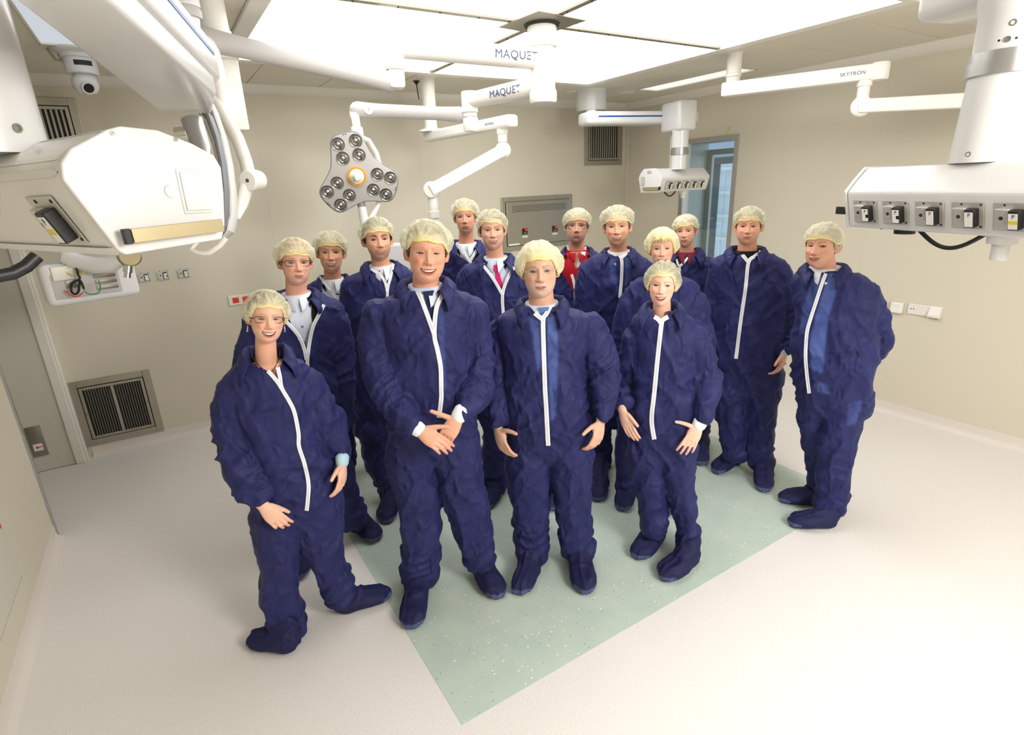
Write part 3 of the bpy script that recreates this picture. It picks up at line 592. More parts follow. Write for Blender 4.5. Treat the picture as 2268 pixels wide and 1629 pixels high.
# ---- slim arm with branded beam in front of the back wall
t = thing('monitor_arm', 'slim white folding arm on a ceiling tube, left, ending behind the front man', 'monitor arm', (2.23, 4.83, ZC))
b = MB(); tx, ty = 2.23, 4.83; ring_col(b, tx, ty, [(3.0, .075), (2.99, .062), (2.85, .058), (2.72, .058), (2.715, .063), (2.67, .063), (2.665, .055), (2.60, .055)]); b.lathe((tx, ty, 2.60), (0, 0, -1), [(0, .055), (0.012, .10), (0.03, .115)]); b.build('ceiling_tube', M_cream, t)
bz = 2.535; B1 = atz(1122, 270, bz); B0 = V3(tx, ty, bz); dd = unit(V3(B1[0], B1[1], bz) - B0); L = np.linalg.norm(V3(B1[0], B1[1], bz) - B0)
b = MB(); b.box((B0 + V3(B1[0], B1[1], bz)) / 2, (L + 0.16, 0.10, 0.085), basis(dd), 0.02); bm_ = b.build('beam', M_cream, t, smooth=False)
brand(B0, (B1[0], B1[1], bz), 0.05, 0.86, 'SKYTRON', 0.024, bm_, flat=True)
E1_ = V3(B1[0], B1[1], bz) - dd * 0.06; b = MB(); ring_col(b, E1_[0], E1_[1], [(bz - .04, .040), (bz - .075, .040), (bz - .078, .034), (bz - .13, .034)])
K = E1_ + V3(0, 0, -0.19); kd = unit(CAMP - K); kd[2] = 0; kd = unit(kd); b.lathe(K - kd * 0.05, kd, [(0, .045), (0.01, .058), (0.09, .058), (0.10, .048)]); b.build('elbow', M_cream, t)
K2 = atd(957, 421, dep(K) - 0.05); b = MB(); dl = unit(K2 - K); b.box((K + K2) / 2 + kd * 0.03, (np.linalg.norm(K2 - K) + 0.02, 0.075, 0.085), basis(dl), 0.012); b.build('lower_beam', M_cream, t, smooth=False)
b = MB(); b.lathe(K2 - kd * 0.05, kd, [(0, .048), (0.01, .060), (0.09, .060), (0.10, .050)]); ring_col(b, K2[0], K2[1], [(K2[2] - .04, .036), (K2[2] - .15, .036), (K2[2] - .152, .042), (K2[2] - .20, .042), (K2[2] - .202, .036), (K2[2] - .55, .036)]); b.build('drop_tube', M_cream, t)
mc = atd(880, 570, dep(K2) - 0.1); b = MB(); b.box((mc[0], mc[1], mc[2]), (0.34, 0.05, 0.20), basis(V3(math.cos(R_(-32)), math.sin(R_(-32)), 0)), 0.02); b.build('monitor_back', M_white, t, smooth=False)
b = MB(); b.tube([V3(K2[0], K2[1], K2[2] - .5), V3(mc[0], mc[1], mc[2])], .03, 12); b.build('monitor_bracket', M_cream, t)
# ---- right slim arm
t = thing('monitor_arm', 'slim white two-part arm on a ceiling tube over the right wall', 'monitor arm', (4.07, 3.14, ZC))
tx, ty = 4.07, 3.14; b = MB(); ring_col(b, tx, ty, [(3.0, .062), (2.995, .055), (2.88, .055), (2.86, .055), (2.855, .060), (2.835, .060), (2.83, .052), (2.76, .052)]); b.build('ceiling_tube', M_cream, t)
bz = 2.715; B0 = atz(1605, 200, bz); B1 = atz(1948, 158, bz); dd = unit(B1 - B0)
b = MB(); b.box((B0 + B1) / 2, (np.linalg.norm(B1 - B0) + 0.03, 0.10, 0.095), basis(dd), 0.012); bm_ = b.build('beam', M_cream, t, smooth=False)
b = MB(); b.lathe(B1 - V3(0, 0, .052) + dd * 0.0, (0, 0, 1), [(0, .052), (0.01, .058), (0.095, .058), (0.104, .052)]); b.build('end_cap', M_cream, t)
brand(B0, B1, 0.05, 0.84, 'SKYTRON', 0.032, bm_, flat=True)
V, F = [], []
E2_ = B1 - dd * 0.075; b = MB(); ring_col(b, E2_[0], E2_[1], [(bz - .045, .046), (bz - .08, .046), (bz - .082, .038), (bz - .15, .038)])
K = E2_ + V3(0, 0, -0.205); kd = unit(CAMP - K); kd[2] = 0; kd = unit(kd); b.lathe(K - kd * 0.05, kd, [(0, .05), (0.012, .063), (0.09, .063), (0.10, .052)]); b.build('elbow', M_cream, t)
K3 = atd(2250, 218, dep(K) - 0.45); b = MB(); dl = unit(K3 - K); b.box((K + K3) / 2 + kd * 0.035, (np.linalg.norm(K3 - K) + 0.03, 0.07, 0.085), basis(dl), 0.012); b.build('lower_beam', M_cream, t, smooth=False)
mq = atd(2300, 180, dep(K3)); b = MB(); b.box(mq, (0.5, 0.12, 0.34), basis(V3(math.cos(R_(-32)), math.sin(R_(-32)), 0)), 0.05, 4); b.build('monitor_back', M_grey, t)

# ================================================================== supply consoles
def console(root, c0, c1, zb, hgt, dpt, nsock, labs, face, s=1.0, off0=0.12, pitch=0.2, mt=M_white, rail=True, so=1.0):
    """c0->c1 lower front edge in plan (left to right in view); face=unit outward normal of the socket side"""
    c0 = V3(c0[0], c0[1], zb); c1 = V3(c1[0], c1[1], zb); u = unit(c1 - c0); L = np.linalg.norm(c1 - c0); w = np.array([face[0], face[1], 0.0]); w = unit(w - u * (w @ u)); v = V3(0, 0, 1)
    h, d = hgt, dpt
    prof = [(0, 0), (0.045 * s, 0.60 * h), (0.0, 0.80 * h), (-0.20 * d, h), (-0.80 * d, h), (-d, 0.78 * h), (-d - 0.02 * s, 0.60 * h), (-d * 0.93, 0.0)]
    sl_ = math.atan2(0.045 * s, 0.60 * h)
    b = MB(); b.prism([(a, q) for a, q in prof], c0, w, v, u, L, 0.014 * s); body = b.build('console_body', mt, root)
    b = MB(); b.prism([(a * 1.0 + (0.003 if a > -d / 2 else -0.003), q + (0.003 if q > h / 2 else -0.003)) for a, q in prof], c0 - u * 0.012 * s, w, v, u, 0.013 * s, 0.003 * s); ec = b.build('end_cap', mt, root)
    vv = unit(v * math.cos(sl_) + w * math.sin(sl_)); ww = unit(np.cross(u, vv)); ww = ww if ww @ w > 0 else -ww
    uu = u if np.cross(u, vv) @ ww > 0 else -u
    for k in range(nsock):
        o = c0 + u * (off0 + pitch * k) + vv * 0.30 * h + ww * 0.002
        gas_socket(o, u, vv, ww, so, root, labs[k % len(labs)])
    return c0, u, w, L
# ---- right foreground pendant
rp = thing('supply_pendant', 'large white ceiling supply pendant at the right edge with socket row', 'ceiling pendant', (2.75, 1.1, ZC))
q0 = atd(1880, 503, 2.6); q1 = atz(2268, 530, q0[2]); dirr = unit(V3(q1[0] - q0[0], q1[1] - q0[1], 0)); q1e = q0 + dirr * 1.0
nf = V3(dirr[1], -dirr[0], 0); nf = nf if nf @ (CAMP - q0) > 0 else -nf
c0, u, w, L = console(rp, q0, q1e, q0[2], 0.262, 0.26, 6, [2, 2, 0, 0, 1, 1], nf, 1.0, 0.098, 0.148, so=1.03)
cc = c0 + u * 0.455 - w * 0.13; zt = c0[2] + 0.262
b = MB(); b.lathe((cc[0], cc[1], zt), (0, 0, 1), [(0, .115), (0.30, .105)]); cb = b.build('column', M_white, rp)
b = MB(); b._lathe((cc[0], cc[1], zt + .30), (0, 0, 1), [(0, .118), (0.045, .118), (0.045, .112), (0.078, .112), (0.078, .106)]); b.build('clamp_ring', M_silver, rp)
b = MB(); b.lathe((cc[0], cc[1], zt + .378), (0, 0, 1), [(0, .106), (0.12, .110), (0.15, .120), (0.24, .122)]); b.build('column_top', M_white, rp)
b = MB(); b.box((cc[0] + 0.12, cc[1] + 0.02, zt + .63), (0.62, 0.34, 0.16), basis(u), 0.04, 4); b.build('boom_arm', M_white, rp)
rel = CAMP - cc; rel[2] = 0; rel = unit(rel); side = np.cross((0, 0, 1), rel)
for dz, du, r in ((.03, -.55, .010), (.03, .5, .010), (.455, -.05, .011), (.405, -.1, .010)):
    dn = unit(rel + side * du); rr_ = .112 if dz < .1 else .107
    b = MB(); b._lathe(V3(cc[0], cc[1], zt + dz) + dn * (rr_ - 0.002), dn, [(0, r), (0.004, r), (0.004, r * .6), (0.0025, r * .55)], 12); b.build('screw', M_steel2, rp)
for du in (-.33, .12): dn = unit(rel + side * du); b = MB(); b._lathe(V3(cc[0], cc[1], zt + .405) + dn * 0.104, dn, [(0, .004), (0.003, .004)], 8); b.build('screw', M_black, rp)
b = MB(); b.box(V3(*q0) - u * 0.035 + w * (-0.10) + V3(0, 0, 0.075), (0.05, 0.24, 0.03), basis(u), 0.002); b.build('side_rail', M_alum, rp, smooth=False)
b = MB(); b.box(V3(*q0) - u * 0.036 + w * (0.022) + V3(0, 0, 0.075), (0.052, 0.012, 0.034), basis(u), 0.002); b.build('rail_end', M_black, rp, smooth=False)
b = MB(); k = c0 + u * 0.21 - w * 0.09; b.lathe((k[0], k[1], c0[2]), (0, 0, -1), [(0, .042), (0.022, .040)]); k2 = c0 + u * 0.13 - w * 0.05; b.lathe((k2[0], k2[1], c0[2]), (0, 0, -1), [(0, .006), (0.006, .006)], 8); b.build('rubber_foot', M_black, rp)
b = MB(); ca_, cb_ = c0 + u * 0.30 - w * 0.06, c0 + u * 0.56 - w * 0.06
b.tube([ca_ + (cb_ - ca_) * t_ - V3(0, 0, 0.062 * math.sin(math.pi * t_)) for t_ in [i / 14 for i in range(15)]], 0.0085, 10); b.build('cable_loop', M_black, rp)
b = MB(); k = c0 + u * 0.625 - w * 0.06; b.lathe((k[0], k[1], c0[2]), (0, 0, -1), [(0, .048), (0.028, .046)]); b.lathe((k[0], k[1], c0[2] - .028), (0, 0, -1), [(0, .028), (0.06, .027), (0.062, .022)]); b.build('lower_spigot', M_white, rp)

# ---- small far pendant
fp = thing('supply_pendant', 'small white supply pendant hanging near the window in the far corner', 'ceiling pendant', (4.12, 4.91, ZC))
b = MB(); ring_col(b, 4.12, 4.91, [(3.0, .165), (2.99, .155), (2.83, .155), (2.80, .155)]); b.build('ceiling_column', M_white, fp)
b = MB(); ring_col(b, 4.12, 4.91, [(2.80, .143), (2.765, .143), (2.76, .147), (2.735, .147)]); b.build('clamp_ring', M_silver, fp)
bz = 2.665; B0 = atz(1290, 264, bz); B1 = atz(1533, 262, bz); dd = unit(B1 - B0); b = MB(); b.box((B0 + B1) / 2, (np.linalg.norm(B1 - B0), 0.24, 0.115), basis(dd), 0.03, 3); b.build('beam', M_white, fp, smooth=True)
nrm = unit(np.cross(dd, (0, 0, 1))); nrm = nrm if nrm @ (CAMP - B0) > 0 else -nrm
b = MB(); b.box((B0 + B1) / 2 + nrm * 0.12 + V3(0, 0, 0.01) + dd * 0.03, (np.linalg.norm(B1 - B0) - 0.16, 0.003, 0.014), basis(dd)); b.build('blue_stripe', M_blue, fp, smooth=False)
pc = atd(1503, 262, dep(B1) - 0.30); px_, py_ = pc[0], pc[1]
b = MB(); b.box((px_, py_, bz - 0.015), (0.20, 0.32, 0.26), basis(dd), 0.03, 3); b.box((px_ + 0.06, py_ + 0.05, bz - 0.36), (0.10, 0.14, 0.62), basis(dd), 0.02); b.build('pivot_head', M_white, fp)
b = MB(); b.lathe((px_ - 0.03, py_ - 0.06, bz - 0.12), (0, 0, -1), [(0, .080), (0.10, .078), (0.17, .078)]); pb = b.build('column_top', M_white, fp)
b = MB(); b._lathe((px_ - 0.03, py_ - 0.06, bz - 0.29), (0, 0, -1), [(0, .078), (0.02, .078), (0.02, .083), (0.065, .083)]); b.build('clamp_ring', M_silver, fp)
b = MB(); b.lathe((px_ - 0.03, py_ - 0.06, bz - 0.355), (0, 0, -1), [(0, .074), (0.10, .074)]); colb = b
g0 = atd(1460, 426, dep((px_, py_, 2.1)) - 0.16); g1 = atz(1578, 419, g0[2]); dr = unit(V3(g1[0] - g0[0], g1[1] - g0[1], 0)); dr = unit(V3(math.cos(R_(2)), math.sin(R_(2)), 0))
nf = V3(dr[1], -dr[0], 0); g1 = g0 + dr * 0.70
b = MB(); b.lathe((px_ - 0.03, py_ - 0.06, bz - 0.355), (0, 0, -1), [(0, .074), (bz - 0.355 - g0[2] - 0.20, .074)]); b.build('column', M_white, fp)
c0, u, w, L = console(fp, g0, g1, g0[2], 0.215, 0.24, 5, [2, 0, 1, 1, 1], nf, 0.85, 0.10, 0.118, so=0.85)
b = MB(); b.box(c0 - u * 0.02 - w * 0.09 + V3(0, 0, 0.035), (0.02, 0.20, 0.028), basis(u), 0.002); b.build('side_rail', M_alum, fp, smooth=False)
b = MB(); b.box(c0 - u * 0.02 + w * 0.02 + V3(0, 0, 0.035), (0.022, 0.012, 0.03), basis(u), 0.002); b.build('rail_end', M_black, fp, smooth=False)
b = MB(); b.box(c0 - u * 0.014 - w * 0.20 + V3(0, 0, 0.105), (0.004, 0.05, 0.08), basis(u), 0.001); b.box(c0 - u * 0.014 - w * 0.12 + V3(0, 0, 0.188), (0.004, 0.05, 0.025), basis(u), 0.001); b.build('end_label', M_plate, fp, smooth=False)
b = MB(); ca_, cb_ = c0 + u * 0.16 - w * 0.08, c0 + u * 0.33 - w * 0.08; b.tube([ca_ + (cb_ - ca_) * t_ - V3(0, 0, 0.045 * math.sin(math.pi * t_)) for t_ in [i / 12 for i in range(13)]], 0.007, 8); b.build('cable_loop', M_black, fp)
b = MB(); k = c0 + u * 0.44 - w * 0.08; b.lathe((k[0], k[1], c0[2]), (0, 0, -1), [(0, .036), (0.03, .034)]); b.lathe((k[0], k[1], c0[2] - .03), (0, 0, -1), [(0, .022), (0.04, .022)]); b.build('lower_spigot', M_cream, fp)

# ---- left foreground pendant
lp = thing('supply_pendant', 'very large white supply pendant filling the upper left corner of the view', 'ceiling pendant', (-0.2, 1.1, ZC))
# the socket console: wide face towards the camera
def cpt(x, y, D): return atd(x, y, D)
# far end face (rounded shield) is the one turned to the camera
F_ = [(135, 398), (131, 362), (152, 330), (232, 288), (262, 280), (345, 289), (420, 318), (470, 345), (486, 372), (492, 430), (494, 500), (488, 530), (275, 565), (258, 556)]
D0 = 1.02
n0 = unit(np.cross(cpt(494, 500, D0) - cpt(258, 556, D0), cpt(260, 285, D0) - cpt(275, 560, D0)))
fp3 = [cpt(x, y, D0) for x, y in F_]; cen = cpt(135, 450, .96)
fu = cpt(490, 450, 1.20) - cpt(135, 450, .96); fu[2] = 0; fu = unit(fu); fv = V3(0, 0, 1); fn = unit(np.cross(fu, fv)); fn = fn if fn @ (CAMP - cen) > 0 else -fn
def on_face(x, y, off=0.0):
    d = ray(x, y); t = ((cen + fn * off - CAMP) @ fn) / (d @ fn); return CAMP + d * t
poly = []
for x, y in F_: q = on_face(x, y) - cen; poly.append((q @ fu, q @ fv))
ext = unit(on_face(0, 420) - on_face(190, 420))
b = MB(); b.prism(poly, cen - fn * 0.004, fu, fv, fn, 0.012, 0.004); b.build('end_cap', M_white, lp)
# body runs from this cap away to the left and towards the camera's left
bd = unit(V3(-0.93, -0.37, 0)); bd = -fn
body_poly = [(a * 0.985, c * 0.985) for a, c in poly]
b = MB(); b.prism(body_poly, cen - fn * 0.01, fu, fv, bd, 0.75, 0.02); b.build('console_body', M_white, lp)
for x, y in ((248, 295), (388, 309)): b = MB(); q = on_face(x, y, 0.008); b._lathe(q, fn, [(0, .0042), (0.003, .004), (0.003, .002), (0.0015, .0018)], 12); b.build('screw', M_chrome, lp)
Rf = Matrix(((fu[0], fv[0], fn[0]), (fu[1], fv[1], fn[1]), (fu[2], fv[2], fn[2])))
q = on_face(431, 424, 0.008); b = MB(); b.box(q, (0.062, 0.088, 0.006), Rf, 0.0028, 3); b.box(q + fn * 0.004, (0.052, 0.076, 0.006), Rf, 0.0028, 3); b.build('cover_plate', M_white, lp)
q = on_face(378, 424, 0.008); b = MB(); b.lathe(q, fn, [(0, .013), (0.003, .012)]); b.build('round_button', M_white, lp)
r0_, r1_ = on_face(276, 525, 0.03), on_face(492, 499, 0.03); b = MB(); ru = unit(r1_ - r0_); rv = unit(np.cross(fn, ru)); Rr_ = Matrix(((ru[0], rv[0], fn[0]), (ru[1], rv[1], fn[1]), (ru[2], rv[2], fn[2])))
b.box((r0_ + r1_) / 2 + ru * 0.006, (np.linalg.norm(r1_ - r0_) - 0.012, 0.026, 0.010), Rr_, 0.001); b.build('side_rail', M_alum, lp, smooth=False)
b = MB(); b.box(r0_ + ru * 0.004, (0.012, 0.028, 0.012), Rr_, 0.001); b.build('rail_end', M_black, lp, smooth=False)
# socket side: sloping face to the left of the cap
e_top, e_bot = on_face(135, 400), on_face(258, 556); sv_ = unit(e_top - e_bot); su_ = -bd; sw_ = unit(np.cross(su_, sv_)); sw_ = sw_ if sw_ @ (CAMP - cen) > 0 else -sw_
sc_ = (e_top + e_bot) / 2 + bd * 0.135 - sv_ * 0.004 + sw_ * 0.002
if np.cross(su_, sv_) @ sw_ < 0: su_ = -su_
gas_socket(sc_, su_, sv_, sw_, 0.98, lp, 1)
# column above the console on the far left, and its big diagonal boom
cl = cpt(-50, 300, 1.13); zt = on_face(262, 280)[2] - 0.03
b = MB(); b.lathe((cl[0], cl[1], zt), (0, 0, 1), [(0, .112), (0.4, .110), (2.98 - zt, .110)]); b.build('column', M_white, lp)
dn = unit(V3(*(CAMP - cl)[:2], 0) + fu * 0.95); b = MB(); b._lathe(V3(cl[0], cl[1], zt + 0.045) + dn * 0.111, dn, [(0, .009), (0.004, .009), (0.004, .005), (0.002, .004)], 14); b.build('screw', M_steel2, lp)
# boom: long box whose far end hangs over the console
b0 = atd(418, 178, 1.38); b1 = atz(150, -60, b0[2]); bu = unit(b1 - b0); Lb = 1.0
bw = unit(np.cross(bu, (0, 0, 1)))
zc_ = b0[2]
zb = 2.385
def bz_(x, y, z=zb): return atz(x, y, z)
BLf, BRf, RSf, RSn, LNn = bz_(352, 246), bz_(468, 252), bz_(480, 210), bz_(239, 0), bz_(50, 15)
RSn2 = RSf + (RSn - RSf) * 1.6; LNn2 = BLf + (LNn - BLf) * 1.45
polyb = [BLf, BRf, RSf, RSn2, LNn2]
b = MB(); b.prism([(p[0], p[1]) for p in polyb], (0, 0, zb), (1, 0, 0), (0, 1, 0), (0, 0, 1), 0.055, 0.008); b.build('boom_lower_shell', M_white, lp)
sd = unit(RSf - RSn2); sn = unit(np.cross(sd, (0, 0, 1))); sn = sn if sn[0] > 0 else -sn
U0 = RSf + sd * 0.05 + sn * 0.012; U1 = RSn2 + sn * 0.012
polyu = [BLf + sd * 0.0 + sn * 0.02, BRf + sd * 0.02, U0, U1, LNn2 + sn * 0.02]
b = MB(); b.prism([(p[0], p[1]) for p in polyu], (0, 0, zb + 0.05), (1, 0, 0), (0, 1, 0), (0, 0, 1), 0.095, 0.010); b.build('boom_upper_shell', M_white, lp)
b = MB(); m = (U0 + U1) / 2; b.box(V3(m[0], m[1], zb + 0.108) + sn * 0.0005 - sd * 0.02, (np.linalg.norm(U0 - U1) - 0.06, 0.003, 0.010), basis(sd)); b.build('blue_stripe', M_blue, lp, smooth=False)
# cable under the console
b = MB(); ck = [on_face(*q, 0.0) for q in ((-60, 600), (0, 612), (40, 620), (80, 612), (110, 596), (135, 572))]; b.tube([p - fn * 0.10 for p in ck], 0.0115, 12); b.build('cable_loop', M_black, lp)

# upright column with ring, behind the boom
t = thing('ceiling_column', 'white ceiling column with a grey ring just above the grey light arm', 'ceiling column', (0.33, 2.6, ZC))
pc = atd(405, 20, 2.35); b = MB(); b.lathe((pc[0], pc[1], ZC), (0, 0, -1), [(0, .075), (ZC - pc[2] - 0.005, .070)]); b.build('upper_tube', M_white, t)
b = MB(); b._lathe((pc[0], pc[1], pc[2] + .005), (0, 0, -1), [(0, .066), (0.01, .066), (0.01, .071), (0.04, .069), (0.04, .06)]); b.build('ring', M_grey, t)
b = MB(); b.lathe((pc[0], pc[1], pc[2] - .035), (0, 0, -1), [(0, .058), (0.05, .052), (0.12, .05)]); b.build('lower_tube', M_white, t)
q = atd(376, 12, 2.28); b = MB(); b._lathe(q, unit(CAMP - q), [(0, .011), (0.004, .011), (0.004, .006), (0.002, .005)], 12); b.build('screw', M_steel2, t)

# small open electronics box on its own arm, under the big console
t = thing('equipment_box', 'white wall-side box with open electronics and hanging wires under the console', 'equipment', atd(205, 620, 3.0))
D = 3.0
def q3(x, y, dd_=0): return atd(x, y, D + dd_)
c_ = q3(205, 622); eu = unit(q3(285, 622, .12) - q3(125, 622, -.12)); eu[2] = 0; eu = unit(eu); en = unit(np.cross(eu, (0, 0, 1))); en = en if en @ (CAMP - c_) > 0 else -en
Re = Matrix(((eu[0], en[0], 0), (eu[1], en[1], 0), (eu[2], en[2], 1)))
b = MB(); b.box(c_ - en * 0.05, (0.42, 0.14, 0.22), Re, 0.03, 4); b.build('housing', M_white, t)
b = MB(); b.box(c_ + en * 0.021 - eu * 0.03 - V3(0, 0, 0.01), (0.30, 0.006, 0.13), Re, 0.003); b.build('opening', M_grey, t)
b = MB()
for i in range(3): b.box(c_ + en * 0.026 + eu * (0.055) + V3(0, 0, 0.025 - 0.032 * i), (0.10, 0.006, 0.022), Re, 0.002)
b.box(c_ + en * 0.026 - eu * 0.10 - V3(0, 0, 0.0), (0.05, 0.006, 0.04), Re, 0.002); b.build('circuit_board', M_steel2, t)
b = MB(); b.box(c_ + en * 0.03 - eu * 0.12 + V3(0, 0, 0.06), (0.10, 0.02, 0.07), Re, 0.003); b.build('terminal_cover', M_trimw, t)
def wire(pts, r, m, nm='wire'):
    b = MB(); P = [np.array(p) for p in pts]; Q = []
    for i in range(len(P) - 1):
        p0, p1, p2, p3 = P[max(i - 1, 0)], P[i], P[i + 1], P[min(i + 2, len(P) - 1)]
        for k in range(6): s = k / 6; Q.append(0.5 * ((2 * p1) + (-p0 + p2) * s + (2 * p0 - 5 * p1 + 4 * p2 - p3) * s * s + (-p0 + 3 * p1 - 3 * p2 + p3) * s ** 3))
    Q.append(P[-1]); b.tube(Q, r, 8); return b.build(nm, m, t)
Dd = -0.12
wire([q3(168, 588, Dd), q3(172, 605, Dd), q3(176, 618, Dd), q3(160, 628, Dd), q3(158, 645, Dd), q3(166, 652, Dd), q3(174, 645, Dd), q3(177, 622, Dd), q3(186, 640, Dd)], 0.006, M_black)
wire([q3(124, 597, Dd), q3(135, 600, Dd), q3(148, 595, Dd), q3(160, 588, Dd)], 0.003, M_glassw); wire([q3(132, 590, Dd), q3(150, 606, Dd), q3(170, 610, Dd), q3(185, 604, Dd), q3(190, 594, Dd)], 0.003, M_glassw)
wire([q3(180, 630, Dd), q3(190, 648, Dd), q3(205, 652, Dd), q3(219, 648, Dd), q3(222, 635, Dd), q3(219, 622, Dd)], 0.003, M_green)
wire([q3(143, 644, Dd), q3(158, 655, Dd), q3(172, 657, Dd), q3(184, 648, Dd)], 0.003, M_red)
b = MB(); b.tube([q3(150, 572, -.1), q3(180, 582, -.1), q3(215, 589, -.1), q3(245, 587, -.1), q3(268, 576, -.1)], [.042, .042, .044, .042, .03], 16); b.build('curved_arm', M_white, t)
b = MB(); j = q3(288, 568, -.1); jd = unit(CAMP - j); b.lathe(j - jd * .02, jd, [(0, .05), (0.03, .052), (0.035, .046)]); b.build('pivot', M_alum, t)
b = MB(); b.tube([q3(284, 590, -.1), q3(283, 604, -.1)], .022, 14); b.tube([q3(283, 604, -.1), q3(282, 616, -.1)], .016, 14); b.build('pin', M_chrome, t)
b = MB(); b.tube([V3(q3(150, 572, -.1)[0], q3(150, 572, -.1)[1], 2.55), q3(150, 560, -.1), q3(150, 573, -.1)], .035, 14); b.tube([V3(q3(150, 572, -.1)[0], q3(150, 572, -.1)[1], 3.0), V3(q3(150, 572, -.1)[0], q3(150, 572, -.1)[1], 2.5)], .04, 14); b.build('drop_tube', M_white, t)

# ceiling dome camera
pc = atz(172, 118, ZC - 0.02); t = thing('dome_camera', 'white round pan-and-tilt camera hanging from the ceiling, upper left', 'camera', (pc[0], pc[1], ZC))
x, y = pc[0], pc[1]; b = MB(); b.lathe((x, y, ZC), (0, 0, -1), [(0, .135), (0.012, .13), (0.03, .10), (0.05, .095)]); b.build('base', M_white, t)
b = MB(); b.lathe((x, y, ZC - .05), (0, 0, -1), [(0, .085), (0.02, .088), (0.085, .088), (0.09, .084)]); bd_ = b.build('body', M_white, t)
fw_ = unit(V3(CAMP[0] - x, CAMP[1] - y, 0) + V3(0.9, 0.0, 0)); sd_ = np.cross((0, 0, 1), fw_)
b = MB()
for k in range(-5, 6):
    a = k * 0.1; d_ = fw_ * math.cos(a) + sd_ * math.sin(a); b.box(V3(x, y, ZC - 0.085) + d_ * 0.0875, (0.0095, 0.003, 0.028), basis(np.cross((0, 0, 1), d_)))
b.build('ir_window', M_black, t, smooth=False)
b = MB(); hcx = V3(x, y, ZC - 0.19); prof = [(-0.055 + 0.11 * k / 10, math.sqrt(max(1e-6, 0.072 ** 2 - (-0.055 + 0.11 * k / 10) ** 2))) for k in range(11)]; b.lathe(hcx, (0, 0, -1), prof); b.build('ball', M_white, t)
ld = unit(fw_ * 0.85 + V3(0, 0, -0.45)); b = MB(); b.lathe(hcx + ld * 0.03, ld, [(0, .05), (0.03, .042), (0.045, .036)]); ln = b.build('lens_barrel', M_white, t)
b = MB(); b.lathe(hcx + ld * 0.075, ld, [(0, .028), (0.002, .026)]); b.build('lens', M_black, ln)
b = MB(); b.tube([V3(x, y, ZC - .07) - sd_ * .08, V3(x, y, ZC - .07) - sd_ * .12, V3(x, y, ZC - 0.01) - sd_ * .15], .008, 8); b.build('cable_stub', M_steel2, t)
# ================================================================== people: geometry helpers
def hash3(ix, iy, iz, seed):
    h = (ix * 374761393 + iy * 668265263 + iz * 1274126177 + seed * 974634777) & 0xffffffff
    h = ((h ^ (h >> 13)) * 1274126177) & 0xffffffff; h = h ^ (h >> 16)
    return (h & 0xffff) / 65535.0
def vnoise(P, seed=0):
    P = np.asarray(P); i = np.floor(P).astype(np.int64); f = P - i; u = f * f * f * (f * (f * 6 - 15) + 10); out = np.zeros(len(P))
    for dx in (0, 1):
        for dy in (0, 1):
            for dz in (0, 1):
                w = (u[:, 0] if dx else 1 - u[:, 0]) * (u[:, 1] if dy else 1 - u[:, 1]) * (u[:, 2] if dz else 1 - u[:, 2])
                out += w * hash3(i[:, 0] + dx, i[:, 1] + dy, i[:, 2] + dz, seed)
    return out
def ridged(P, seed=0): return 1 - np.abs(2 * vnoise(P, seed) - 1)
def smooth01(x, a, b): t = np.clip((x - a) / (b - a), 0, 1); return t * t * (3 - 2 * t)
def gs(x, s): return np.exp(-(x / s) ** 2)
def catmull(A, m):
    A = np.asarray(A, float); n = len(A); out = []
    for i in range(n - 1):
        p0, p1, p2, p3 = A[max(i - 1, 0)], A[i], A[i + 1], A[min(i + 2, n - 1)]
        for k in range(m):
            s = k / m; out.append(0.5 * ((2 * p1) + (-p0 + p2) * s + (2 * p0 - 5 * p1 + 4 * p2 - p3) * s * s + (-p0 + 3 * p1 - 3 * p2 + p3) * s ** 3))
    out.append(A[-1]); return np.array(out)
class Geo:
    def __init__(s): s.V = []; s.F = []; s.n = 0
    def add(s, V, F): s.V.append(np.asarray(V, float)); s.F += [tuple(int(i) + s.n for i in f) for f in F]; s.n += len(V)
    def get(s): return np.vstack(s.V), s.F
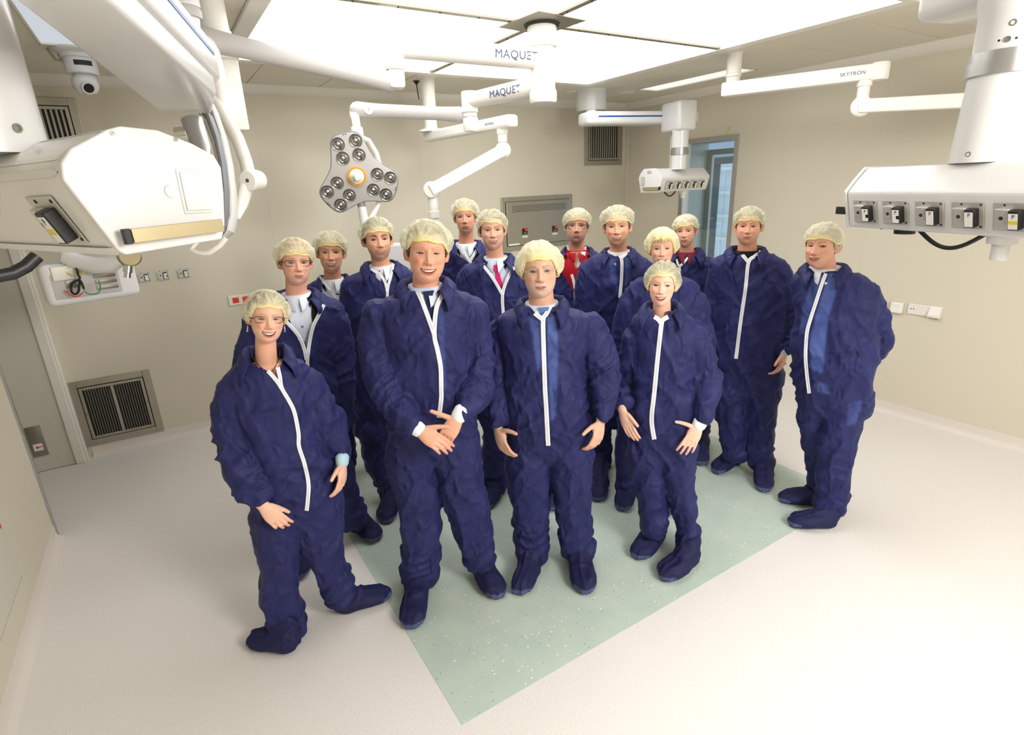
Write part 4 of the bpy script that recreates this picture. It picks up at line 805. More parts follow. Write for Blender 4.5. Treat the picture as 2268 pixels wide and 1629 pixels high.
def limb(C, ra, rb, avec, nseg=16, round_caps=True):
    """closed tube; ra along avec, rb across"""
    C = np.asarray(C, float); ra = np.asarray(ra, float); rb = np.asarray(rb, float); k = len(C)
    T = np.gradient(C, axis=0); T /= np.linalg.norm(T, axis=1)[:, None] + 1e-12
    cs, A, B = [], [], []
    if round_caps:
        pre = [(C[0] - T[0] * rb[0] * h, ra[0] * q, rb[0] * q, T[0]) for h, q in ((.62, .55), (.4, .8))]
        post = [(C[-1] + T[-1] * rb[-1] * h, ra[-1] * q, rb[-1] * q, T[-1]) for h, q in ((.4, .8), (.62, .55))]
        C = np.vstack([[p[0] for p in pre], C, [p[0] for p in post]]); ra = np.r_[[p[1] for p in pre], ra, [p[1] for p in post]]; rb = np.r_[[p[2] for p in pre], rb, [p[2] for p in post]]
        T = np.vstack([[p[3] for p in pre], T, [p[3] for p in post]]); k = len(C)
    a = np.asarray(avec, float); V = np.zeros((k * nseg + 2, 3)); th = np.arange(nseg) * 2 * np.pi / nseg
    for i in range(k):
        aa = a - T[i] * (a @ T[i]); aa /= np.linalg.norm(aa) + 1e-12; bb = np.cross(T[i], aa)
        V[i * nseg:(i + 1) * nseg] = C[i] + np.outer(np.cos(th) * ra[i], aa) + np.outer(np.sin(th) * rb[i], bb)
    F = [(i * nseg + j, i * nseg + (j + 1) % nseg, (i + 1) * nseg + (j + 1) % nseg, (i + 1) * nseg + j) for i in range(k - 1) for j in range(nseg)]
    V[-2] = C[0]; V[-1] = C[-1]
    F += [(k * nseg, (j + 1) % nseg, j) for j in range(nseg)] + [(k * nseg + 1, (k - 1) * nseg + j, (k - 1) * nseg + (j + 1) % nseg) for j in range(nseg)]
    return V, F
def loft(rings, cap=True):
    n = len(rings[0]); k = len(rings); V = np.vstack(rings)
    F = [(i * n + j, i * n + (j + 1) % n, (i + 1) * n + (j + 1) % n, (i + 1) * n + j) for i in range(k - 1) for j in range(n)]
    if cap:
        V = np.vstack([V, rings[0].mean(0), rings[-1].mean(0)])
        F += [(k * n, (j + 1) % n, j) for j in range(n)] + [(k * n + 1, (k - 1) * n + j, (k - 1) * n + (j + 1) % n) for j in range(n)]
    return V, F
def voxel(V, F, size):
    me = bpy.data.meshes.new('tmp'); me.from_pydata(np.asarray(V).tolist(), [], F); o = bpy.data.objects.new('tmp', me); COL.objects.link(o)
    md = o.modifiers.new('r', 'REMESH'); md.mode = 'VOXEL'; md.voxel_size = size; md.adaptivity = 0
    ev = o.evaluated_get(bpy.context.evaluated_depsgraph_get()); m = ev.to_mesh()
    v = np.zeros(len(m.vertices) * 3); m.vertices.foreach_get('co', v); v = v.reshape(-1, 3)
    ls = np.zeros(len(m.polygons), int); lt = np.zeros(len(m.polygons), int); m.polygons.foreach_get('loop_start', ls); m.polygons.foreach_get('loop_total', lt)
    li = np.zeros(len(m.loops), int); m.loops.foreach_get('vertex_index', li)
    f = li[ls[lt == 4][:, None] + np.arange(4)]
    ev.to_mesh_clear(); bpy.data.objects.remove(o); bpy.data.meshes.remove(me); return v, f
def edges_of(f): e = np.vstack([f[:, [0, 1]], f[:, [1, 2]], f[:, [2, 3]], f[:, [3, 0]]]); return e
def lap(v, f, it=2, lam=0.5):
    e = edges_of(f); n = len(v); deg = np.bincount(e.ravel(), minlength=n).astype(float)[:, None] + 1e-9; v = v.copy()
    for _ in range(it):
        s = np.stack([np.bincount(e[:, 0], v[e[:, 1], k], n) + np.bincount(e[:, 1], v[e[:, 0], k], n) for k in range(3)], 1); v += lam * (s / deg - v)
    return v
def normals(v, f):
    f = np.asarray(f); n = np.cross(v[f[:, 2]] - v[f[:, 0]], v[f[:, -1]] - v[f[:, 1]]); N = np.zeros_like(v)
    for k in range(f.shape[1]):
        for c in range(3): N[:, c] += np.bincount(f[:, k], n[:, c], len(v))
    return N / (np.linalg.norm(N, axis=1)[:, None] + 1e-12)
def bvh_of(v, f): return BVHTree.FromPolygons([tuple(p) for p in v], [tuple(int(i) for i in q) for q in f])
def set_col(o, cols, name='col'):
    a = o.data.color_attributes.new(name, 'FLOAT_COLOR', 'POINT'); c = np.ones((len(o.data.vertices), 4)); c[:, :3] = cols; a.data.foreach_set('color', c.ravel())
def L3(c): return np.array(lin(c)[:3])

# ---- materials
def cloth_mat():
    m = mat('coverall_navy', (48, 56, 128), rough=0.62, spec=0.25); nt = m.node_tree; b = nt.nodes['Principled BSDF']
    b.inputs['Sheen Weight'].default_value = 0.06; b.inputs['Sheen Roughness'].default_value = 0.4; b.inputs['Sheen Tint'].default_value = (0.6, 0.65, 1, 1)
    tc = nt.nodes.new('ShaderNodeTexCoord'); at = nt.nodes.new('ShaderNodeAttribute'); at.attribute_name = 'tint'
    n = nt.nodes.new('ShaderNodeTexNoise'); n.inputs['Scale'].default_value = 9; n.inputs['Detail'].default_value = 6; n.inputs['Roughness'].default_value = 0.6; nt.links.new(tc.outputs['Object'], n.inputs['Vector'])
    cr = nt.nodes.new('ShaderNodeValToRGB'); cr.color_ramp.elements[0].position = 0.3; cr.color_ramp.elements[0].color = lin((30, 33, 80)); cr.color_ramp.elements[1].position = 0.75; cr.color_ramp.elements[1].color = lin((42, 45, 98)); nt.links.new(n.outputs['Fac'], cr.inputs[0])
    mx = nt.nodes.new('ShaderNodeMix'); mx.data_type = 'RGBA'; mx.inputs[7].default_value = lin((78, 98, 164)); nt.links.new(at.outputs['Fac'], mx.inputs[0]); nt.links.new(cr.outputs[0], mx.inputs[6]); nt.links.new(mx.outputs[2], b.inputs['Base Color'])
    # creases and fine nonwoven grain
    mp = nt.nodes.new('ShaderNodeMapping'); mp.inputs['Scale'].default_value = (13, 13, 8); mp.inputs['Rotation'].default_value = (0.3, 0.5, 0.4); nt.links.new(tc.outputs['Object'], mp.inputs[0])
    v = nt.nodes.new('ShaderNodeTexNoise'); v.noise_type = 'RIDGED_MULTIFRACTAL'; v.inputs['Scale'].default_value = 1.3; v.inputs['Detail'].default_value = 3; v.inputs['Roughness'].default_value = 0.5; v.inputs['Distortion'].default_value = 0.7; nt.links.new(mp.outputs[0], v.inputs['Vector'])
    b1 = nt.nodes.new('ShaderNodeBump'); b1.inputs['Strength'].default_value = 0.75; b1.inputs['Distance'].default_value = 0.026; nt.links.new(v.outputs['Fac'], b1.inputs['Height'])
    g = nt.nodes.new('ShaderNodeTexNoise'); g.inputs['Scale'].default_value = 260; g.inputs['Detail'].default_value = 2; nt.links.new(tc.outputs['Object'], g.inputs['Vector'])
    b2 = nt.nodes.new('ShaderNodeBump'); b2.inputs['Strength'].default_value = 0.10; b2.inputs['Distance'].default_value = 0.002; nt.links.new(g.outputs['Fac'], b2.inputs['Height']); nt.links.new(b1.outputs[0], b2.inputs['Normal']); nt.links.new(b2.outputs[0], b.inputs['Normal'])
    return m
M_cloth = cloth_mat()
def shoe_mat():
    m = mat('shoe_cover_navy', (38, 40, 84), rough=0.65, spec=0.2); nt = m.node_tree; b = nt.nodes['Principled BSDF']
    tc = nt.nodes.new('ShaderNodeTexCoord'); sp = nt.nodes.new('ShaderNodeSeparateXYZ'); nt.links.new(tc.outputs['Object'], sp.inputs[0]); at = nt.nodes.new('ShaderNodeAttribute'); at.attribute_name = 'tread'
    def mth(op, a, b_=None):
        q = nt.nodes.new('ShaderNodeMath'); q.operation = op
        for i, s in enumerate((a, b_)):
            if s is None: continue
            if isinstance(s, (int, float)): q.inputs[i].default_value = s
            else: nt.links.new(s, q.inputs[i])
        return q.outputs[0]
    zig = mth('ABSOLUTE', mth('SUBTRACT', mth('FRACT', mth('MULTIPLY', sp.outputs[0], 55)), 0.5))
    st = mth('FRACT', mth('ADD', mth('MULTIPLY', mth('ADD', sp.outputs[1], sp.outputs[2]), 90), mth('MULTIPLY', zig, 1.6)))
    ms = mth('MULTIPLY', mth('GREATER_THAN', st, 0.62), at.outputs['Fac'])
    mx = nt.nodes.new('ShaderNodeMix'); mx.data_type = 'RGBA'; mx.inputs[6].default_value = lin((32, 34, 72)); mx.inputs[7].default_value = lin((128, 142, 190)); nt.links.new(ms, mx.inputs[0]); nt.links.new(mx.outputs[2], b.inputs['Base Color'])
    v = nt.nodes.new('ShaderNodeTexNoise'); v.inputs['Scale'].default_value = 30; v.inputs['Detail'].default_value = 3; nt.links.new(tc.outputs['Object'], v.inputs['Vector'])
    b1 = nt.nodes.new('ShaderNodeBump'); b1.inputs['Strength'].default_value = 0.35; b1.inputs['Distance'].default_value = 0.006; nt.links.new(v.outputs['Fac'], b1.inputs['Height']); nt.links.new(b1.outputs[0], b.inputs['Normal'])
    return m
M_shoe = shoe_mat()
M_skin = vcolmat('skin', rough=0.46, spec=0.35, sss=0.12, bump=0.06, bscale=900)
M_eye = vcolmat('eyeball', rough=0.25, spec=0.35)
M_teeth = mat('teeth', (244, 236, 220), rough=0.3)
M_shirtv = vcolmat('shirt_cloth', rough=0.7, spec=0.2)
M_zip = mat('white_zip', (240, 241, 245), rough=0.5)
M_zip2 = mat('zip_teeth', (206, 210, 222), rough=0.45)
def hair_mat(rgb):
    m = mat('hair', rgb, rough=0.6, spec=0.3, var=0.35, vscale=60); nt = m.node_tree; b = nt.nodes['Principled BSDF']
    tc = nt.nodes.new('ShaderNodeTexCoord'); mp = nt.nodes.new('ShaderNodeMapping'); mp.inputs['Scale'].default_value = (300, 60, 60); nt.links.new(tc.outputs['Object'], mp.inputs[0])
    n = nt.nodes.new('ShaderNodeTexNoise'); n.inputs['Scale'].default_value = 1; nt.links.new(mp.outputs[0], n.inputs['Vector'])
    bp = nt.nodes.new('ShaderNodeBump'); bp.inputs['Strength'].default_value = 0.7; bp.inputs['Distance'].default_value = 0.004; nt.links.new(n.outputs['Fac'], bp.inputs['Height']); nt.links.new(bp.outputs[0], b.inputs['Normal']); return m
def net_mat():
    m = bpy.data.materials.new('hair_net_mesh'); m.use_nodes = True; nt = m.node_tree; nt.nodes.clear(); o = nt.nodes.new('ShaderNodeOutputMaterial')
    tc = nt.nodes.new('ShaderNodeTexCoord'); at = nt.nodes.new('ShaderNodeAttribute'); at.attribute_name = 'dens'
    def mth(op, a, b_=None, c=None):
        q = nt.nodes.new('ShaderNodeMath'); q.operation = op
        for i, s in enumerate((a, b_, c)):
            if s is None: continue
            if isinstance(s, (int, float)): q.inputs[i].default_value = s
            else: nt.links.new(s, q.inputs[i])
        return q.outputs[0]
    v = nt.nodes.new('ShaderNodeTexVoronoi'); v.feature = 'DISTANCE_TO_EDGE'; v.inputs['Scale'].default_value = 120
    mp = nt.nodes.new('ShaderNodeMapping'); mp.inputs['Scale'].default_value = (1.0, 1.0, 0.55); nt.links.new(tc.outputs['Object'], mp.inputs[0]); nt.links.new(mp.outputs[0], v.inputs['Vector'])
    fib = mth('LESS_THAN', v.outputs['Distance'], 0.09)
    n = nt.nodes.new('ShaderNodeTexNoise'); n.noise_type = 'RIDGED_MULTIFRACTAL'; n.inputs['Scale'].default_value = 17; n.inputs['Detail'].default_value = 3; n.inputs['Distortion'].default_value = 1.2; nt.links.new(mp.outputs[0], n.inputs['Vector'])
    fold = mth('MULTIPLY', mth('SUBTRACT', n.outputs['Fac'], 0.9), 0.7)
    fac = mth('ADD', mth('MULTIPLY', fib, 0.16), mth('ADD', at.outputs['Fac'], mth('MAXIMUM', fold, 0.0))); facn = nt.nodes.new('ShaderNodeClamp'); nt.links.new(fac, facn.inputs[0]); facn.inputs['Max'].default_value = 0.97
    ye = nt.nodes.new('ShaderNodeMix'); ye.data_type = 'RGBA'; ye.inputs[6].default_value = lin((248, 244, 213)); ye.inputs[7].default_value = lin((250, 242, 156)); nt.links.new(mth('MULTIPLY', mth('SUBTRACT', at.outputs['Fac'], 0.62), 1.9), ye.inputs[0])
    d = nt.nodes.new('ShaderNodeBsdfDiffuse'); t = nt.nodes.new('ShaderNodeBsdfTranslucent'); nt.links.new(ye.outputs[2], d.inputs[0]); nt.links.new(ye.outputs[2], t.inputs[0])
    m1 = nt.nodes.new('ShaderNodeMixShader'); m1.inputs[0].default_value = 0.25; nt.links.new(d.outputs[0], m1.inputs[1]); nt.links.new(t.outputs[0], m1.inputs[2])
    tr = nt.nodes.new('ShaderNodeBsdfTransparent'); m2 = nt.nodes.new('ShaderNodeMixShader'); nt.links.new(facn.outputs[0], m2.inputs[0]); nt.links.new(tr.outputs[0], m2.inputs[1]); nt.links.new(m1.outputs[0], m2.inputs[2]); nt.links.new(m2.outputs[0], o.inputs[0])
    return m
M_net = net_mat()
M_netband = mat('net_elastic_band', (242, 236, 160), rough=0.8)

# ------------------------------------------------------------------ head
def ell(D, c, Rr):
    c = np.array(c); Rr = np.array(Rr); A = ((D / Rr) ** 2).sum(1); B = -2 * (D * c / Rr ** 2).sum(1); C = ((c / Rr) ** 2).sum() - 1
    q = B * B - 4 * A * C; return np.where(q > 0, np.maximum((-B + np.sqrt(np.maximum(q, 0))) / (2 * A), 0), 0)
def head_r(D, h):
    fw, jw = h['fw'], h['jw']
    E = [ell(D, (0, .014, .033), (.074, .094, .088)), ell(D, (0, -.022, -.016), (.0655 * fw, .066, .078)), ell(D, (0, -.024, -.046), (.054 * jw, .060, .065)), ell(D, (0, -.018, .04), (.062, .071, .062))]
    return sum(e ** 12 for e in E) ** (1 / 12.)
def dens_lin(n, lo, hi, f):
    t = np.linspace(lo, hi, 4000); w = np.cumsum(f(t)); w = (w - w[0]) / (w[-1] - w[0]); return np.interp(np.linspace(0, 1, n), w, t)
def mouth_curves(x, h):
    mw = h['mw']; u = np.clip(np.abs(x) / mw, 0, 1); op = h['open']; lf = h['lift']; zc = -.0595
    base = zc + lf * u ** 2
    return base + op * .30 * (1 - u ** 2), base - op * .70 * (1 - u ** 2) ** 0.8, u, base
def build_head(h, q):
    nlon, nlat = int(150 * q), int(136 * q)
    th = dens_lin(nlon + 1, -math.pi, math.pi, lambda t: 1 + 4.2 * np.exp(-(t / .62) ** 4))[:-1]; ph = dens_lin(nlat, -math.pi / 2 + .02, math.pi / 2 - .02, lambda t: 1 + 3.2 * np.exp(-((t + .22) / .62) ** 4))
    TH, PH = np.meshgrid(th, ph); TH = TH.ravel(); PH = PH.ravel()
    D = np.stack([np.sin(TH) * np.cos(PH), -np.cos(TH) * np.cos(PH), np.sin(PH)], 1); P = D * head_r(D, h)[:, None]
    x, z = P[:, 0].copy(), P[:, 2].copy(); ax = np.abs(x); fr = smooth01(-D[:, 1], .12, .42); sm = h['smile']; ns = h['nose']
    o = np.zeros(len(P))
    k = np.clip((.020 - z) / .048, 0, 1.0); pr = np.where(z > -.028, .002 + (.0195 * ns) * k ** 1.25, (.0215 * ns) * np.clip(1 - (-.028 - z) / .0115, 0, 1) ** .6); pr *= smooth01(z, .045, .012) * (z > -.0396)
    o += pr * np.exp(-(ax / (.0072 + .0035 * k)) ** 2.4)
    o += .0085 * ns * gs(ax - .0130, .0058) * gs(z + .0305, .0065) + .003 * gs(x, .008) * gs(z + .027, .007)
    o -= .004 * gs(ax - .0065, .003) * gs(z + .0385, .0028)
    o -= .0085 * gs(ax - .031, .0155) * gs(z - .007, .0115) + .004 * gs(ax - .0150, .006) * gs(z - .011, .010)
    o += (.0038 * h['brow']) * gs(z - .0255, .0062) * smooth01(ax, .006, .016) * smooth01(ax, .062, .048)
    o += .0020 * gs(ax - .031, .014) * gs(z - .0145, .003) - .0012 * gs(ax - .031, .013) * gs(z + .0085, .0024) + .0010 * gs(ax - .031, .013) * gs(z + .0030, .003)
    o += (.0030 + .0050 * sm) * gs(ax - .038, .0135) * gs(z + .0235, .0125)
    # nasolabial fold
    lx = .0175 + (-.030 - z) * .62; o -= (.0010 + .0022 * sm) * gs(ax - lx, .0024) * smooth01(z, -.062, -.052) * smooth01(z, -.026, -.034)
    o += .0052 * gs(x, .028) * gs(z + .058, .017) - .0008 * gs(x, .0025) * gs(z + .047, .005)
    o -= .0034 * gs(x, .016) * gs(z + .0775, .0048); o += (.006 * h['chin']) * gs(x, .017) * gs(z + .095, .012)
    if h.get('dchin'): o += h['dchin'] * gs(x, .034) * gs(z + .118, .012)
    # forehead lines, crow's feet
    for zz in (.046, .054): o -= h['age'] * .0007 * gs(z - zz - .002 * np.cos(x * 90), .0013) * smooth01(ax, .04, .02)
    o -= h['age'] * .0006 * gs(np.sin((z + ax * .5) * 700), .35) * gs(ax - .054, .007) * gs(z - .006, .009)
    # mouth
    zu, zl, u, zb_ = mouth_curves(x, h); inm = (ax < h['mw']); lt = .0052 * h['lip'] * (1 - u ** 2) ** .5; lb = .0075 * h['lip'] * (1 - u ** 2) ** .5
    upl = inm & (z >= zu) & (z < zu + lt); lol = inm & (z <= zl) & (z > zl - lb); cav = inm & (z < zu) & (z > zl) & (h['open'] > .0012)
    o += np.where(inm, .0026 * h['lip'] * gs(z - zu - lt * .45, .0026) * (1 - u ** 3) + .0034 * h['lip'] * gs(z - zl + lb * .45, .0034) * (1 - u ** 3), 0)
    o -= .0016 * gs(ax - h['mw'] - .001, .003) * gs(z - (-.0595 + h['lift']), .0035)
    if h['open'] <= .0012: o -= np.where(inm, .0016 * gs(z - zb_, .0011), 0)
    # eyes
    ex, ez, ew = .0315, .0065, .0142; ue = np.clip(np.abs(ax - ex) / ew, 0, 1); eo = h['eye']
    zt_ = ez + .0052 * eo * (1 - ue ** 2) ** .75; zb2 = ez - .0038 * eo * (1 - ue ** 2) ** .8; eye = (ue < .97) & (z < zt_) & (z > zb2) & (D[:, 1] < 0)
    P[:, 1] -= o * fr
    ys = P[(np.abs(x - ex) < .004) & (np.abs(z - ez) < .003) & (D[:, 1] < 0), 1].mean()
    P[eye, 1] += .006 ; P[cav & (D[:, 1] < 0), 1] += .010
    lid = (ue < 1) & (z >= zt_) & (z < zt_ + .0035) & (D[:, 1] < 0); P[lid, 1] -= .0012
    # colours
    sk = L3(h['skin']); C = np.tile(sk, (len(P), 1)); nz = vnoise(D * 22, 5)[:, None]; C *= 0.95 + .10 * nz
    def mixc(mask, col, a):
        mm = (np.asarray(mask, float) * a * (D[:, 1] < 0.1))[:, None]; C[:] = C * (1 - mm) + np.asarray(col) * mm
    red = sk * np.array([.98, .66, .60])
    mixc(gs(ax - .040, .018) * gs(z + .022, .016), red, .45 + .2 * sm); mixc(gs(x, .012) * gs(z + .027, .012), red, .5 * h.get('rednose', 1)); mixc(gs(x, .02) * gs(z + .096, .012), red, .25); mixc(gs(z - .045, .02) * gs(x, .05), sk * 1.06, .5)
    mixc(gs(ax - .03, .016) * gs(z + .003, .008), sk * np.array([.86, .72, .70]), .35); mixc(gs(ax - .029, .016) * gs(z - .015, .006), sk * np.array([.80, .66, .62]), .35)
    lipc = L3(h['lipc']); mixc(upl, lipc * .86, .9); mixc(lol, lipc, .85); mixc(cav, L3((70, 22, 20)), .95)
    if h['open'] <= .0012: mixc(inm & (np.abs(z - zb_) < .0011), L3((96, 48, 42)), .8)
    mixc(gs(ax - .0065, .0026) * gs(z + .0385, .0022), L3((70, 34, 28)), .85)
    hb = L3(h['browc']); bz_c = .0262 + .004 * gs(ax - .036, .016) - .002 * smooth01(ax, .04, .056); bt = .0030 * h['browt'] * smooth01(ax, .058, .030)
    mixc(smooth01(np.abs(z - bz_c), bt * 1.5, bt * .5) * smooth01(ax, .009, .014) * smooth01(ax, .057, .050) * (.5 + .5 * (vnoise(P * 900, 3) > .35)), hb, h.get('browa', .75))
    mixc((ue < 1) & (z >= zt_ - .0003) & (z < zt_ + .0018), L3((44, 28, 22)), .9); mixc((ue < .98) & (z <= zb2) & (z > zb2 - .0010), L3((120, 72, 60)), .5)
    mixc(eye, L3((150, 100, 90)), .8)
    if h.get('beard'):
        bc, ba = h['beard']; bm_ = smooth01(z, -.036, -.050) * (1 - np.clip(upl + lol + cav * 1., 0, 1)) * smooth01(P[:, 1], .02, -.01); bm_ *= 1 - .8 * gs(ax - .034, .012) * gs(z + .038, .012)
        mixc(bm_ * (.55 + .45 * vnoise(P * 700, 9)), L3(bc), ba)
    if h.get('stache'):
        bc, ba = h['stache']; mixc(smooth01(np.abs(z + .0475), .006, .003) * smooth01(ax, .026, .020) * (.5 + .5 * vnoise(P * 800, 7)), L3(bc), ba)
    n = nlon; F = [(i * n + j, i * n + (j + 1) % n, (i + 1) * n + (j + 1) % n, (i + 1) * n + j) for i in range(nlat - 1) for j in range(n)]
    P = np.vstack([P, P[:n].mean(0), P[-n:].mean(0)]); C = np.vstack([C, C[:1], C[-1:]]); m = nlat * n
    F += [(m, (j + 1) % n, j) for j in range(n)] + [(m + 1, (nlat - 1) * n + j, (nlat - 1) * n + (j + 1) % n) for j in range(n)]
    return P, F, C, ys, (ex, ez)
def build_ear(side, h):
    V = []; na, nr = 22, 7
    for j in range(nr):
        r = j / (nr - 1)
        for a in range(na):
            t = 2 * math.pi * a / na; yy = r * .0165 * math.cos(t) * (1 + .15 * math.sin(t)); zz = r * .031 * math.sin(t) * (1 if math.sin(t) > 0 else .95); yy *= (1 if math.sin(t) > -.3 else .8)
            hh = .004 + .0075 * math.exp(-((r - .84) / .13) ** 2) * (.5 + .5 * (math.cos(t - .6) > -.6)) - .004 * math.exp(-((r - .45) / .2) ** 2) - (.010 if j == nr - 1 else 0) + yy * .55
            V.append((side * (.0715 * h['fw'] ** .5 + hh), .013 + yy, -.003 + zz))
    F = []
    for j in range(nr - 1):
        for a in range(na): F.append((j * na + a, j * na + (a + 1) % na, (j + 1) * na + (a + 1) % na, (j + 1) * na + a))
    return np.array(V), F
def uv_sphere(c, r, nu=22, nv=14):
    V = []; 
    for i in range(nv + 1):
        p = math.pi * i / nv
        for j in range(nu): t = 2 * math.pi * j / nu; V.append((c[0] + r * math.sin(p) * math.cos(t), c[1] - r * math.cos(p), c[2] + r * math.sin(p) * math.sin(t)))
    F = [(i * nu + j, i * nu + (j + 1) % nu, (i + 1) * nu + (j + 1) % nu, (i + 1) * nu + j) for i in range(nv) for j in range(nu)]
    return np.array(V), F
# ------------------------------------------------------------------ hand
def hand_geo(W, D, N, tside, size, curl, splay=0.06, thumb=(0.75, -0.15), tb=0.25):
    W = np.asarray(W, float); D = unit(D); N = np.asarray(N, float); N = unit(N - D * (N @ D)); X = np.cross(D, N) * tside; s = size; G = Geo()
    C = [W + D * q * s for q in (-.03, 0, .03, .06, .088)]; V, F = limb(C, [.027 * s, .028 * s, .036 * s, .041 * s, .039 * s], [.021 * s, .019 * s, .0185 * s, .0155 * s, .011 * s], X, 16); G.add(V, F)
    V, F = limb([W + D * .02 * s + X * .020 * s - N * .006 * s, W + D * .055 * s + X * .030 * s - N * .006 * s], [.016 * s, .012 * s], [.013 * s, .010 * s], X, 12); G.add(V, F)
    for i, (off, ls) in enumerate(((.029, (.044, .027, .021)), (.0095, (.048, .031, .022)), (-.010, (.044, .029, .021)), (-.0285, (.035, .021, .018)))):
        p = W + D * (.074 - .006 * (i == 3)) * s + X * off * s; d = unit(D + X * (1.5 - i) * splay); r0 = (.0092, .0094, .0090, .0080)[i] * s; ang = 0; pts = [p, p + d * .014 * s]; p = pts[-1]
        for j, l in enumerate(ls):
            ang += curl[j] * (1 + .10 * (i - 1.5)); dd_ = d * math.cos(ang) - N * math.sin(ang); p = p + dd_ * l * s; pts.append(p)
        rr = [r0 * 1.05, r0 * 1.02, r0, r0 * .92, r0 * .80]; V, F = limb(pts, rr, rr, X, 10); G.add(V, F)
    p = W + D * .018 * s + X * .024 * s; d = unit(D * (1 - thumb[0]) + X * thumb[0] + N * thumb[1]); pts = [p]
    for j, l in enumerate((.040, .033, .026)):
        p = p + d * l * s; pts.append(p); d = unit(d + D * tb - N * tb * .3)
    rr = [.0135 * s, .0125 * s, .0108 * s, .009 * s]; V, F = limb(pts, rr, rr, N, 10); G.add(V, F)
    return G.get()
def inpoly(x, y, poly):
    c = np.zeros(len(x), bool); n = len(poly); j = n - 1
    for i in range(n):
        xi, yi = poly[i]; xj, yj = poly[j]
        c ^= ((yi > y) != (yj > y)) & (x < (xj - xi) * (y - yi) / ((yj - yi) or 1e-9) + xi); j = i
    return c
def cast(bvh, x, y):
    h = bvh.ray_cast(Vector(CAMP), Vector(unit(ray(x, y))))
    return None if h[0] is None else (np.array(h[0]), np.array(h[1]))
def resample(pts, step):
    P = np.array(pts, float); P = catmull(P, 8) if len(P) > 2 else P; s = np.r_[0, np.cumsum(np.linalg.norm(np.diff(P, axis=0), axis=1))]; n = max(2, int(s[-1] / step) + 1)
    t = np.linspace(0, s[-1], n); return np.stack([np.interp(t, s, P[:, k]) for k in range(P.shape[1])], 1)
def ribbon(bvh, pts, wpx, off, name, mats, root, step=5):
    P = resample(pts, step); T = np.gradient(P, axis=0); T /= np.linalg.norm(T, axis=1)[:, None]; N = np.stack([-T[:, 1], T[:, 0]], 1)
    prof = [(-1, .0), (-.8, .0022), (-.28, .0026), (0, .0012), (.28, .0026), (.8, .0022), (1, .0)]; m = len(prof)
    dd = np.full((len(P), 3), np.nan)
    for i in range(len(P)):
        for k, s in enumerate((-1, 0, 1)):
            h = cast(bvh, *(P[i] + N[i] * s * wpx / 2))
            if h: dd[i, k] = dep(h[0])
    med = np.nanmedian(dd)
    for k in range(3):
        c = dd[:, k]; ok = ~np.isnan(c); dd[:, k] = np.interp(np.arange(len(c)), np.where(ok)[0], c[ok]) if ok.any() else med
    dd = np.minimum(dd, dd.mean(1)[:, None] + .006)
    ker = np.array([1, 2, 3, 2, 1.]) / 9
    if len(P) > 5:
        for k in range(3): q = np.r_[dd[:1, k].repeat(2), dd[:, k], dd[-1:, k].repeat(2)]; dd[:, k] = np.minimum(np.convolve(q, ker, 'valid'), dd[:, k] + .002)
    V = []; F = []; mi = []
    for i in range(len(P)):
        for s, hgt in prof:
            D = np.interp(s, (-1, 0, 1), dd[i]); V.append(atd(*(P[i] + N[i] * s * wpx / 2), D - off - hgt))
    for i in range(len(P) - 1):
        for j in range(m - 1): F.append((i * m + j, i * m + j + 1, (i + 1) * m + j + 1, (i + 1) * m + j)); mi.append(1 if j in (2, 3) and len(mats) > 1 else 0)
    return mkobj(name, V, F, mats, root, angle=60, mi=mi)
def patch(bvh, poly, off, name, m, root, step=5, close=True):
    P = np.array(poly, float); n = len(P); bd = []
    for i in range(n):
        a, b_ = P[i], P[(i + 1) % n]; k = max(1, int(np.linalg.norm(b_ - a) / step)); bd += [a + (b_ - a) * j / k for j in range(k)]
    bd = np.array(bd); x0, y0 = bd.min(0); x1, y1 = bd.max(0); gx_, gy_ = np.meshgrid(np.arange(x0 + step / 2, x1, step), np.arange(y0 + step / 2, y1, step)); g_ = np.stack([gx_.ravel(), gy_.ravel()], 1)
    g_ = g_[inpoly(g_[:, 0], g_[:, 1], [tuple(q) for q in P])] if len(g_) else g_
    if len(g_): dm = np.min(np.linalg.norm(g_[:, None] - bd[None], axis=2), 1); g_ = g_[dm > step * .45]
    pts = [Vector(q) for q in bd] + [Vector(q) for q in g_]
    vo, _, fo, *_r = delaunay_2d_cdt(pts, [], [list(range(len(bd)))], 1, 1e-4)
    D = []; X = np.array([v[:] for v in vo])
    for v in X: h = cast(bvh, *v); D.append(dep(h[0]) if h else np.nan)
    D = np.array(D); ok = ~np.isnan(D)
    if not ok.any(): return None
    med = np.median(D[ok]); D = np.where(ok & (np.abs(D - med) < .25), D, np.nan); ok = ~np.isnan(D)
    for i in np.where(~ok)[0]: D[i] = D[ok][np.argmin(np.linalg.norm(X[ok] - X[i], axis=1))]
    V = [atd(*X[i], D[i] - off) for i in range(len(X))]; F = [tuple(f) for f in fo]
    if close:
        n_ = len(V); V += [atd(*X[i], D[i] - off + .004) for i in range(len(X))]; F += [tuple(i + n_ for i in f[::-1]) for f in fo]; ec = {}
        for f in fo:
            for a, b_ in zip(f, list(f[1:]) + [f[0]]): ec[(a, b_)] = 1
        F += [(b_, a, a + n_, b_ + n_) for (a, b_) in ec if (b_, a) not in ec]
    o = mkobj(name, V, F, m, root, angle=50); return o

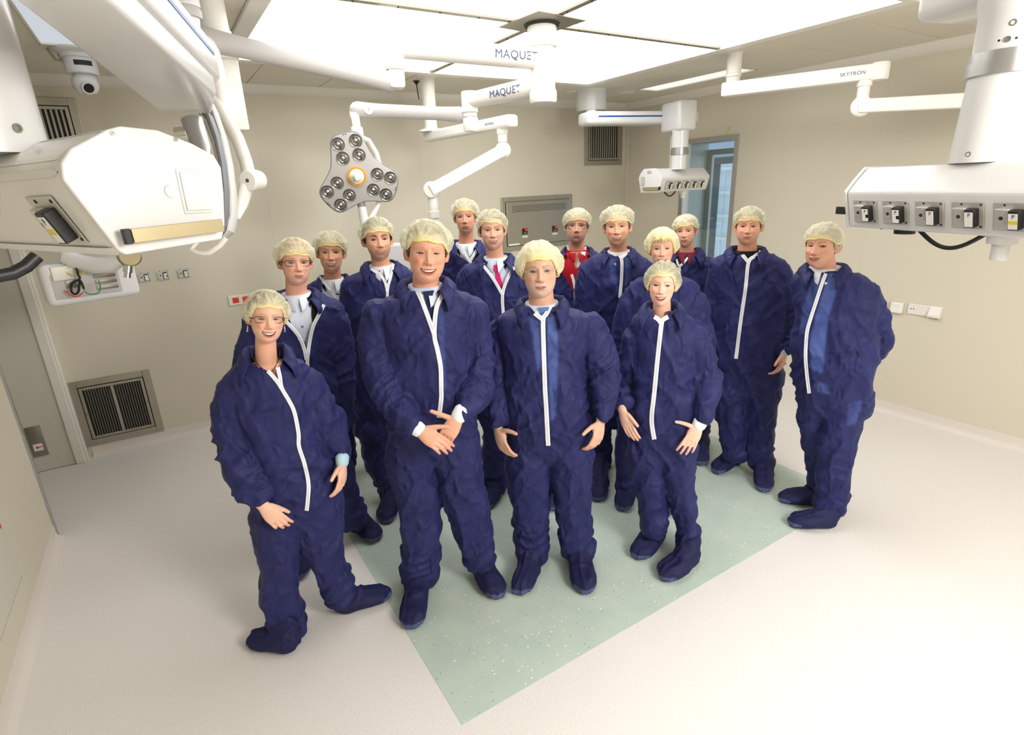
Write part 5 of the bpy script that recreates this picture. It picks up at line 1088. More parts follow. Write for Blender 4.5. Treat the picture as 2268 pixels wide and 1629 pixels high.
SKIN = (226, 178, 150)
def person(label, root_px, head, torso, armL=None, armR=None, legL=None, legR=None, footL=None, footR=None, hands=(), vox=.0085, opening=None, zips=(), zipw=9, lapels=(), ties=(), patches=(), tints=(), shirt=(232, 234, 240), skinchest=False,
           h=None, hair=(120, 96, 74), net=None, glasses=None, dh=.04, neck=1.0, cuffs=(), collar=(35, 35), collar_s=1.0, shirt_collar=None, extras=None, root_xy=None, amp=1.0, necklace=False, earrings=False, bangs=False, seed=1, jacket=None, sleeve_label=None):
    hp = dict(fw=1, jw=1, mw=.026, open=.006, lift=.005, smile=.7, nose=1, brow=1, lip=1, chin=1, age=1, eye=.8, skin=SKIN, lipc=(196, 112, 104), browc=(110, 84, 62), browt=1, pitch=4, q=1.0, eyec=(96, 120, 140)); hp.update(h or {})
    if hp['open'] > .0045: hp['open'] *= 1.4; hp['mw'] *= 1.1; hp['lift'] *= 1.3
    hp['eyec'] = tuple(int(c * .62) for c in hp['eyec'])
    R0 = atz(*root_px, 0) if root_xy is None else V3(root_xy[0], root_xy[1], 0)
    t = thing('person', label, 'person', R0, 'people standing in blue coveralls'); root = t
    fwd = unit(V3(-R0[0], -R0[1], 0)); rgt = np.cross((0, 0, 1), fwd); up = V3(0, 0, 1)
    def P(x, y, d=0.0): r = ray(x, y); Q = R0 + fwd * d; return CAMP + r * (((Q - CAMP) @ fwd) / (r @ fwd))
    def mpp(p): return dep(p) / FPX
    def nodes(L): # (x,y,w[,d]) -> centres, radius
        C = [P(n[0], n[1], n[3] if len(n) > 3 else 0) for n in L]; r = [n[2] / 2 * mpp(c) for n, c in zip(L, C)]; return np.array(C), np.array(r)
    # ---- torso
    TC = np.array([P(n[0], n[1], n[4] if len(n) > 4 else 0) for n in torso]); hw = np.array([n[2] / 2 * mpp(c) for n, c in zip(torso, TC)]); hd = np.array([n[3] / 2 for n in torso])
    Nb = TC[0].copy(); hts = Nb[2]
    # hidden lower body: continue the torso down with everyday proportions
    if TC[-1][2] > hts * .60:
        zb0 = TC[-1][2]; c0 = TC[-1].copy()
        for f_ in (.60, .535):
            z = hts * f_
            if z < zb0 - .03:
                k = (zb0 - z) / zb0; c = c0 + (R0 - c0) * k; c[2] = z; TC = np.vstack([TC, c]); hw = np.r_[hw, hw[-1] * .98]; hd = np.r_[hd, hd[-1] * .97]
    crot = TC[-1].copy(); HWc = hw[-1]
    nn_ = len(TC); zz_ = TC[:, 2]; kk_ = np.clip((zz_ - zz_[-1]) / (.20 * hts / 1.5), 0, 1); hd = hd * (.70 + .30 * kk_); hw = hw * (.93 + .07 * kk_)
    lowc = TC[-1] - up * .05; TC = np.vstack([TC, lowc]); hw = np.r_[hw, hw[-1] * .62]; hd = np.r_[hd, hd[-1] * .62]
    A = catmull(np.c_[TC, hw, hd], 4); th = np.arange(36) * 2 * np.pi / 36; pw = 2 / 2.35
    cs = np.sign(np.cos(th)) * np.abs(np.cos(th)) ** pw; sn = np.sign(np.sin(th)) * np.abs(np.sin(th)) ** pw
    def torso_rings(inset=0.0, sc=1.0, A=A):
        R = []
        for a in A:
            q = inset + .030 * min(1, max(0, (A[0][2] - a[2] - .10) / .12)); R.append(a[:3] - up * .016 + np.outer(cs * max(.01, (a[3] - q) * sc), rgt) + np.outer(sn * max(.01, (a[4] - q) * sc), fwd))
        return R
    rg = [a[:3] + np.outer(cs * a[3], rgt) + np.outer(sn * a[4], fwd) for a in A]; top = A[0].copy(); top[2] += .018; top[3] *= .82; top[4] *= .85; rg = [top[:3] + np.outer(cs * top[3], rgt) + np.outer(sn * top[4], fwd)] + rg
    G = Geo(); V, F = loft(rg[::-1]); G.add(V, F); segs = [('t', A[:, :3], A[:, 3])]
    # ---- limbs
    def darm(s): k = hts / 1.5; w_ = hw[1] if len(hw) > 1 else .2; sh = TC[1] + rgt * s * (w_ - .035) - up * .03; return np.array([sh, R0 + rgt * s * (.245 * k) + up * (.75 * hts) + (sh - R0) * V3(1, 1, 0) * .4 - rgt * s * .08, R0 + rgt * s * .265 * k + up * .60 * hts + (sh - R0) * V3(1, 1, 0) * .1]), np.array([.075, .068, .045]) * k
    def dleg(s): k = hts / 1.5; return np.array([crot + rgt * s * HWc * .48 + up * .05, R0 + rgt * s * .105 + (crot - R0) * V3(.5, .5, 0) + up * .50 * k, R0 + rgt * s * .12 + up * .28 * k, R0 + rgt * s * .125 + up * .11 * k]), np.array([HWc * .52, .095, .088, .08]) * 1.0
    arms = []; 
    for s, a in ((-1, armL), (1, armR)):
        C, r = nodes(a) if a else darm(s); r = r * .96; M = catmull(np.c_[C, r], 5); arms.append(M); V, F = limb(M[:, :3], M[:, 3], M[:, 3] * 1.0, rgt, 18); G.add(V, F); segs.append(('a', M[:, :3], M[:, 3]))
    legs = []
    for s, a in ((-1, legL), (1, legR)):
        C, r = nodes(a) if a else dleg(s); r = r * .97
        if a:
            hip = crot + rgt * s * HWc * .46 + up * .06
            if C[0][2] < hip[2] - .05: C = np.vstack([hip, C]); r = np.r_[min(r[0] * 1.12, HWc * .56), r]
        M = catmull(np.c_[C, r], 5); legs.append(M); V, F = limb(M[:, :3], M[:, 3], M[:, 3] * 1.02, rgt, 18); G.add(V, F); segs.append(('l', M[:, :3], M[:, 3]))
    V, F = G.get(); v, f = voxel(V, F, vox); v = lap(v, f, 5, .6); n = normals(v, f)
    # ---- folds
    best = np.full(len(v), 9.); kind = np.zeros(len(v), int); S = np.zeros(len(v)); QA = np.zeros(len(v)); QB = np.zeros(len(v)); TT = np.zeros(len(v))
    for k, (kd, C, r) in enumerate(segs):
        dist = np.linalg.norm(v[:, None] - C[None], axis=2); i = dist.argmin(1); dn_ = dist[np.arange(len(v)), i] / (r[i] + .02); T = np.gradient(C, axis=0); T /= np.linalg.norm(T, axis=1)[:, None]; cum = np.r_[0, np.cumsum(np.linalg.norm(np.diff(C, axis=0), axis=1))]
        m = dn_ < best; rel = v - C[i]; s = cum[i] + (rel * T[i]).sum(1); best[m] = dn_[m]; kind[m] = k; S[m] = s[m]; TT[m] = (s / cum[-1])[m]; QA[m] = (rel @ rgt)[m]; QB[m] = (rel @ fwd)[m]
    disp = np.zeros(len(v)); sd = seed * 17
    m = kind == 0; q = v[m] - R0; X_, Y_, Z_ = q @ rgt, q @ fwd, q[:, 2]
    wz1 = .5 * vnoise(np.c_[X_ * 5, Y_ * 5, Z_ * 5], sd); wzn = np.exp(-((TT[m] - .62) / .25) ** 2)
    f1 = ridged(np.c_[X_ * 4 + wz1, Y_ * 4, Z_ * 15 + wz1 * 4 + np.abs(X_) * 10], sd + 1); f2 = ridged(np.c_[X_ * 11 + Z_ * 5 + wz1 * 3, Y_ * 6, Z_ * 3.2], sd + 2); f3 = ridged(np.c_[X_ * 9 - Z_ * 9, Y_ * 5, Z_ * 2 + X_ * 3], sd + 3)
    disp[m] = amp * (.010 * (f1 ** 2 - .48) * (.35 + wzn) + .007 * (f2 ** 2 - .48) + .006 * (f3 ** 2 - .48))
    for k in (1, 2):
        m = kind == k; t_ = TT[m]; w = vnoise(np.c_[QA[m] * 9, QB[m] * 9, S[m] * 6], sd + k); am = .0055 + .010 * np.exp(-((t_ - .5) / .17) ** 2) + .009 * smooth01(t_, .68, .95)
        f1 = ridged(np.c_[S[m] * 19 + QA[m] * 9 + w * 1.6, QA[m] * 8, QB[m] * 8], sd + 5 + k); f2 = ridged(np.c_[S[m] * 6 - QA[m] * 12, QA[m] * 6, QB[m] * 10], sd + 8 + k); disp[m] = amp * am * (1.0 * (f1 ** 2 - .48) + .6 * (f2 ** 2 - .48))
    for k in (3, 4):
        m = kind == k; t_ = TT[m]; w = vnoise(np.c_[QA[m] * 8, QB[m] * 8, S[m] * 5], sd + k); lo = smooth01(t_, .55, .92)
        f1 = ridged(np.c_[S[m] * 17 + QA[m] * 5 + w * 1.8, QA[m] * 7, QB[m] * 7], sd + 11 + k); f2 = ridged(np.c_[QA[m] * 14 + w, QB[m] * 10, S[m] * 2.2], sd + 14 + k); f3 = ridged(np.c_[S[m] * 8 + QA[m] * 14, QB[m] * 6, QA[m] * 3], sd + 19 + k)
        disp[m] = amp * ((.003 + .013 * lo + .006 * np.exp(-((t_ - .5) / .12) ** 2)) * (f1 ** 2 - .48) + .009 * (1 - .6 * lo) * (f2 ** 2 - .48) + .007 * (f3 ** 2 - .48))
    e = edges_of(f); cnt = np.bincount(e.ravel(), minlength=len(v)) + 1e-9
    disp *= 1.75
    for _ in range(1): sm_ = (np.bincount(e[:, 0], disp[e[:, 1]], len(v)) + np.bincount(e[:, 1], disp[e[:, 0]], len(v))) / cnt; disp = .5 * disp + .5 * sm_
    v = v + n * disp[:, None]; v[:, 2] = np.maximum(v[:, 2], .012)
    bv = bvh_of(v, f)
    # ---- cut neck hole and front opening
    fc = v[f].mean(1); fn_ = np.cross(v[f[:, 2]] - v[f[:, 0]], v[f[:, 3]] - v[f[:, 1]]); rel = fc - Nb; nr = .070 * neck
    keep = ~((((rel @ rgt) / nr) ** 2 + ((rel @ fwd) / (nr * 1.02)) ** 2 < 1) & (rel[:, 2] > -.035))
    if opening is not None:
        px, py, _ = projv(fc); keep &= ~(inpoly(px, py, opening) & (kind[f[:, 0]] == 0) & ((rel @ fwd) > -.02))
    v = v.copy(); rv_ = v - Nb; ra_, rf_ = rv_ @ rgt, rv_ @ fwd; ro_ = np.sqrt((ra_ / nr) ** 2 + (rf_ / (nr * 1.02)) ** 2); m_ = (np.abs(ro_ - 1) < vox / nr * .55) & (rv_[:, 2] > -.045)
    v[m_] += ((1 / ro_[m_] - 1) * ra_[m_])[:, None] * rgt + ((1 / ro_[m_] - 1) * rf_[m_])[:, None] * fwd
    fc = v[f].mean(1); rel = fc - Nb; keep = ~((((rel @ rgt) / nr) ** 2 + ((rel @ fwd) / (nr * 1.02)) ** 2 < 1) & (rel[:, 2] > -.035))
    if opening is not None:
        px, py, dz_ = projv(v); pp = np.stack([px, py], 1); OP = np.array(opening, float); bd_ = np.full(len(v), 1e9); bp2 = pp.copy()
        for i_ in range(len(OP)):
            a_, b2_ = OP[i_], OP[(i_ + 1) % len(OP)]; ab = b2_ - a_; tt_ = np.clip(((pp - a_) @ ab) / (ab @ ab), 0, 1); q_ = a_ + tt_[:, None] * ab; d_ = np.linalg.norm(pp - q_, axis=1); m_ = d_ < bd_; bd_[m_] = d_[m_]; bp2[m_] = q_[m_]
        vx_ = vox / np.median(dz_) * FPX; m_ = (bd_ < vx_ * .52) & (kind == 0) & ((v - Nb) @ fwd > .01) & (n @ fwd > .1)
        for i_ in np.where(m_)[0]: v[i_] = atd(bp2[i_, 0], bp2[i_, 1], dz_[i_])
        fc = v[f].mean(1); rel = fc - Nb; px, py, _ = projv(fc)
        keep = ~((((rel @ rgt) / nr) ** 2 + ((rel @ fwd) / (nr * 1.02)) ** 2 < 1) & (rel[:, 2] > -.035)) & ~(inpoly(px, py, opening) & (kind[f[:, 0]] == 0) & ((rel @ fwd) > -.02))
    used = np.zeros(len(v), bool); used[f[keep].ravel()] = True; mp = np.cumsum(used) - 1; tint = np.zeros(len(v))
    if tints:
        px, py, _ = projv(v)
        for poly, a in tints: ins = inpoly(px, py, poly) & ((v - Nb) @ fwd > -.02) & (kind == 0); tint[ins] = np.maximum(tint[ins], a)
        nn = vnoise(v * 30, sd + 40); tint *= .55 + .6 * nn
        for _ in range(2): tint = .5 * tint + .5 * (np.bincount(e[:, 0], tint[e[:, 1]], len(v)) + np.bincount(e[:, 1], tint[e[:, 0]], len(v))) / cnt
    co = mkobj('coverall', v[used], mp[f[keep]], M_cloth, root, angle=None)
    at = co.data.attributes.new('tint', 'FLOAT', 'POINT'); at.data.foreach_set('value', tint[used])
    # ---- head frame
    cx_, cy_, tx_, ty_, yaw = head; pc_, pt_ = P(cx_, cy_, dh + .03), P(tx_, ty_, dh + .03); U = unit(pt_ - pc_); s = np.linalg.norm(pt_ - pc_) / .238
    Fd = fwd * math.cos(R_(yaw)) + rgt * math.sin(R_(yaw)); Fd = unit(Fd - U * (Fd @ U)); pi_ = R_(hp['pitch']); Fd, U = unit(Fd * math.cos(pi_) + U * math.sin(pi_)), unit(U * math.cos(pi_) - Fd * math.sin(pi_)); Xh = np.cross(U, Fd)
    Hc = pc_ + (pt_ - pc_) * (.114 / .238) - fwd * .03
    def hw_(Q): Q = np.atleast_2d(Q); return Hc + s * (np.outer(Q[:, 0], Xh) + np.outer(Q[:, 1], -Fd) + np.outer(Q[:, 2], U))
    hv, hf, hc_, ys, (ex, ez) = build_head(hp, hp['q']); B = Geo(); cols = []; sk = L3(hp['skin'])
    B.add(hw_(hv), hf); cols.append(hc_)
    for sd_ in (-1, 1): V, F = build_ear(sd_, hp); B.add(hw_(V), F); cols.append(np.tile(sk * np.array([1, .86, .82]), (len(V), 1)))
    n0, n1 = hw_((0, .026, -.045))[0], Nb + fwd * -.005 - up * .05; NC = catmull(np.array([n0, n0 * .55 + (Nb + up * .02) * .45, Nb + up * .0, n1]), 4); k_ = np.linspace(0, 1, len(NC)); nrad = (.0500 + .014 * k_ ** 2) * neck * s ** .5
    V, F = limb(NC, nrad, nrad * 1.0, rgt, 24, False); B.add(V, F); nzk = vnoise(V * 40, 2)[:, None]; cols.append(np.tile(sk * np.array([.95, .87, .83]), (len(V), 1)) * (.96 + .08 * nzk))
    V, F = loft(torso_rings(.022 if skinchest else .03, 1.0 if skinchest else .96)[::-1]); B.add(V, F); cols.append(np.tile(sk * (np.array([.98, .90, .86]) if skinchest else 1), (len(V), 1)))
    for M in arms: V, F = limb(M[:, :3], np.full(len(M), .034), np.full(len(M), .034), rgt, 10); B.add(V, F); cols.append(np.tile(sk, (len(V), 1)))
    for M in legs: V, F = limb(M[:, :3], np.linspace(.075, .04, len(M)), np.linspace(.075, .04, len(M)), rgt, 10); B.add(V, F); cols.append(np.tile(sk, (len(V), 1)))
    # ---- hands
    done = set()
    def vec(n3): return rgt * n3[0] + fwd * n3[1] + up * n3[2]
    HL = list(hands)
    sides = [q['side'] for q in HL]
    for k, sname in ((0, 'L'), (1, 'R')):
        if sname not in sides:
            M = arms[k]; Wd = M[-1, :3]; Dd_ = unit(M[-1, :3] - M[-3, :3]); HL.append(dict(side=sname, W=Wd, Dv=unit(Dd_ * .5 - up), N=((-1 if k == 0 else 1), .4, 0), curl=(.35, .4, .3), size=.95, lowres=True))
    for q in HL:
        W = q['W'] if 'W' in q else P(q['w'][0], q['w'][1], q['w'][2]); Dv = q['Dv'] if 'Dv' in q else P(*q['t']) - W
        N = vec(q['N']); sgn = q.get('ts'); Dv = unit(Dv)
        if sgn is None:
            X = np.cross(Dv, unit(N)); want = fwd - rgt * (-1 if q['side'] == 'L' else 1) * .8; sgn = 1 if X @ want > 0 else -1
        V, F = hand_geo(W, Dv, N, sgn, q.get('size', 1.0), q.get('curl', (.3, .4, .3)), q.get('splay', .05), q.get('thumb', (.7, -.1)), q.get('tb', .25))
        hv2, hf2 = voxel(V, F, .0055 if q.get('lowres') else .0034); hv2 = lap(hv2, hf2, 2, .5); B.add(hv2, hf2)
        hn = vnoise(hv2 * 90, 4)[:, None]; tipm = smooth01(((hv2 - W) @ Dv), .09, .17)[:, None]; cols.append(np.tile(sk, (len(hv2), 1)) * (.93 + .12 * hn) * (1 - tipm * np.array([.02, .14, .16])))
    V, F = B.get(); body = mkobj('body', V, F, M_skin, root, angle=None); set_col(body, np.clip(np.vstack(cols), 0, 1))
    # eyes, teeth
    for sd_ in (-1, 1):
        c = np.array([sd_ * ex, ys + .0118 - .0008, ez]); V, F = uv_sphere(c, .0118); cw = hw_(c)[0]; gz = CAMP - cw; gl = unit(np.array([gz @ Xh, -(gz @ Fd), gz @ U])); dn_ = unit_rows(V - c) @ gl; ang = np.arccos(np.clip(dn_, -1, 1))
        cc_ = np.tile(L3((182, 170, 162)), (len(V), 1)); cc_[ang < .60] = L3(hp['eyec']); cc_[ang < .30] = L3((16, 14, 14)); o = mkobj('eye', hw_(V), F, M_eye, root, angle=None); set_col(o, cc_)
    if hp['open'] > .0012:
        xs = np.linspace(-hp['mw'] * .86, hp['mw'] * .86, 41); zu, zl, u_, _b = mouth_curves(xs, hp); V = []; F = []
        yl = hv[(np.abs(hv[:, 0]) < .004) & (np.abs(hv[:, 2] - (zu.max() + .003)) < .003) & (hv[:, 1] < 0), 1].mean()
        for i, x in enumerate(xs):
            y = yl + .0075 + 13 * x * x * .9 + (.0009 if (i % 5 == 0) else 0); zlo = zl[i] * hp.get('teethlow', .62) + zu[i] * (1 - hp.get('teethlow', .62))
            V += [(x, y + .002, zu[i] + .003), (x, y, zu[i] - .0005), (x, y + .0002, (zu[i] + zlo) / 2), (x, y + .0012, zlo)]
        for i in range(40):
            for j in range(3): F.append((i * 4 + j, i * 4 + j + 1, i * 4 + j + 5, i * 4 + j + 4))
        mkobj('teeth', hw_(V), F, M_teeth, root, angle=60)
    # ---- hair under the net
    nt_ = dict(front=.064, side=.020, back=-.035, puff=.016, sidep=.012, base=.50, roll=0, gather=0.0); nt_.update(net or {})
    nl, nb_ = 88, 44; th_ = np.linspace(-math.pi, math.pi, nl, endpoint=False); ph_ = np.linspace(-.9, math.pi / 2 - .02, nb_); TH, PH = np.meshgrid(th_, ph_); TH = TH.ravel(); PH = PH.ravel(); D = np.stack([np.sin(TH) * np.cos(PH), -np.cos(TH) * np.cos(PH), np.sin(PH)], 1)
    hr_ = head_r(D, hp); lim = .070 + .004 * np.cos(TH * 5) - .085 * smooth01(np.abs(TH), .75, 1.35) - .055 * smooth01(np.abs(TH), 1.7, 2.3); Zd = D[:, 2] * hr_
    inside = Zd > lim; hr2 = hr_ + .0065 * smooth01(Zd - lim, -.002, .012) + .004 * vnoise(D * 14, sd + 3) * inside; Vh = D * hr2[:, None]
    F = [(i * nl + j, i * nl + (j + 1) % nl, (i + 1) * nl + (j + 1) % nl, (i + 1) * nl + j) for i in range(nb_ - 1) for j in range(nl)]; F = [q for q in F if sum(inside[k] for k in q) >= 3]
    tv = len(Vh); Vh = np.vstack([Vh, Vh[-nl:].mean(0)]); F += [(tv, (nb_ - 1) * nl + j, (nb_ - 1) * nl + (j + 1) % nl) for j in range(nl)]
    M_h = hair_mat(hair); mkobj('hair', hw_(Vh), F, M_h, root, angle=None)
    if bangs:
        rb = random.Random(5); G2 = Geo()
        for k in range(34):
            x0 = rb.uniform(-.052, .052); a0 = np.array([x0 * .5 + .004, -.082, .088]); y1 = -.108 + abs(x0) * .45; a2 = np.array([x0 + rb.uniform(-.006, .006), y1 + .006, .030 + .018 * rb.random() + abs(x0) * .2]); a1 = np.array([x0 * .8, y1 - .006, .066]); V, F2 = limb(catmull([a0, a1, a2], 5), np.linspace(.0042, .0008, 11), np.linspace(.0022, .0006, 11), (1, 0, 0), 6); G2.add(hw_(V), F2)
        V, F2 = G2.get(); mkobj('fringe', V, F2, M_h, root, angle=None)['kind'] = 'stuff'
    # ---- hair net
    nl, nv_ = 128, 34; th_ = np.linspace(-math.pi, math.pi, nl, endpoint=False); rr_ = random.Random(seed * 3 + 1); ph1 = [rr_.uniform(0, 6) for _ in range(6)]
    zb_f = nt_['front'] + nt_['roll'] * np.sin(th_) - (nt_['front'] - nt_['side']) * smooth01(np.abs(th_), .55, 1.45) - (nt_['side'] - nt_['back']) * smooth01(np.abs(th_), 1.5, 2.6) + .0018 * np.sin(th_ * 9 + ph1[0])
    V = []; dens = []
    for j in range(nv_):
        t_ = j / (nv_ - 1)
        phb = np.arcsin(np.clip(zb_f / .105, -.8, .9))
        if j < 3: ph = phb - (.045, .022, .0)[j]; D = np.stack([np.sin(th_) * np.cos(ph), -np.cos(th_) * np.cos(ph), np.sin(ph)], 1); r = head_r(D, hp) + (.012, .0085, .0075)[j] * 1.0 + (.0035, .002, 0)[j] * np.sin(th_ * 46 + ph1[1]) + .0035 * smooth01(np.abs(th_), 1.2, 1.6) ; dn_ = np.full(nl, (.92, .88, .95)[j])
        else:
            tt = (j - 2) / (nv_ - 3); ph = phb + (math.pi / 2 - .01 - phb) * tt; D = np.stack([np.sin(th_) * np.cos(ph), -np.cos(th_) * np.cos(ph), np.sin(ph)], 1)
            bul = (np.sin(np.pi * min(1, tt * 1.0) ** .55)) ; low = math.sin(math.pi * min(1, tt * 1.7)) if tt < .59 else 0
            gd = np.sqrt((D[:, 0] * .1 - nt_['gather']) ** 2 + (D[:, 2] * .11 - nt_['front']) ** 2) + 9 * (D[:, 1] > .2); ga = np.arctan2(D[:, 0] * .1 - nt_['gather'], D[:, 2] * .11 - nt_['front'])
            ple = .0024 * np.sin(ga * 13 + ph1[2]) * np.exp(-(gd / .055)) ; wr = .011 * (ridged(D * np.array([4, 4, 4.]) + ph1[3], seed + 60) ** 2 - .3) * min(1, tt * 5)
            r = head_r(D, hp) + .0075 + nt_['puff'] * .72 * bul + nt_['sidep'] * .32 * low * (.35 + .65 * np.abs(np.sin(th_)) ** 1.2) + ple + wr + .0035 * smooth01(np.abs(th_), 1.2, 1.6) * (1 - tt)
            r = np.maximum(r, head_r(D, hp) + .0095 * (1 if tt > .06 else .85))
            dn_ = nt_['base'] * .60 + .42 * np.exp(-tt / .09) + .40 * np.exp(-gd / .022) + .22 * np.exp(-gd / .05) * (.5 + .5 * np.sin(ga * 13 + ph1[2]))
        V.append(D * np.asarray(r)[:, None]); dens.append(dn_)
    V = np.vstack(V); dens = np.concatenate(dens); F = [(i * nl + j, i * nl + (j + 1) % nl, (i + 1) * nl + (j + 1) % nl, (i + 1) * nl + j) for i in range(nv_ - 1) for j in range(nl)]
    V = np.vstack([V, V[-nl:].mean(0)]); dens = np.r_[dens, dens[-1]]; F += [(nv_ * nl, (nv_ - 1) * nl + j, (nv_ - 1) * nl + (j + 1) % nl) for j in range(nl)]
    no = mkobj('hair_net', hw_(V), F, M_net, root, angle=None); at = no.data.attributes.new('dens', 'FLOAT', 'POINT'); at.data.foreach_set('value', np.clip(dens, 0, 1))
    bn = Geo(); bp_ = V[2 * nl:3 * nl] * 1.004; bp_ = np.vstack([bp_, bp_[:1]]); Vb, Fb = limb(hw_(bp_), np.full(nl + 1, .0021 * s) * (1 + .4 * np.sin(np.arange(nl + 1) * 1.9)), np.full(nl + 1, .0018 * s), U, 6, False); mkobj('elastic_band', Vb, Fb, M_netband, no, angle=None)
    # ---- shirt, jacket, tie on an inner torso
    A2 = A.copy(); zt_ = Nb[2]; A2 = A2[A2[:, 2] > Nb[2] - .40]
    if not skinchest:
        rg = torso_rings(.016, 1.0, A2)
        tops = [(Nb + up * .028, .064 * neck, .064 * neck), (Nb + up * .012, .075 * neck, .072 * neck)]
        rg = [c + np.outer(cs * a, rgt) + np.outer(sn * b_, fwd) for c, a, b_ in tops] + rg[1:]
        V, F = loft(rg[::-1]); V = np.array(V)
        sb = bvh_of(V, F); so = mkobj('shirt', V, F, M_shirtv, root, angle=None); set_col(so, np.tile(L3(shirt), (len(V), 1)))
    else: V, F = loft(torso_rings(.022)[::-1]); sb = bvh_of(V, F)
    if shirt_collar:
        V = []; F = []; m_ = 44; g0 = .13
        for i in range(m_ + 1):
            a = g0 + (2 * math.pi - 2 * g0) * i / m_; fa = min(a, 2 * math.pi - a); dr = fwd * math.cos(a) + rgt * math.sin(a); lf = math.exp(-((fa - g0) / .34) ** 2); b0 = Nb + up * (-.004 - .020 * math.exp(-(fa / .8) ** 2)); r0 = .066 * neck
            V += [b0 + dr * (r0 + .002), b0 + up * .038 + dr * (r0 + .001), b0 + up * .040 + dr * (r0 + .006), b0 + up * (.004 - .026 * lf) + dr * (r0 + .022 + .028 * lf), b0 + up * (.000 - .032 * lf) + dr * (r0 + .020 + .024 * lf)]
        for i in range(m_):
            for j in range(4): F.append((i * 5 + j, i * 5 + j + 1, i * 5 + j + 6, i * 5 + j + 5))
        mkobj('shirt_collar', V, F, mat('collar_cloth', shirt_collar, rough=0.7, spec=.2), root, angle=70)
    if jacket:
        V = []; F = []; m_ = 40; g0 = .62
        for i in range(m_ + 1):
            a = g0 + (2 * math.pi - 2 * g0) * i / m_; fa = min(a, 2 * math.pi - a); dr = fwd * math.cos(a) + rgt * math.sin(a); lf = math.exp(-((fa - g0) / .5) ** 2); b0 = Nb + up * (-.012 - .02 * lf); r0 = .074 * neck
            V += [b0 + dr * r0, b0 + up * .042 + dr * (r0 + .003), b0 + up * .043 + dr * (r0 + .009), b0 + up * -.01 + dr * (r0 + .024)]
        for i in range(m_):
            for j in range(3): F.append((i * 4 + j, i * 4 + j + 1, i * 4 + j + 5, i * 4 + j + 4))
        mkobj('jacket_collar', V, F, mat('jacket_cloth', jacket, rough=0.85, spec=.15), root, angle=70)
    for nm, poly, rgb, off in patches: patch(sb, poly, off, nm, mat(nm + '_cloth', rgb, rough=.75, spec=.2, var=.06, vscale=40), root)
    # ---- coverall collar
    cl = Geo(); fl, fr_ = R_(collar[0]), R_(collar[1]); m_ = 56; V = []; F = []
    for i in range(m_ + 1):
        a = fr_ + (2 * math.pi - fl - fr_) * i / m_; fa = (a - fr_) if a < math.pi else (2 * math.pi - a - fl); dr = fwd * math.cos(a) + rgt * math.sin(a); lf = math.exp(-(fa / .38) ** 2); w = vnoise(np.array([[i * .21, seed * 3.3, 1.]]), 3)[0] - .5; w2 = vnoise(np.array([[i * .4, seed * 1.3, 5.]]), 4)[0] - .5
        b0 = Nb + dr * (.080 * neck + .012 * lf) + up * (.002 - .030 * lf); hgt = (.044 + .012 * w - .012 * lf) * collar_s; of = .030 * collar_s
        V += [b0 - up * .02, b0 + up * hgt * .55 + dr * .006, b0 + up * hgt + dr * (.012 + .010 * w2), b0 + up * (hgt + .002) + dr * (.020 + .012 * w2), b0 + up * (hgt * .45 - .018 * lf) + dr * (of + .012 + .02 * w + .022 * lf), b0 + up * (-.006 - .038 * lf + .016 * w2) + dr * (of + .022 + .014 * w + .026 * lf)]
    for i in range(m_):
        for j in range(5): F.append((i * 6 + j, i * 6 + j + 1, i * 6 + j + 7, i * 6 + j + 6))
    V, F2 = np.array(V), F; o = mkobj('collar', V, F2, M_cloth, root, angle=None); sm_ = o.modifiers.new('s', 'SOLIDIFY'); sm_.thickness = .002
    # ---- zips
    for z in zips: ribbon(bv, z, zipw, .0035, 'zip', [M_zip, M_zip2], root)
    for nm, poly, rgb, off in lapels: patch(bv, poly, off, nm, mat(nm + '_cloth', rgb, rough=.8, spec=.2), root)
    # ---- cuffs, wrist bands
    for k, rgb, ln in cuffs:
        M = arms[k]; q = [q for q in HL if q['side'] == 'LR'[k]][0]; W = q['W'] if 'W' in q else P(*q['w']); Dv = q['Dv'] if 'Dv' in q else unit(P(*q['t']) - W); V, F = limb([W - Dv * (ln + .012), W - Dv * .012, W + Dv * .004], [.037, .036, .0335], [.030, .029, .027], np.cross(Dv, vec(q['N'])), 20); mkobj('cuff', V, F, mat('cuff_cloth', rgb, rough=.7), root, angle=None)
    # ---- shoe covers
    for k, ft in ((0, footL), (1, footR)):
        M = legs[k]; an = M[-1, :3]
        if ft: hl, to = atz(ft[0], ft[1], .02), atz(ft[2], ft[3], .012)
        else: hl = V3(an[0], an[1], 0) - fwd * .03; to = hl + fwd * .27 + rgt * (.05 if k else -.05)
        dv = to - hl; dv[2] = 0; L = np.linalg.norm(dv); dv /= L; L = min(max(L, .27), .33); sdv = np.cross((0, 0, 1), dv)
        hl = V3(hl[0], hl[1], 0); G3 = Geo(); C = [hl + dv * L * a + up * b_ for a, b_ in ((.12, .051), (.35, .053), (.6, .046), (.8, .040), (.93, .031))]; V, F = limb(C, [.064, .067, .072, .067, .044], [.050, .052, .045, .039, .030], sdv, 18); G3.add(V, F)
        c1_ = V3(an[0], an[1], max(an[2], .12)); V, F = limb([hl + dv * L * .22 + up * .05, hl * .5 + c1_ * .5 + dv * .03 + up * .03, c1_ + up * .02], [.064, .068, .062], [.068, .072, .064], sdv, 16); G3.add(V, F)
        V, F = limb([hl + dv * L * .30 + up * .085, hl + dv * L * .62 + up * .045], [.044, .046], [.04, .030], sdv, 12); G3.add(V, F)
        V, F = G3.get(); v3, f3 = voxel(V, F, .0075); v3 = lap(v3, f3, 3, .55); n3 = normals(v3, f3); q3_ = v3 - hl; a_, b2_ = q3_ @ dv, q3_ @ sdv
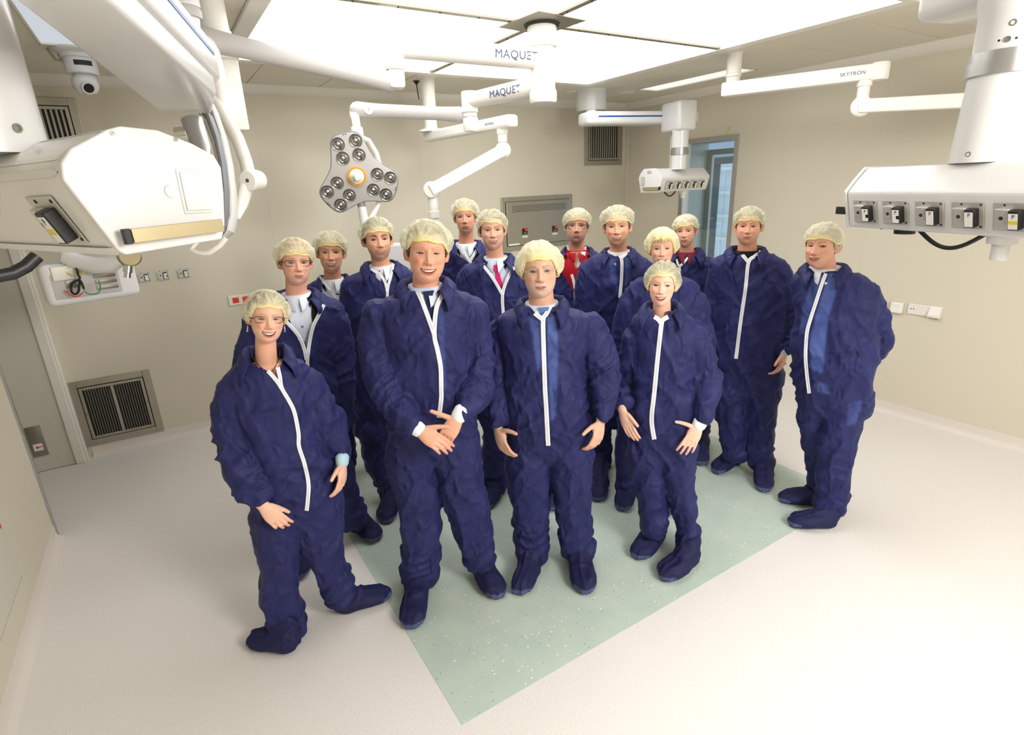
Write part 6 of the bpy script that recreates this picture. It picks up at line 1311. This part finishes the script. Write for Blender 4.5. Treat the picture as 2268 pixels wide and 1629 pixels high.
        rd = ridged(np.c_[b2_ * 34, a_ * 6, q3_[:, 2] * 6], seed + 70 + k); rd2 = ridged(np.c_[a_ * 12, b2_ * 12, q3_[:, 2] * 22], seed + 72 + k); v3 = v3 + n3 * (.014 * (rd ** 2 - .4) * smooth01(q3_[:, 2], .0, .04) + .014 * (rd2 ** 2 - .4) * smooth01(q3_[:, 2], .05, .1))[:, None]
        v3[:, 2] = np.maximum(v3[:, 2], .0025); o = mkobj('shoe_cover', v3, f3, M_shoe, root, angle=None)
        tr = smooth01(a_ + .4 * np.abs(b2_), L * .88, L * .93) * smooth01(v3[:, 2], .050, .042); tr = np.maximum(tr, smooth01(v3[:, 2], .018, .010)); at = o.data.attributes.new('tread', 'FLOAT', 'POINT'); at.data.foreach_set('value', tr)
    # ---- glasses
    if glasses:
        gc, gw, gh, gr, rim = glasses; M_g = mat('glasses_frame', gc, rough=.3, metal=.2 if rim else .7); yb = ys - .0105; gl = Geo(); lens = []
        for sd_ in (-1, 1):
            pts = []
            for k in range(28):
                a = 2 * math.pi * k / 28; e_ = .55; xx = gw * np.sign(math.cos(a)) * abs(math.cos(a)) ** e_; zz = gh * np.sign(math.sin(a)) * abs(math.sin(a)) ** e_; xx *= 1 + .06 * zz / gh; X_ = sd_ * .0335 + xx; pts.append((X_, yb + 6.0 * max(0, abs(X_) - .02) ** 2 * 1.6, .004 + zz))
            lens.append(pts); 
            if rim: V, F = limb(pts + pts[:1], [gr] * 29, [gr * .8] * 29, (0, 1, 0), 8, False); gl.add(hw_(V), F)
            else: V, F = limb(pts[:15], [gr] * 15, [gr * .8] * 15, (0, 1, 0), 8); gl.add(hw_(V), F)
            ox = sd_ * (.0335 + gw); V, F = limb(catmull([(ox, yb + 6 * 1.6 * (abs(ox) - .02) ** 2, .009), (sd_ * (.066 * hp['fw'] + .008), yb + .030, .010), (sd_ * .0765 * hp['fw'], .0, .008), (sd_ * .077 * hp['fw'], .02, -.004)], 5), [gr * 1.1] * 16, [gr * 1.3] * 16, (0, 0, 1), 8); gl.add(hw_(V), F)
        V, F = limb(catmull([(-.0335 + gw, yb + .0008, .007), (0, yb - .002, .010), (.0335 - gw, yb + .0008, .007)], 5), [gr] * 11, [gr] * 11, (0, 0, 1), 8); gl.add(hw_(V), F)
        V, F = gl.get(); go = mkobj('glasses', V, F, M_g, root, angle=None)
        for pts in lens: mkobj('lens', hw_(np.array(pts)), [tuple(range(len(pts)))], M_glass, go, angle=None)
    if necklace:
        P_ = [P(*q, .0) for q in necklace]; V, F = limb(catmull(np.array([n_[0] - unit(ray(*q)) * .004 if (n_ := cast(bvh_of(*B.get()), *q)) else P(*q, .09) for q in necklace]), 5), [.0016] * (5 * (len(necklace) - 1) + 1), [.0016] * (5 * (len(necklace) - 1) + 1), rgt, 6); mkobj('necklace', V, F, M_black, root, angle=None)
    if earrings:
        for sd_ in (-1, 1): V, F = limb(hw_(np.array([(sd_ * .079, .008, -.034), (sd_ * .080, .006, -.048), (sd_ * .081, .006, -.060)])), [.0022, .0016, .0045], [.0022, .0016, .0045], rgt, 8); mkobj('earring', V, F, M_chrome, root, angle=None)
    return t
def unit_rows(A): return A / (np.linalg.norm(A, axis=1)[:, None] + 1e-12)
# ================================================================== the fifteen people, back row first
WH = (236, 238, 244)
# man at the very back, left of the steel cabinet
person('tall man at the very back in open white collar, chin above a pink-tied man', (1100, 1000), (1034, 521, 1027, 443, -4), [(1033, 548, 88, .15), (1034, 566, 135, .20), (1036, 640, 140, .24), (1042, 740, 136, .25), (1048, 840, 130, .25)], root_xy=(1.86, 3.56),
       vox=.0095, opening=[(1006, 560), (1042, 584), (1060, 556), (1052, 540), (1012, 538)], zips=[[(1026, 556), (1034, 570), (1042, 582)], [(1056, 553), (1048, 568), (1042, 582), (1044, 640)]], zipw=6, shirt=WH, shirt_collar=WH, hair=(128, 122, 116), net=dict(front=.049, side=.015, back=-.02, puff=.02, base=.42, gather=.0),
       h=dict(q=.72, skin=(222, 166, 138), open=.003, smile=.25, age=1.6, fw=.95, browc=(110, 92, 80), eyec=(70, 60, 50), lift=.001, mw=.022), seed=6, collar=(30, 30))
# man with grey hair and open shirt, back left
person('tanned man with open white shirt and pen clip, back left', (800, 1020), (736, 606, 730, 515, -2), [(738, 626, 92, .15), (742, 648, 150, .20), (752, 730, 146, .23), (768, 830, 140, .24), (780, 930, 130, .24)], root_xy=(1.02, 3.95),
       armR=[(800, 660, 60), (800, 760, 56), (802, 860, 50)], vox=.0095, opening=[(706, 602), (716, 660), (762, 690), (772, 640), (770, 608)], zips=[[(708, 612), (738, 654), (764, 684)], [(764, 684), (776, 730), (788, 790), (793, 860)]], zipw=5, shirt=WH, shirt_collar=WH, hair=(150, 140, 128), net=dict(front=.049, side=.02, back=-.03, puff=.018, base=.55),
       lapels=[('pen_clip', [(744, 650), (760, 653), (760, 656), (744, 653)], (30, 30, 34), .012)], h=dict(q=.72, skin=(218, 164, 136), open=.009, smile=.9, age=2, fw=.97, browc=(70, 56, 48), mw=.028, eyec=(70, 60, 50)), seed=3)
# man in red jacket with dark glasses
person('man with black glasses in a red jacket under his open coverall', (1290, 1015), (1276, 543, 1279, 464, 0), [(1278, 562, 95, .16), (1279, 586, 148, .22), (1280, 660, 150, .27), (1284, 760, 146, .28), (1288, 860, 140, .27)], root_xy=(2.74, 3.45),
       vox=.0095, opening=[(1234, 560), (1240, 596), (1274, 652), (1300, 606), (1312, 566), (1304, 538), (1250, 536)], zips=[[(1266, 608), (1272, 630), (1274, 652), (1275, 700)], [(1288, 600), (1280, 628), (1275, 650)]], zipw=6, shirt=(198, 34, 48), skinchest=False,
       patches=[('neck_skin', [(1255, 548), (1262, 560), (1276, 596), (1284, 586), (1297, 556), (1300, 546)], (222, 170, 142), .004), ('polo_edge', [(1292, 548), (1299, 546), (1296, 566), (1280, 594), (1277, 586)], WH, .007), ('polo_edge', [(1254, 542), (1259, 544), (1263, 560), (1257, 556)], WH, .007)],  # first patch is bare skin in the open collar
       shirt_collar=(196, 32, 46), hair=(140, 134, 128), net=dict(front=.047, side=.025, back=-.03, puff=.018, base=.45, roll=.006, gather=-.02), glasses=((34, 30, 36), .0245, .0165, .0017, True),
       h=dict(q=.72, skin=(216, 164, 142), open=0, smile=0, age=1.6, fw=1.04, jw=1.06, nose=1.15, lift=-.001, mw=.022, stache=((130, 118, 110), .6), beard=((120, 108, 104), .25), eye=.65, browc=(100, 86, 76), pitch=8, dchin=.006), seed=9, collar=(48, 48), neck=1.08)
# man half hidden behind the blonde woman
person('dark-browed man in maroon collar behind the blonde woman, by the window', (1512, 985), (1519, 549, 1517, 478, -6), [(1521, 566, 78, .15), (1524, 584, 122, .2), (1526, 660, 126, .24), (1528, 760, 120, .25), (1526, 850, 112, .25)],
       vox=.0095, opening=[(1494, 572), (1505, 590), (1524, 570), (1520, 556), (1498, 556)], zips=[[(1498, 574), (1505, 590), (1524, 571)], [(1505, 590), (1508, 640)]], zipw=5, shirt=(120, 40, 60), skinchest=False, shirt_collar=(118, 44, 62), footR=(1548, 995, 1551, 1020), hair=(150, 140, 130),
       net=dict(front=.047, side=.018, back=-.03, puff=.014, base=.6, roll=.012, gather=-.03), h=dict(q=.72, skin=(228, 176, 150), open=.003, smile=.3, age=1, browc=(50, 38, 32), browt=1.3, beard=((90, 74, 66), .2), eyec=(60, 44, 34)), seed=13)
# young dark man
person('young man with dark brows and open white shirt, third from left', (885, 1108), (842, 580, 831, 484, 6), [(846, 598, 104, .15), (842, 622, 168, .21), (836, 700, 166, .25), (840, 800, 158, .26), (848, 880, 150, .26), (856, 950, 146, .26)],
       armL=[(788, 640, 62), (776, 720, 60), (782, 800, 58), (808, 872, 48)], legL=[(832, 960, 76), (840, 1020, 66), (862, 1080, 52)], legR=[(890, 960, 72), (903, 1030, 66), (915, 1085, 56)], footL=(868, 1110, 858, 1148), footR=(918, 1100, 930, 1140), vox=.009,
       opening=[(812, 588), (852, 624), (858, 650), (866, 620), (874, 584), (866, 572), (824, 574)], zips=[[(820, 597), (838, 606), (852, 624), (858, 648)], [(871, 584), (866, 612), (858, 648), (860, 720)]], zipw=6, shirt=WH, shirt_collar=WH, hair=(44, 36, 32),
       lapels=[], patches=[('shirt_button', [(839, 599), (842, 599), (842, 602), (839, 602)], (50, 50, 60), .012), ('shirt_button', [(852, 609), (855, 609), (855, 612), (852, 612)], (50, 50, 60), .012)], net=dict(front=.051, side=.022, back=-.03, puff=.018, base=.40, gather=.006), h=dict(q=.78, skin=(224, 172, 142), open=.006, smile=.55, age=.3, browc=(36, 28, 26), browt=1.5, browa=.95, beard=((84, 66, 60), .42), eyec=(52, 36, 28), jw=.98), seed=4)
# pink tie
person('man with a bright pink tie behind the front two men', (1158, 1088), (1093, 556, 1087, 467, 3), [(1098, 580, 100, .16), (1096, 604, 168, .22), (1098, 690, 170, .26), (1108, 790, 164, .27), (1122, 880, 158, .27), (1135, 940, 150, .27)],
       armL=[(1036, 628, 58), (1034, 710, 56), (1042, 800, 54), (1050, 880, 46)], legL=[(1105, 960, 74), (1098, 1020, 66), (1094, 1076, 58)], legR=[(1180, 960, 74), (1200, 1030, 66), (1215, 1080, 58)], footL=(1105, 1085, 1078, 1118), footR=(1215, 1085, 1222, 1114), vox=.009,
       opening=[(1066, 582), (1089, 613), (1113, 654), (1124, 620), (1139, 592), (1134, 572), (1072, 568)], zips=[[(1069, 587), (1089, 613), (1102, 634), (1113, 654)], [(1139, 592), (1123, 620), (1113, 654), (1115, 700)]], zipw=7, shirt=(208, 216, 232), shirt_collar=(214, 222, 238),
       patches=[('tie_knot', [(1090, 588), (1109, 585), (1106, 601), (1096, 602)], (214, 40, 110), .010), ('tie', [(1097, 601), (1105, 600), (1114, 634), (1113, 648), (1108, 644), (1098, 622)], (216, 42, 112), .007), ],
       hair=(104, 90, 74), net=dict(front=.053, side=.018, back=-.03, puff=.016, base=.40, roll=-.010, gather=-.03), h=dict(q=.78, skin=(224, 174, 150), open=.006, smile=.7, age=.4, fw=1.02, jw=1.04, browc=(120, 90, 66), chin=1.1), seed=7, jacket=(44,48,62))
# smiling tall man
person('smiling grey-haired man with closed zip beside the red jacket man', (1362, 1038), (1368, 549, 1366, 458, -2), [(1370, 566, 104, .17), (1362, 592, 160, .22), (1358, 680, 162, .26), (1356, 780, 158, .27), (1358, 880, 150, .27), (1362, 930, 146, .27)],
       armL=[(1300, 620, 58), (1298, 700, 56), (1300, 800, 52), (1306, 880, 44)], legL=[(1326, 950, 60), (1328, 1010, 54), (1324, 1060, 50)], legR=[(1398, 950, 64), (1402, 1010, 60), (1400, 1060, 54)], footL=(1330, 1066, 1324, 1100), vox=.009,
       opening=[(1350, 552), (1376, 573), (1390, 556), (1384, 546), (1354, 546)], zips=[[(1364, 561), (1376, 572), (1377, 609), (1373, 660)], [(1388, 560), (1376, 573)]], zipw=7, shirt=WH, shirt_collar=WH, tints=[([(1349, 574), (1362, 574), (1368, 640), (1352, 620)], .6), ([(1382, 572), (1402, 562), (1396, 600), (1386, 640)], .6)], hair=(124, 118, 108),
       net=dict(front=.045, side=.030, back=-.01, puff=.018, sidep=.030, base=.38), h=dict(q=.78, skin=(226, 172, 144), open=.007, smile=1, age=1.6, jw=.97, browc=(120, 96, 76), mw=.027), seed=10, jacket=(30,32,40))
# blonde woman
person('blonde woman with fringe under her net, behind the short woman', (1425, 1102), (1466, 596, 1466, 508, 0), [(1468, 612, 84, .14), (1467, 634, 158, .20), (1466, 710, 168, .25), (1464, 800, 164, .27), (1450, 890, 156, .27), (1436, 960, 150, .27)],
       armL=[(1398, 668, 62), (1384, 740, 60), (1382, 820, 54), (1388, 890, 44)], armR=[(1536, 668, 62), (1552, 750, 60), (1552, 830, 56), (1540, 900, 44)], legL=[(1392, 980, 62), (1388, 1030, 54), (1386, 1078, 52)], legR=[(1462, 980, 62), (1462, 1040, 56), (1458, 1090, 52)], footL=(1392, 1086, 1379, 1128), vox=.009, skinchest=True,
       hair=(226, 204, 150), bangs=True, net=dict(front=.063, side=-.030, back=-.05, puff=.020, sidep=.022, base=.66), h=dict(q=.78, skin=(230, 182, 156), open=.008, smile=.9, age=1.3, fw=.95, jw=.92, nose=.9, brow=.5, lip=1.1, lipc=(204, 104, 104), browc=(170, 134, 100), mw=.026, eyec=(100, 110, 90)), seed=11, neck=.85)
# tall man on the right
person('big tall man in black top with zip to the waist, by the window', (1652, 1046), (1654, 545, 1661, 461, 0), [(1654, 564, 98, .17), (1657, 584, 165, .23), (1660, 660, 164, .28), (1656, 750, 160, .29), (1654, 830, 152, .28), (1652, 880, 148, .27)],
       armL=[(1594, 612, 54), (1580, 680, 52), (1580, 760, 48), (1584, 830, 40)], armR=[(1728, 612, 58), (1744, 680, 54), (1748, 740, 48), (1740, 774, 38, .07)], legL=[(1620, 900, 74), (1622, 950, 64), (1627, 1004, 60)], legR=[(1684, 900, 72), (1684, 965, 58), (1686, 1022, 58)], footL=(1632, 1018, 1582, 1050), footR=(1688, 1048, 1692, 1084), vox=.009,
       opening=[(1634, 554), (1657, 583), (1688, 554), (1680, 542), (1640, 542)], zips=[[(1638, 557), (1648, 569), (1658, 582)], [(1686, 557), (1672, 568), (1658, 582), (1651, 641), (1640, 715), (1630, 795)]], zipw=8, shirt=(20, 20, 24), tints=[([(1618, 690), (1638, 684), (1636, 712), (1618, 712)], .28)],
       hands=[dict(side='R', w=(1737, 782, .08), t=(1726, 834, .12), N=(.95, .45, 0), curl=(.45, .55, .4), thumb=(.55, .0), tb=.3)], cuffs=[(1, (186, 206, 220), .018)], hair=(118, 110, 98), net=dict(front=.047, side=.022, back=-.02, puff=.015, sidep=.018, base=.42, gather=.02),
       h=dict(q=.82, skin=(230, 174, 148), open=0, smile=.6, age=.5, fw=1.07, jw=1.14, browc=(90, 66, 50), mw=.025, lift=.004, eyec=(60, 46, 38), dchin=.004, beard=((120, 92, 78), .12)), seed=14, jacket=(22,22,24), neck=1.12, collar=(30, 30), collar_s=1.1)
# man at the right edge
person('rightmost man, heavy-set, hands behind his back, head tilted', (1828, 1150), (1815, 596, 1825, 497, -18), [(1826, 604, 112, .17), (1844, 628, 168, .24), (1850, 700, 168, .32), (1846, 780, 170, .34), (1844, 850, 162, .32), (1845, 905, 150, .28)],
       armL=[(1790, 640, 46, -.02), (1790, 720, 46, -.12), (1810, 785, 46, -.20), (1850, 812, 44, -.22)], armR=[(1910, 652, 76, -.03), (1934, 712, 72, -.08), (1938, 766, 60, -.13), (1905, 806, 46, -.21)], legL=[(1806, 920, 72, -.05), (1810, 985, 58, -.10), (1816, 1050, 54, -.16), (1816, 1090, 50, -.2)], legR=[(1866, 920, 84), (1852, 985, 80, .0), (1846, 1050, 74), (1842, 1120, 66)],
       footL=(1822, 1112, 1750, 1110), footR=(1846, 1160, 1762, 1162), vox=.0085, opening=None, zips=[[(1829, 606), (1818, 636), (1807, 670), (1794, 710), (1787, 738), (1784, 788), (1787, 830), (1792, 872)]], zipw=8, shirt=WH, shirt_collar=(240, 240, 246),
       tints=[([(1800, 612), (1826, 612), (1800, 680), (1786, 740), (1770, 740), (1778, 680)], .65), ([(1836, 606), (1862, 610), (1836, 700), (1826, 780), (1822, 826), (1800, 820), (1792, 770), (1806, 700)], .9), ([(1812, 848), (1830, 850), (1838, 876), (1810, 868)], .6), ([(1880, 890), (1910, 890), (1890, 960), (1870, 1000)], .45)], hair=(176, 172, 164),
       net=dict(front=.047, side=.020, back=-.04, puff=.012, sidep=.010, base=.50, roll=.004, gather=.0), h=dict(q=.85, skin=(226, 174, 148), open=.006, smile=.9, age=1.2, fw=1.07, jw=1.12, nose=1.1, browc=(110, 86, 70), mw=.026, dchin=.006), seed=15, jacket=(24,24,28), neck=1.1, collar=(24, 24))
# man with glasses left
person('man in dark rectangular glasses with half-open coverall over a jacket, left', (745, 1205), (658, 634, 652, 532, 6), [(658, 662, 118, .16), (658, 688, 200, .23), (656, 760, 196, .27), (660, 850, 186, .29), (668, 950, 180, .29), (680, 1030, 176, .28)],
       armL=[(574, 712, 72), (556, 790, 68), (552, 870, 64), (562, 940, 50)], armR=[(736, 708, 78), (752, 790, 72), (756, 870, 66), (756, 945, 50)], legL=[(648, 1060, 96), (662, 1130, 86), (672, 1196, 76)], legR=[(735, 1050, 98), (754, 1100, 84), (784, 1152, 66)], footL=(690, 1220, 672, 1256), footR=(788, 1160, 824, 1190), vox=.0085,
       opening=[(610, 640), (634, 709), (660, 750), (679, 795), (691, 732), (716, 676), (700, 628), (612, 624)], zips=[[(632, 711), (659, 741), (672, 768), (679, 797)], [(718, 675), (704, 702), (691, 732), (681, 797), (685, 850), (692, 930)]], zipw=8, shirt=(224, 230, 244), shirt_collar=(230, 234, 246),
       patches=[('jacket_lapel', [(612, 654), (628, 660), (636, 690), (650, 736), (634, 716)], (30, 30, 36), .008), ('jacket_lapel', [(690, 660), (706, 660), (714, 680), (694, 730), (690, 700)], (30, 30, 36), .008), ('shirt_button', [(668, 722), (672, 722), (672, 726), (668, 726)], (70, 130, 200), .010), ('shirt_button', [(672, 757), (676, 757), (676, 761), (672, 761)], (70, 130, 200), .010)],
       glasses=((58, 54, 46), .026, .0145, .0019, True), hair=(150, 104, 70), net=dict(front=.049, side=.020, back=-.03, puff=.020, sidep=.020, base=.52), h=dict(q=.9, skin=(230, 176, 154), open=.004, smile=.35, age=.6, fw=1.04, jw=1.04, browc=(150, 104, 74), mw=.021, lift=.001), seed=2, jacket=(30,30,36), neck=1.02)
# ---- front row
person('short smiling woman in front, right hand resting on her thigh', (1478, 1222), (1462, 681, 1470, 584, 0), [(1466, 692, 96, .14), (1468, 714, 142, .19), (1470, 790, 138, .26), (1471, 870, 138, .27), (1467, 950, 150, .28), (1470, 1000, 150, .28)],
       armL=[(1408, 744, 64), (1394, 800, 58), (1382, 856, 50), (1379, 898, 42, .09)], armR=[(1532, 744, 68), (1558, 805, 66), (1564, 870, 62, .04), (1556, 922, 46, .09)], legL=[(1432, 1020, 84), (1440, 1080, 68), (1447, 1130, 64), (1447, 1172, 62)], legR=[(1500, 1030, 80), (1508, 1090, 64), (1520, 1150, 56), (1526, 1200, 54)],
       footL=(1456, 1188, 1414, 1234), footR=(1534, 1240, 1480, 1276), vox=.0078, skinchest=True, opening=[(1446, 698), (1465, 719), (1482, 698), (1474, 686), (1450, 686)], zips=[[(1449, 702), (1458, 708), (1465, 718)], [(1480, 702), (1470, 708), (1465, 719), (1457, 788), (1449, 870), (1443, 930), (1449, 974)]], zipw=10,
       hands=[dict(side='L', w=(1380, 914, .11), t=(1402, 974, .17), N=(-.35, .9, .1), curl=(.18, .25, .2), splay=.02, thumb=(.35, .1), tb=.2, size=.90), dict(side='R', w=(1547, 944, .12), t=(1517, 1004, .17), N=(.15, .95, .2), curl=(.12, .2, .15), splay=.09, thumb=(.95, .0), tb=.12, size=.93)], cuffs=[(1, (236, 240, 246), .022)],
       hair=(96, 84, 62), net=dict(front=.057, side=-.034, back=-.05, puff=.014, sidep=.016, base=.40), h=dict(q=1, skin=(240, 194, 172), open=.009, smile=1, age=.1, fw=.96, jw=.94, nose=.85, brow=.5, lip=1.05, lipc=(206, 100, 104), browc=(168, 130, 104), browt=.8, mw=.026, eye=.75, eyec=(70, 84, 96), lift=.007), seed=12, neck=.86, collar=(36, 36), collar_s=1.0)
person('bearded man in rimless glasses and blue tie, front centre, hands at his sides', (1226, 1245), (1198, 662, 1192, 540, 2), [(1200, 684, 124, .17), (1201, 706, 206, .24), (1204, 780, 182, .33), (1208, 860, 180, .37), (1212, 930, 186, .36), (1216, 1000, 192, .31)],
       armL=[(1116, 730, 76, -.03), (1102, 800, 72, -.02), (1098, 870, 66, .04), (1103, 932, 48, .09)], armR=[(1304, 722, 80), (1330, 800, 78), (1340, 870, 64, .04), (1333, 922, 48, .09)], legL=[(1168, 1040, 104), (1178, 1110, 90), (1178, 1180, 82), (1178, 1226, 70)], legR=[(1266, 1040, 102), (1270, 1110, 84), (1275, 1180, 84), (1281, 1222, 68)],
       footL=(1180, 1248, 1160, 1296), footR=(1284, 1244, 1294, 1294), vox=.0075, opening=[(1158, 660), (1192, 702), (1203, 710), (1220, 680), (1232, 660), (1224, 640), (1166, 640)], zips=[[(1184, 694), (1194, 702), (1203, 709)], [(1218, 680), (1210, 696), (1203, 709), (1204, 771), (1207, 860), (1210, 911), (1214, 988)]], zipw=10,
       shirt=(206, 216, 236), shirt_collar=(214, 222, 240), patches=[('tie', [(1191, 682), (1216, 680), (1208, 710), (1200, 708)], (88, 124, 170), .012), ],
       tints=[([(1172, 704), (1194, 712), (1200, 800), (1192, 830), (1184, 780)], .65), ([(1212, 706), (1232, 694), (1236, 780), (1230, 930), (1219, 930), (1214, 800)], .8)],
       hands=[dict(side='L', w=(1103, 948, .10), t=(1120, 1018, .16), N=(-.62, .75, 0), curl=(.35, .45, .35), thumb=(.85, -.05), tb=.22, splay=.07), dict(side='R', w=(1330, 934, .10), t=(1320, 994, .16), N=(.62, .75, 0), curl=(.45, .55, .4), thumb=(.6, -.1), tb=.3)],
       glasses=((196, 196, 200), .0265, .013, .0012, False), hair=(196, 184, 160), net=dict(front=.055, side=-.022, back=-.05, puff=.022, sidep=.022, base=.74, roll=.0), h=dict(q=1, skin=(218, 174, 150), open=.004, smile=.2, age=1.2, fw=1.05, jw=1.1, nose=1.12, browc=(130, 112, 96), beard=((196, 184, 170), .55), stache=((190, 178, 164), .35), mw=.023, lift=.001, lipc=(186, 118, 108)), seed=8, jacket=(30,34,50), neck=1.12, collar=(30, 30), collar_s=1.15)
person('tall smiling man in dark blue tie, front centre, hands clasped before him', (1000, 1290), (945, 630, 947, 493, 3), [(943, 646, 132, .18), (943, 668, 212, .25), (946, 730, 188, .32), (950, 800, 184, .35), (953, 880, 190, .36), (956, 950, 200, .34), (962, 1000, 202, .30)],
       armL=[(846, 690, 84, .0), (834, 760, 82, .0), (848, 850, 78, .08), (888, 914, 66, .19), (918, 944, 46, .25)], armR=[(1040, 686, 84, .0), (1056, 760, 80, .0), (1062, 840, 76, .08), (1042, 894, 64, .19), (1022, 918, 46, .25)],
       legL=[(912, 1040, 112), (930, 1110, 104), (932, 1190, 96), (930, 1250, 90), (926, 1278, 74)], legR=[(1015, 1040, 108), (1035, 1120, 98), (1052, 1190, 90), (1064, 1234, 76)], footL=(926, 1310, 915, 1380), footR=(1062, 1262, 1108, 1324), vox=.0072,
       opening=[(896, 606), (918, 640), (936, 676), (962, 742), (972, 690), (984, 654), (992, 634), (990, 600), (900, 596)], zips=[[(917, 630), (926, 648), (935, 668), (947, 700), (962, 742)], [(989, 636), (978, 656), (966, 686), (962, 742), (969, 776), (976, 815), (977, 860), (977, 885), (972, 926)]], zipw=10,
       shirt=(206, 216, 236), shirt_collar=(214, 222, 240), patches=[('tie_knot', [(935, 646), (962, 643), (956, 662), (943, 663)], (34, 46, 84), .012), ('tie', [(943, 661), (955, 660), (966, 700), (964, 738), (960, 738), (944, 694)], (34, 46, 84), .009), ],
       tints=[([(968, 690), (982, 676), (984, 760), (990, 860), (980, 860), (972, 770)], .4)],
       hands=[dict(side='L', w=(930, 954, .27), t=(984, 990, .33), N=(.15, .85, .45), curl=(.35, .55, .35), splay=.03, thumb=(.45, .1), tb=.1, ts=None), dict(side='R', w=(1014, 926, .255), t=(978, 986, .29), N=(.0, .88, .42), curl=(.35, .6, .4), splay=.03, thumb=(.85, .12), tb=.0)],
       cuffs=[(0, (236, 238, 244), .030), (1, (236, 238, 244), .030)], hair=(104, 84, 64), net=dict(front=.051, side=.018, back=-.03, puff=.020, sidep=.020, base=.50, roll=-.004, gather=-.03), h=dict(q=1.08, skin=(226, 170, 144), open=.009, smile=1, age=1, fw=1.04, jw=1.06, nose=1.12, chin=1.15, browc=(170, 130, 100), browa=.5, browt=.9, mw=.028, eye=.5, lift=.006), seed=5, jacket=(26,26,30), neck=1.08, collar=(34, 30), collar_s=1.25)
person('woman in brown rectangular glasses at the far left, laughing, wearing earrings', (688, 1385), (591, 763, 592, 650, 4), [(590, 796, 92, .15), (592, 826, 172, .21), (606, 900, 164, .27), (630, 970, 158, .28), (648, 1040, 168, .29), (660, 1110, 196, .30), (664, 1150, 196, .28)],
       armL=[(528, 862, 92), (514, 925, 92), (520, 985, 84, .02), (542, 1050, 88, .07), (572, 1105, 56, .12)], armR=[(674, 846, 84), (708, 905, 78), (732, 958, 76), (754, 1008, 50)], legL=[(612, 1190, 108), (617, 1250, 92), (618, 1310, 88), (630, 1370, 84), (640, 1402, 76)], legR=[(706, 1185, 104), (724, 1240, 84), (742, 1284, 72), (750, 1320, 66)],
       footL=(662, 1432, 586, 1424), footR=(752, 1352, 830, 1330), vox=.0075, skinchest=True, opening=[(548, 800), (592, 822), (624, 858), (618, 818), (632, 796), (622, 782), (560, 784)], zips=[[(593, 822), (606, 836), (617, 850), (624, 862)], [(615, 814), (620, 836), (624, 860), (640, 888), (652, 914), (661, 960), (662, 989), (674, 1027), (683, 1070), (682, 1105), (679, 1132)]], zipw=9,
       hands=[dict(side='L', w=(584, 1122, .15), t=(614, 1152, .17), N=(-.25, .7, .65), curl=(.35, .5, .35), splay=.05, thumb=(.3, -.2), tb=.2, size=.92), dict(side='R', w=(758, 1026, .07), t=(758, 1086, .12), N=(.75, .6, 0), curl=(.35, .45, .35), thumb=(.6, .0), tb=.25, size=.92)], cuffs=[(1, (176, 208, 222), .016)],
       glasses=((96, 56, 34), .0255, .0140, .0018, True), hair=(112, 84, 56), necklace=[(556, 776), (562, 796), (580, 816), (598, 824), (610, 812), (618, 792), (620, 778)], earrings=True, net=dict(front=.059, side=-.024, back=-.05, puff=.020, sidep=.026, base=.46, gather=.01),
       h=dict(q=1.05, skin=(234, 186, 162), open=.011, smile=1, age=.2, fw=1.03, jw=1.0, nose=.95, brow=.6, lip=1.05, lipc=(204, 104, 104), browc=(160, 116, 88), browt=.8, mw=.027, lift=.008, eye=.7, rednose=1.6), seed=1, neck=.84, collar=(44, 40), collar_s=1.05)
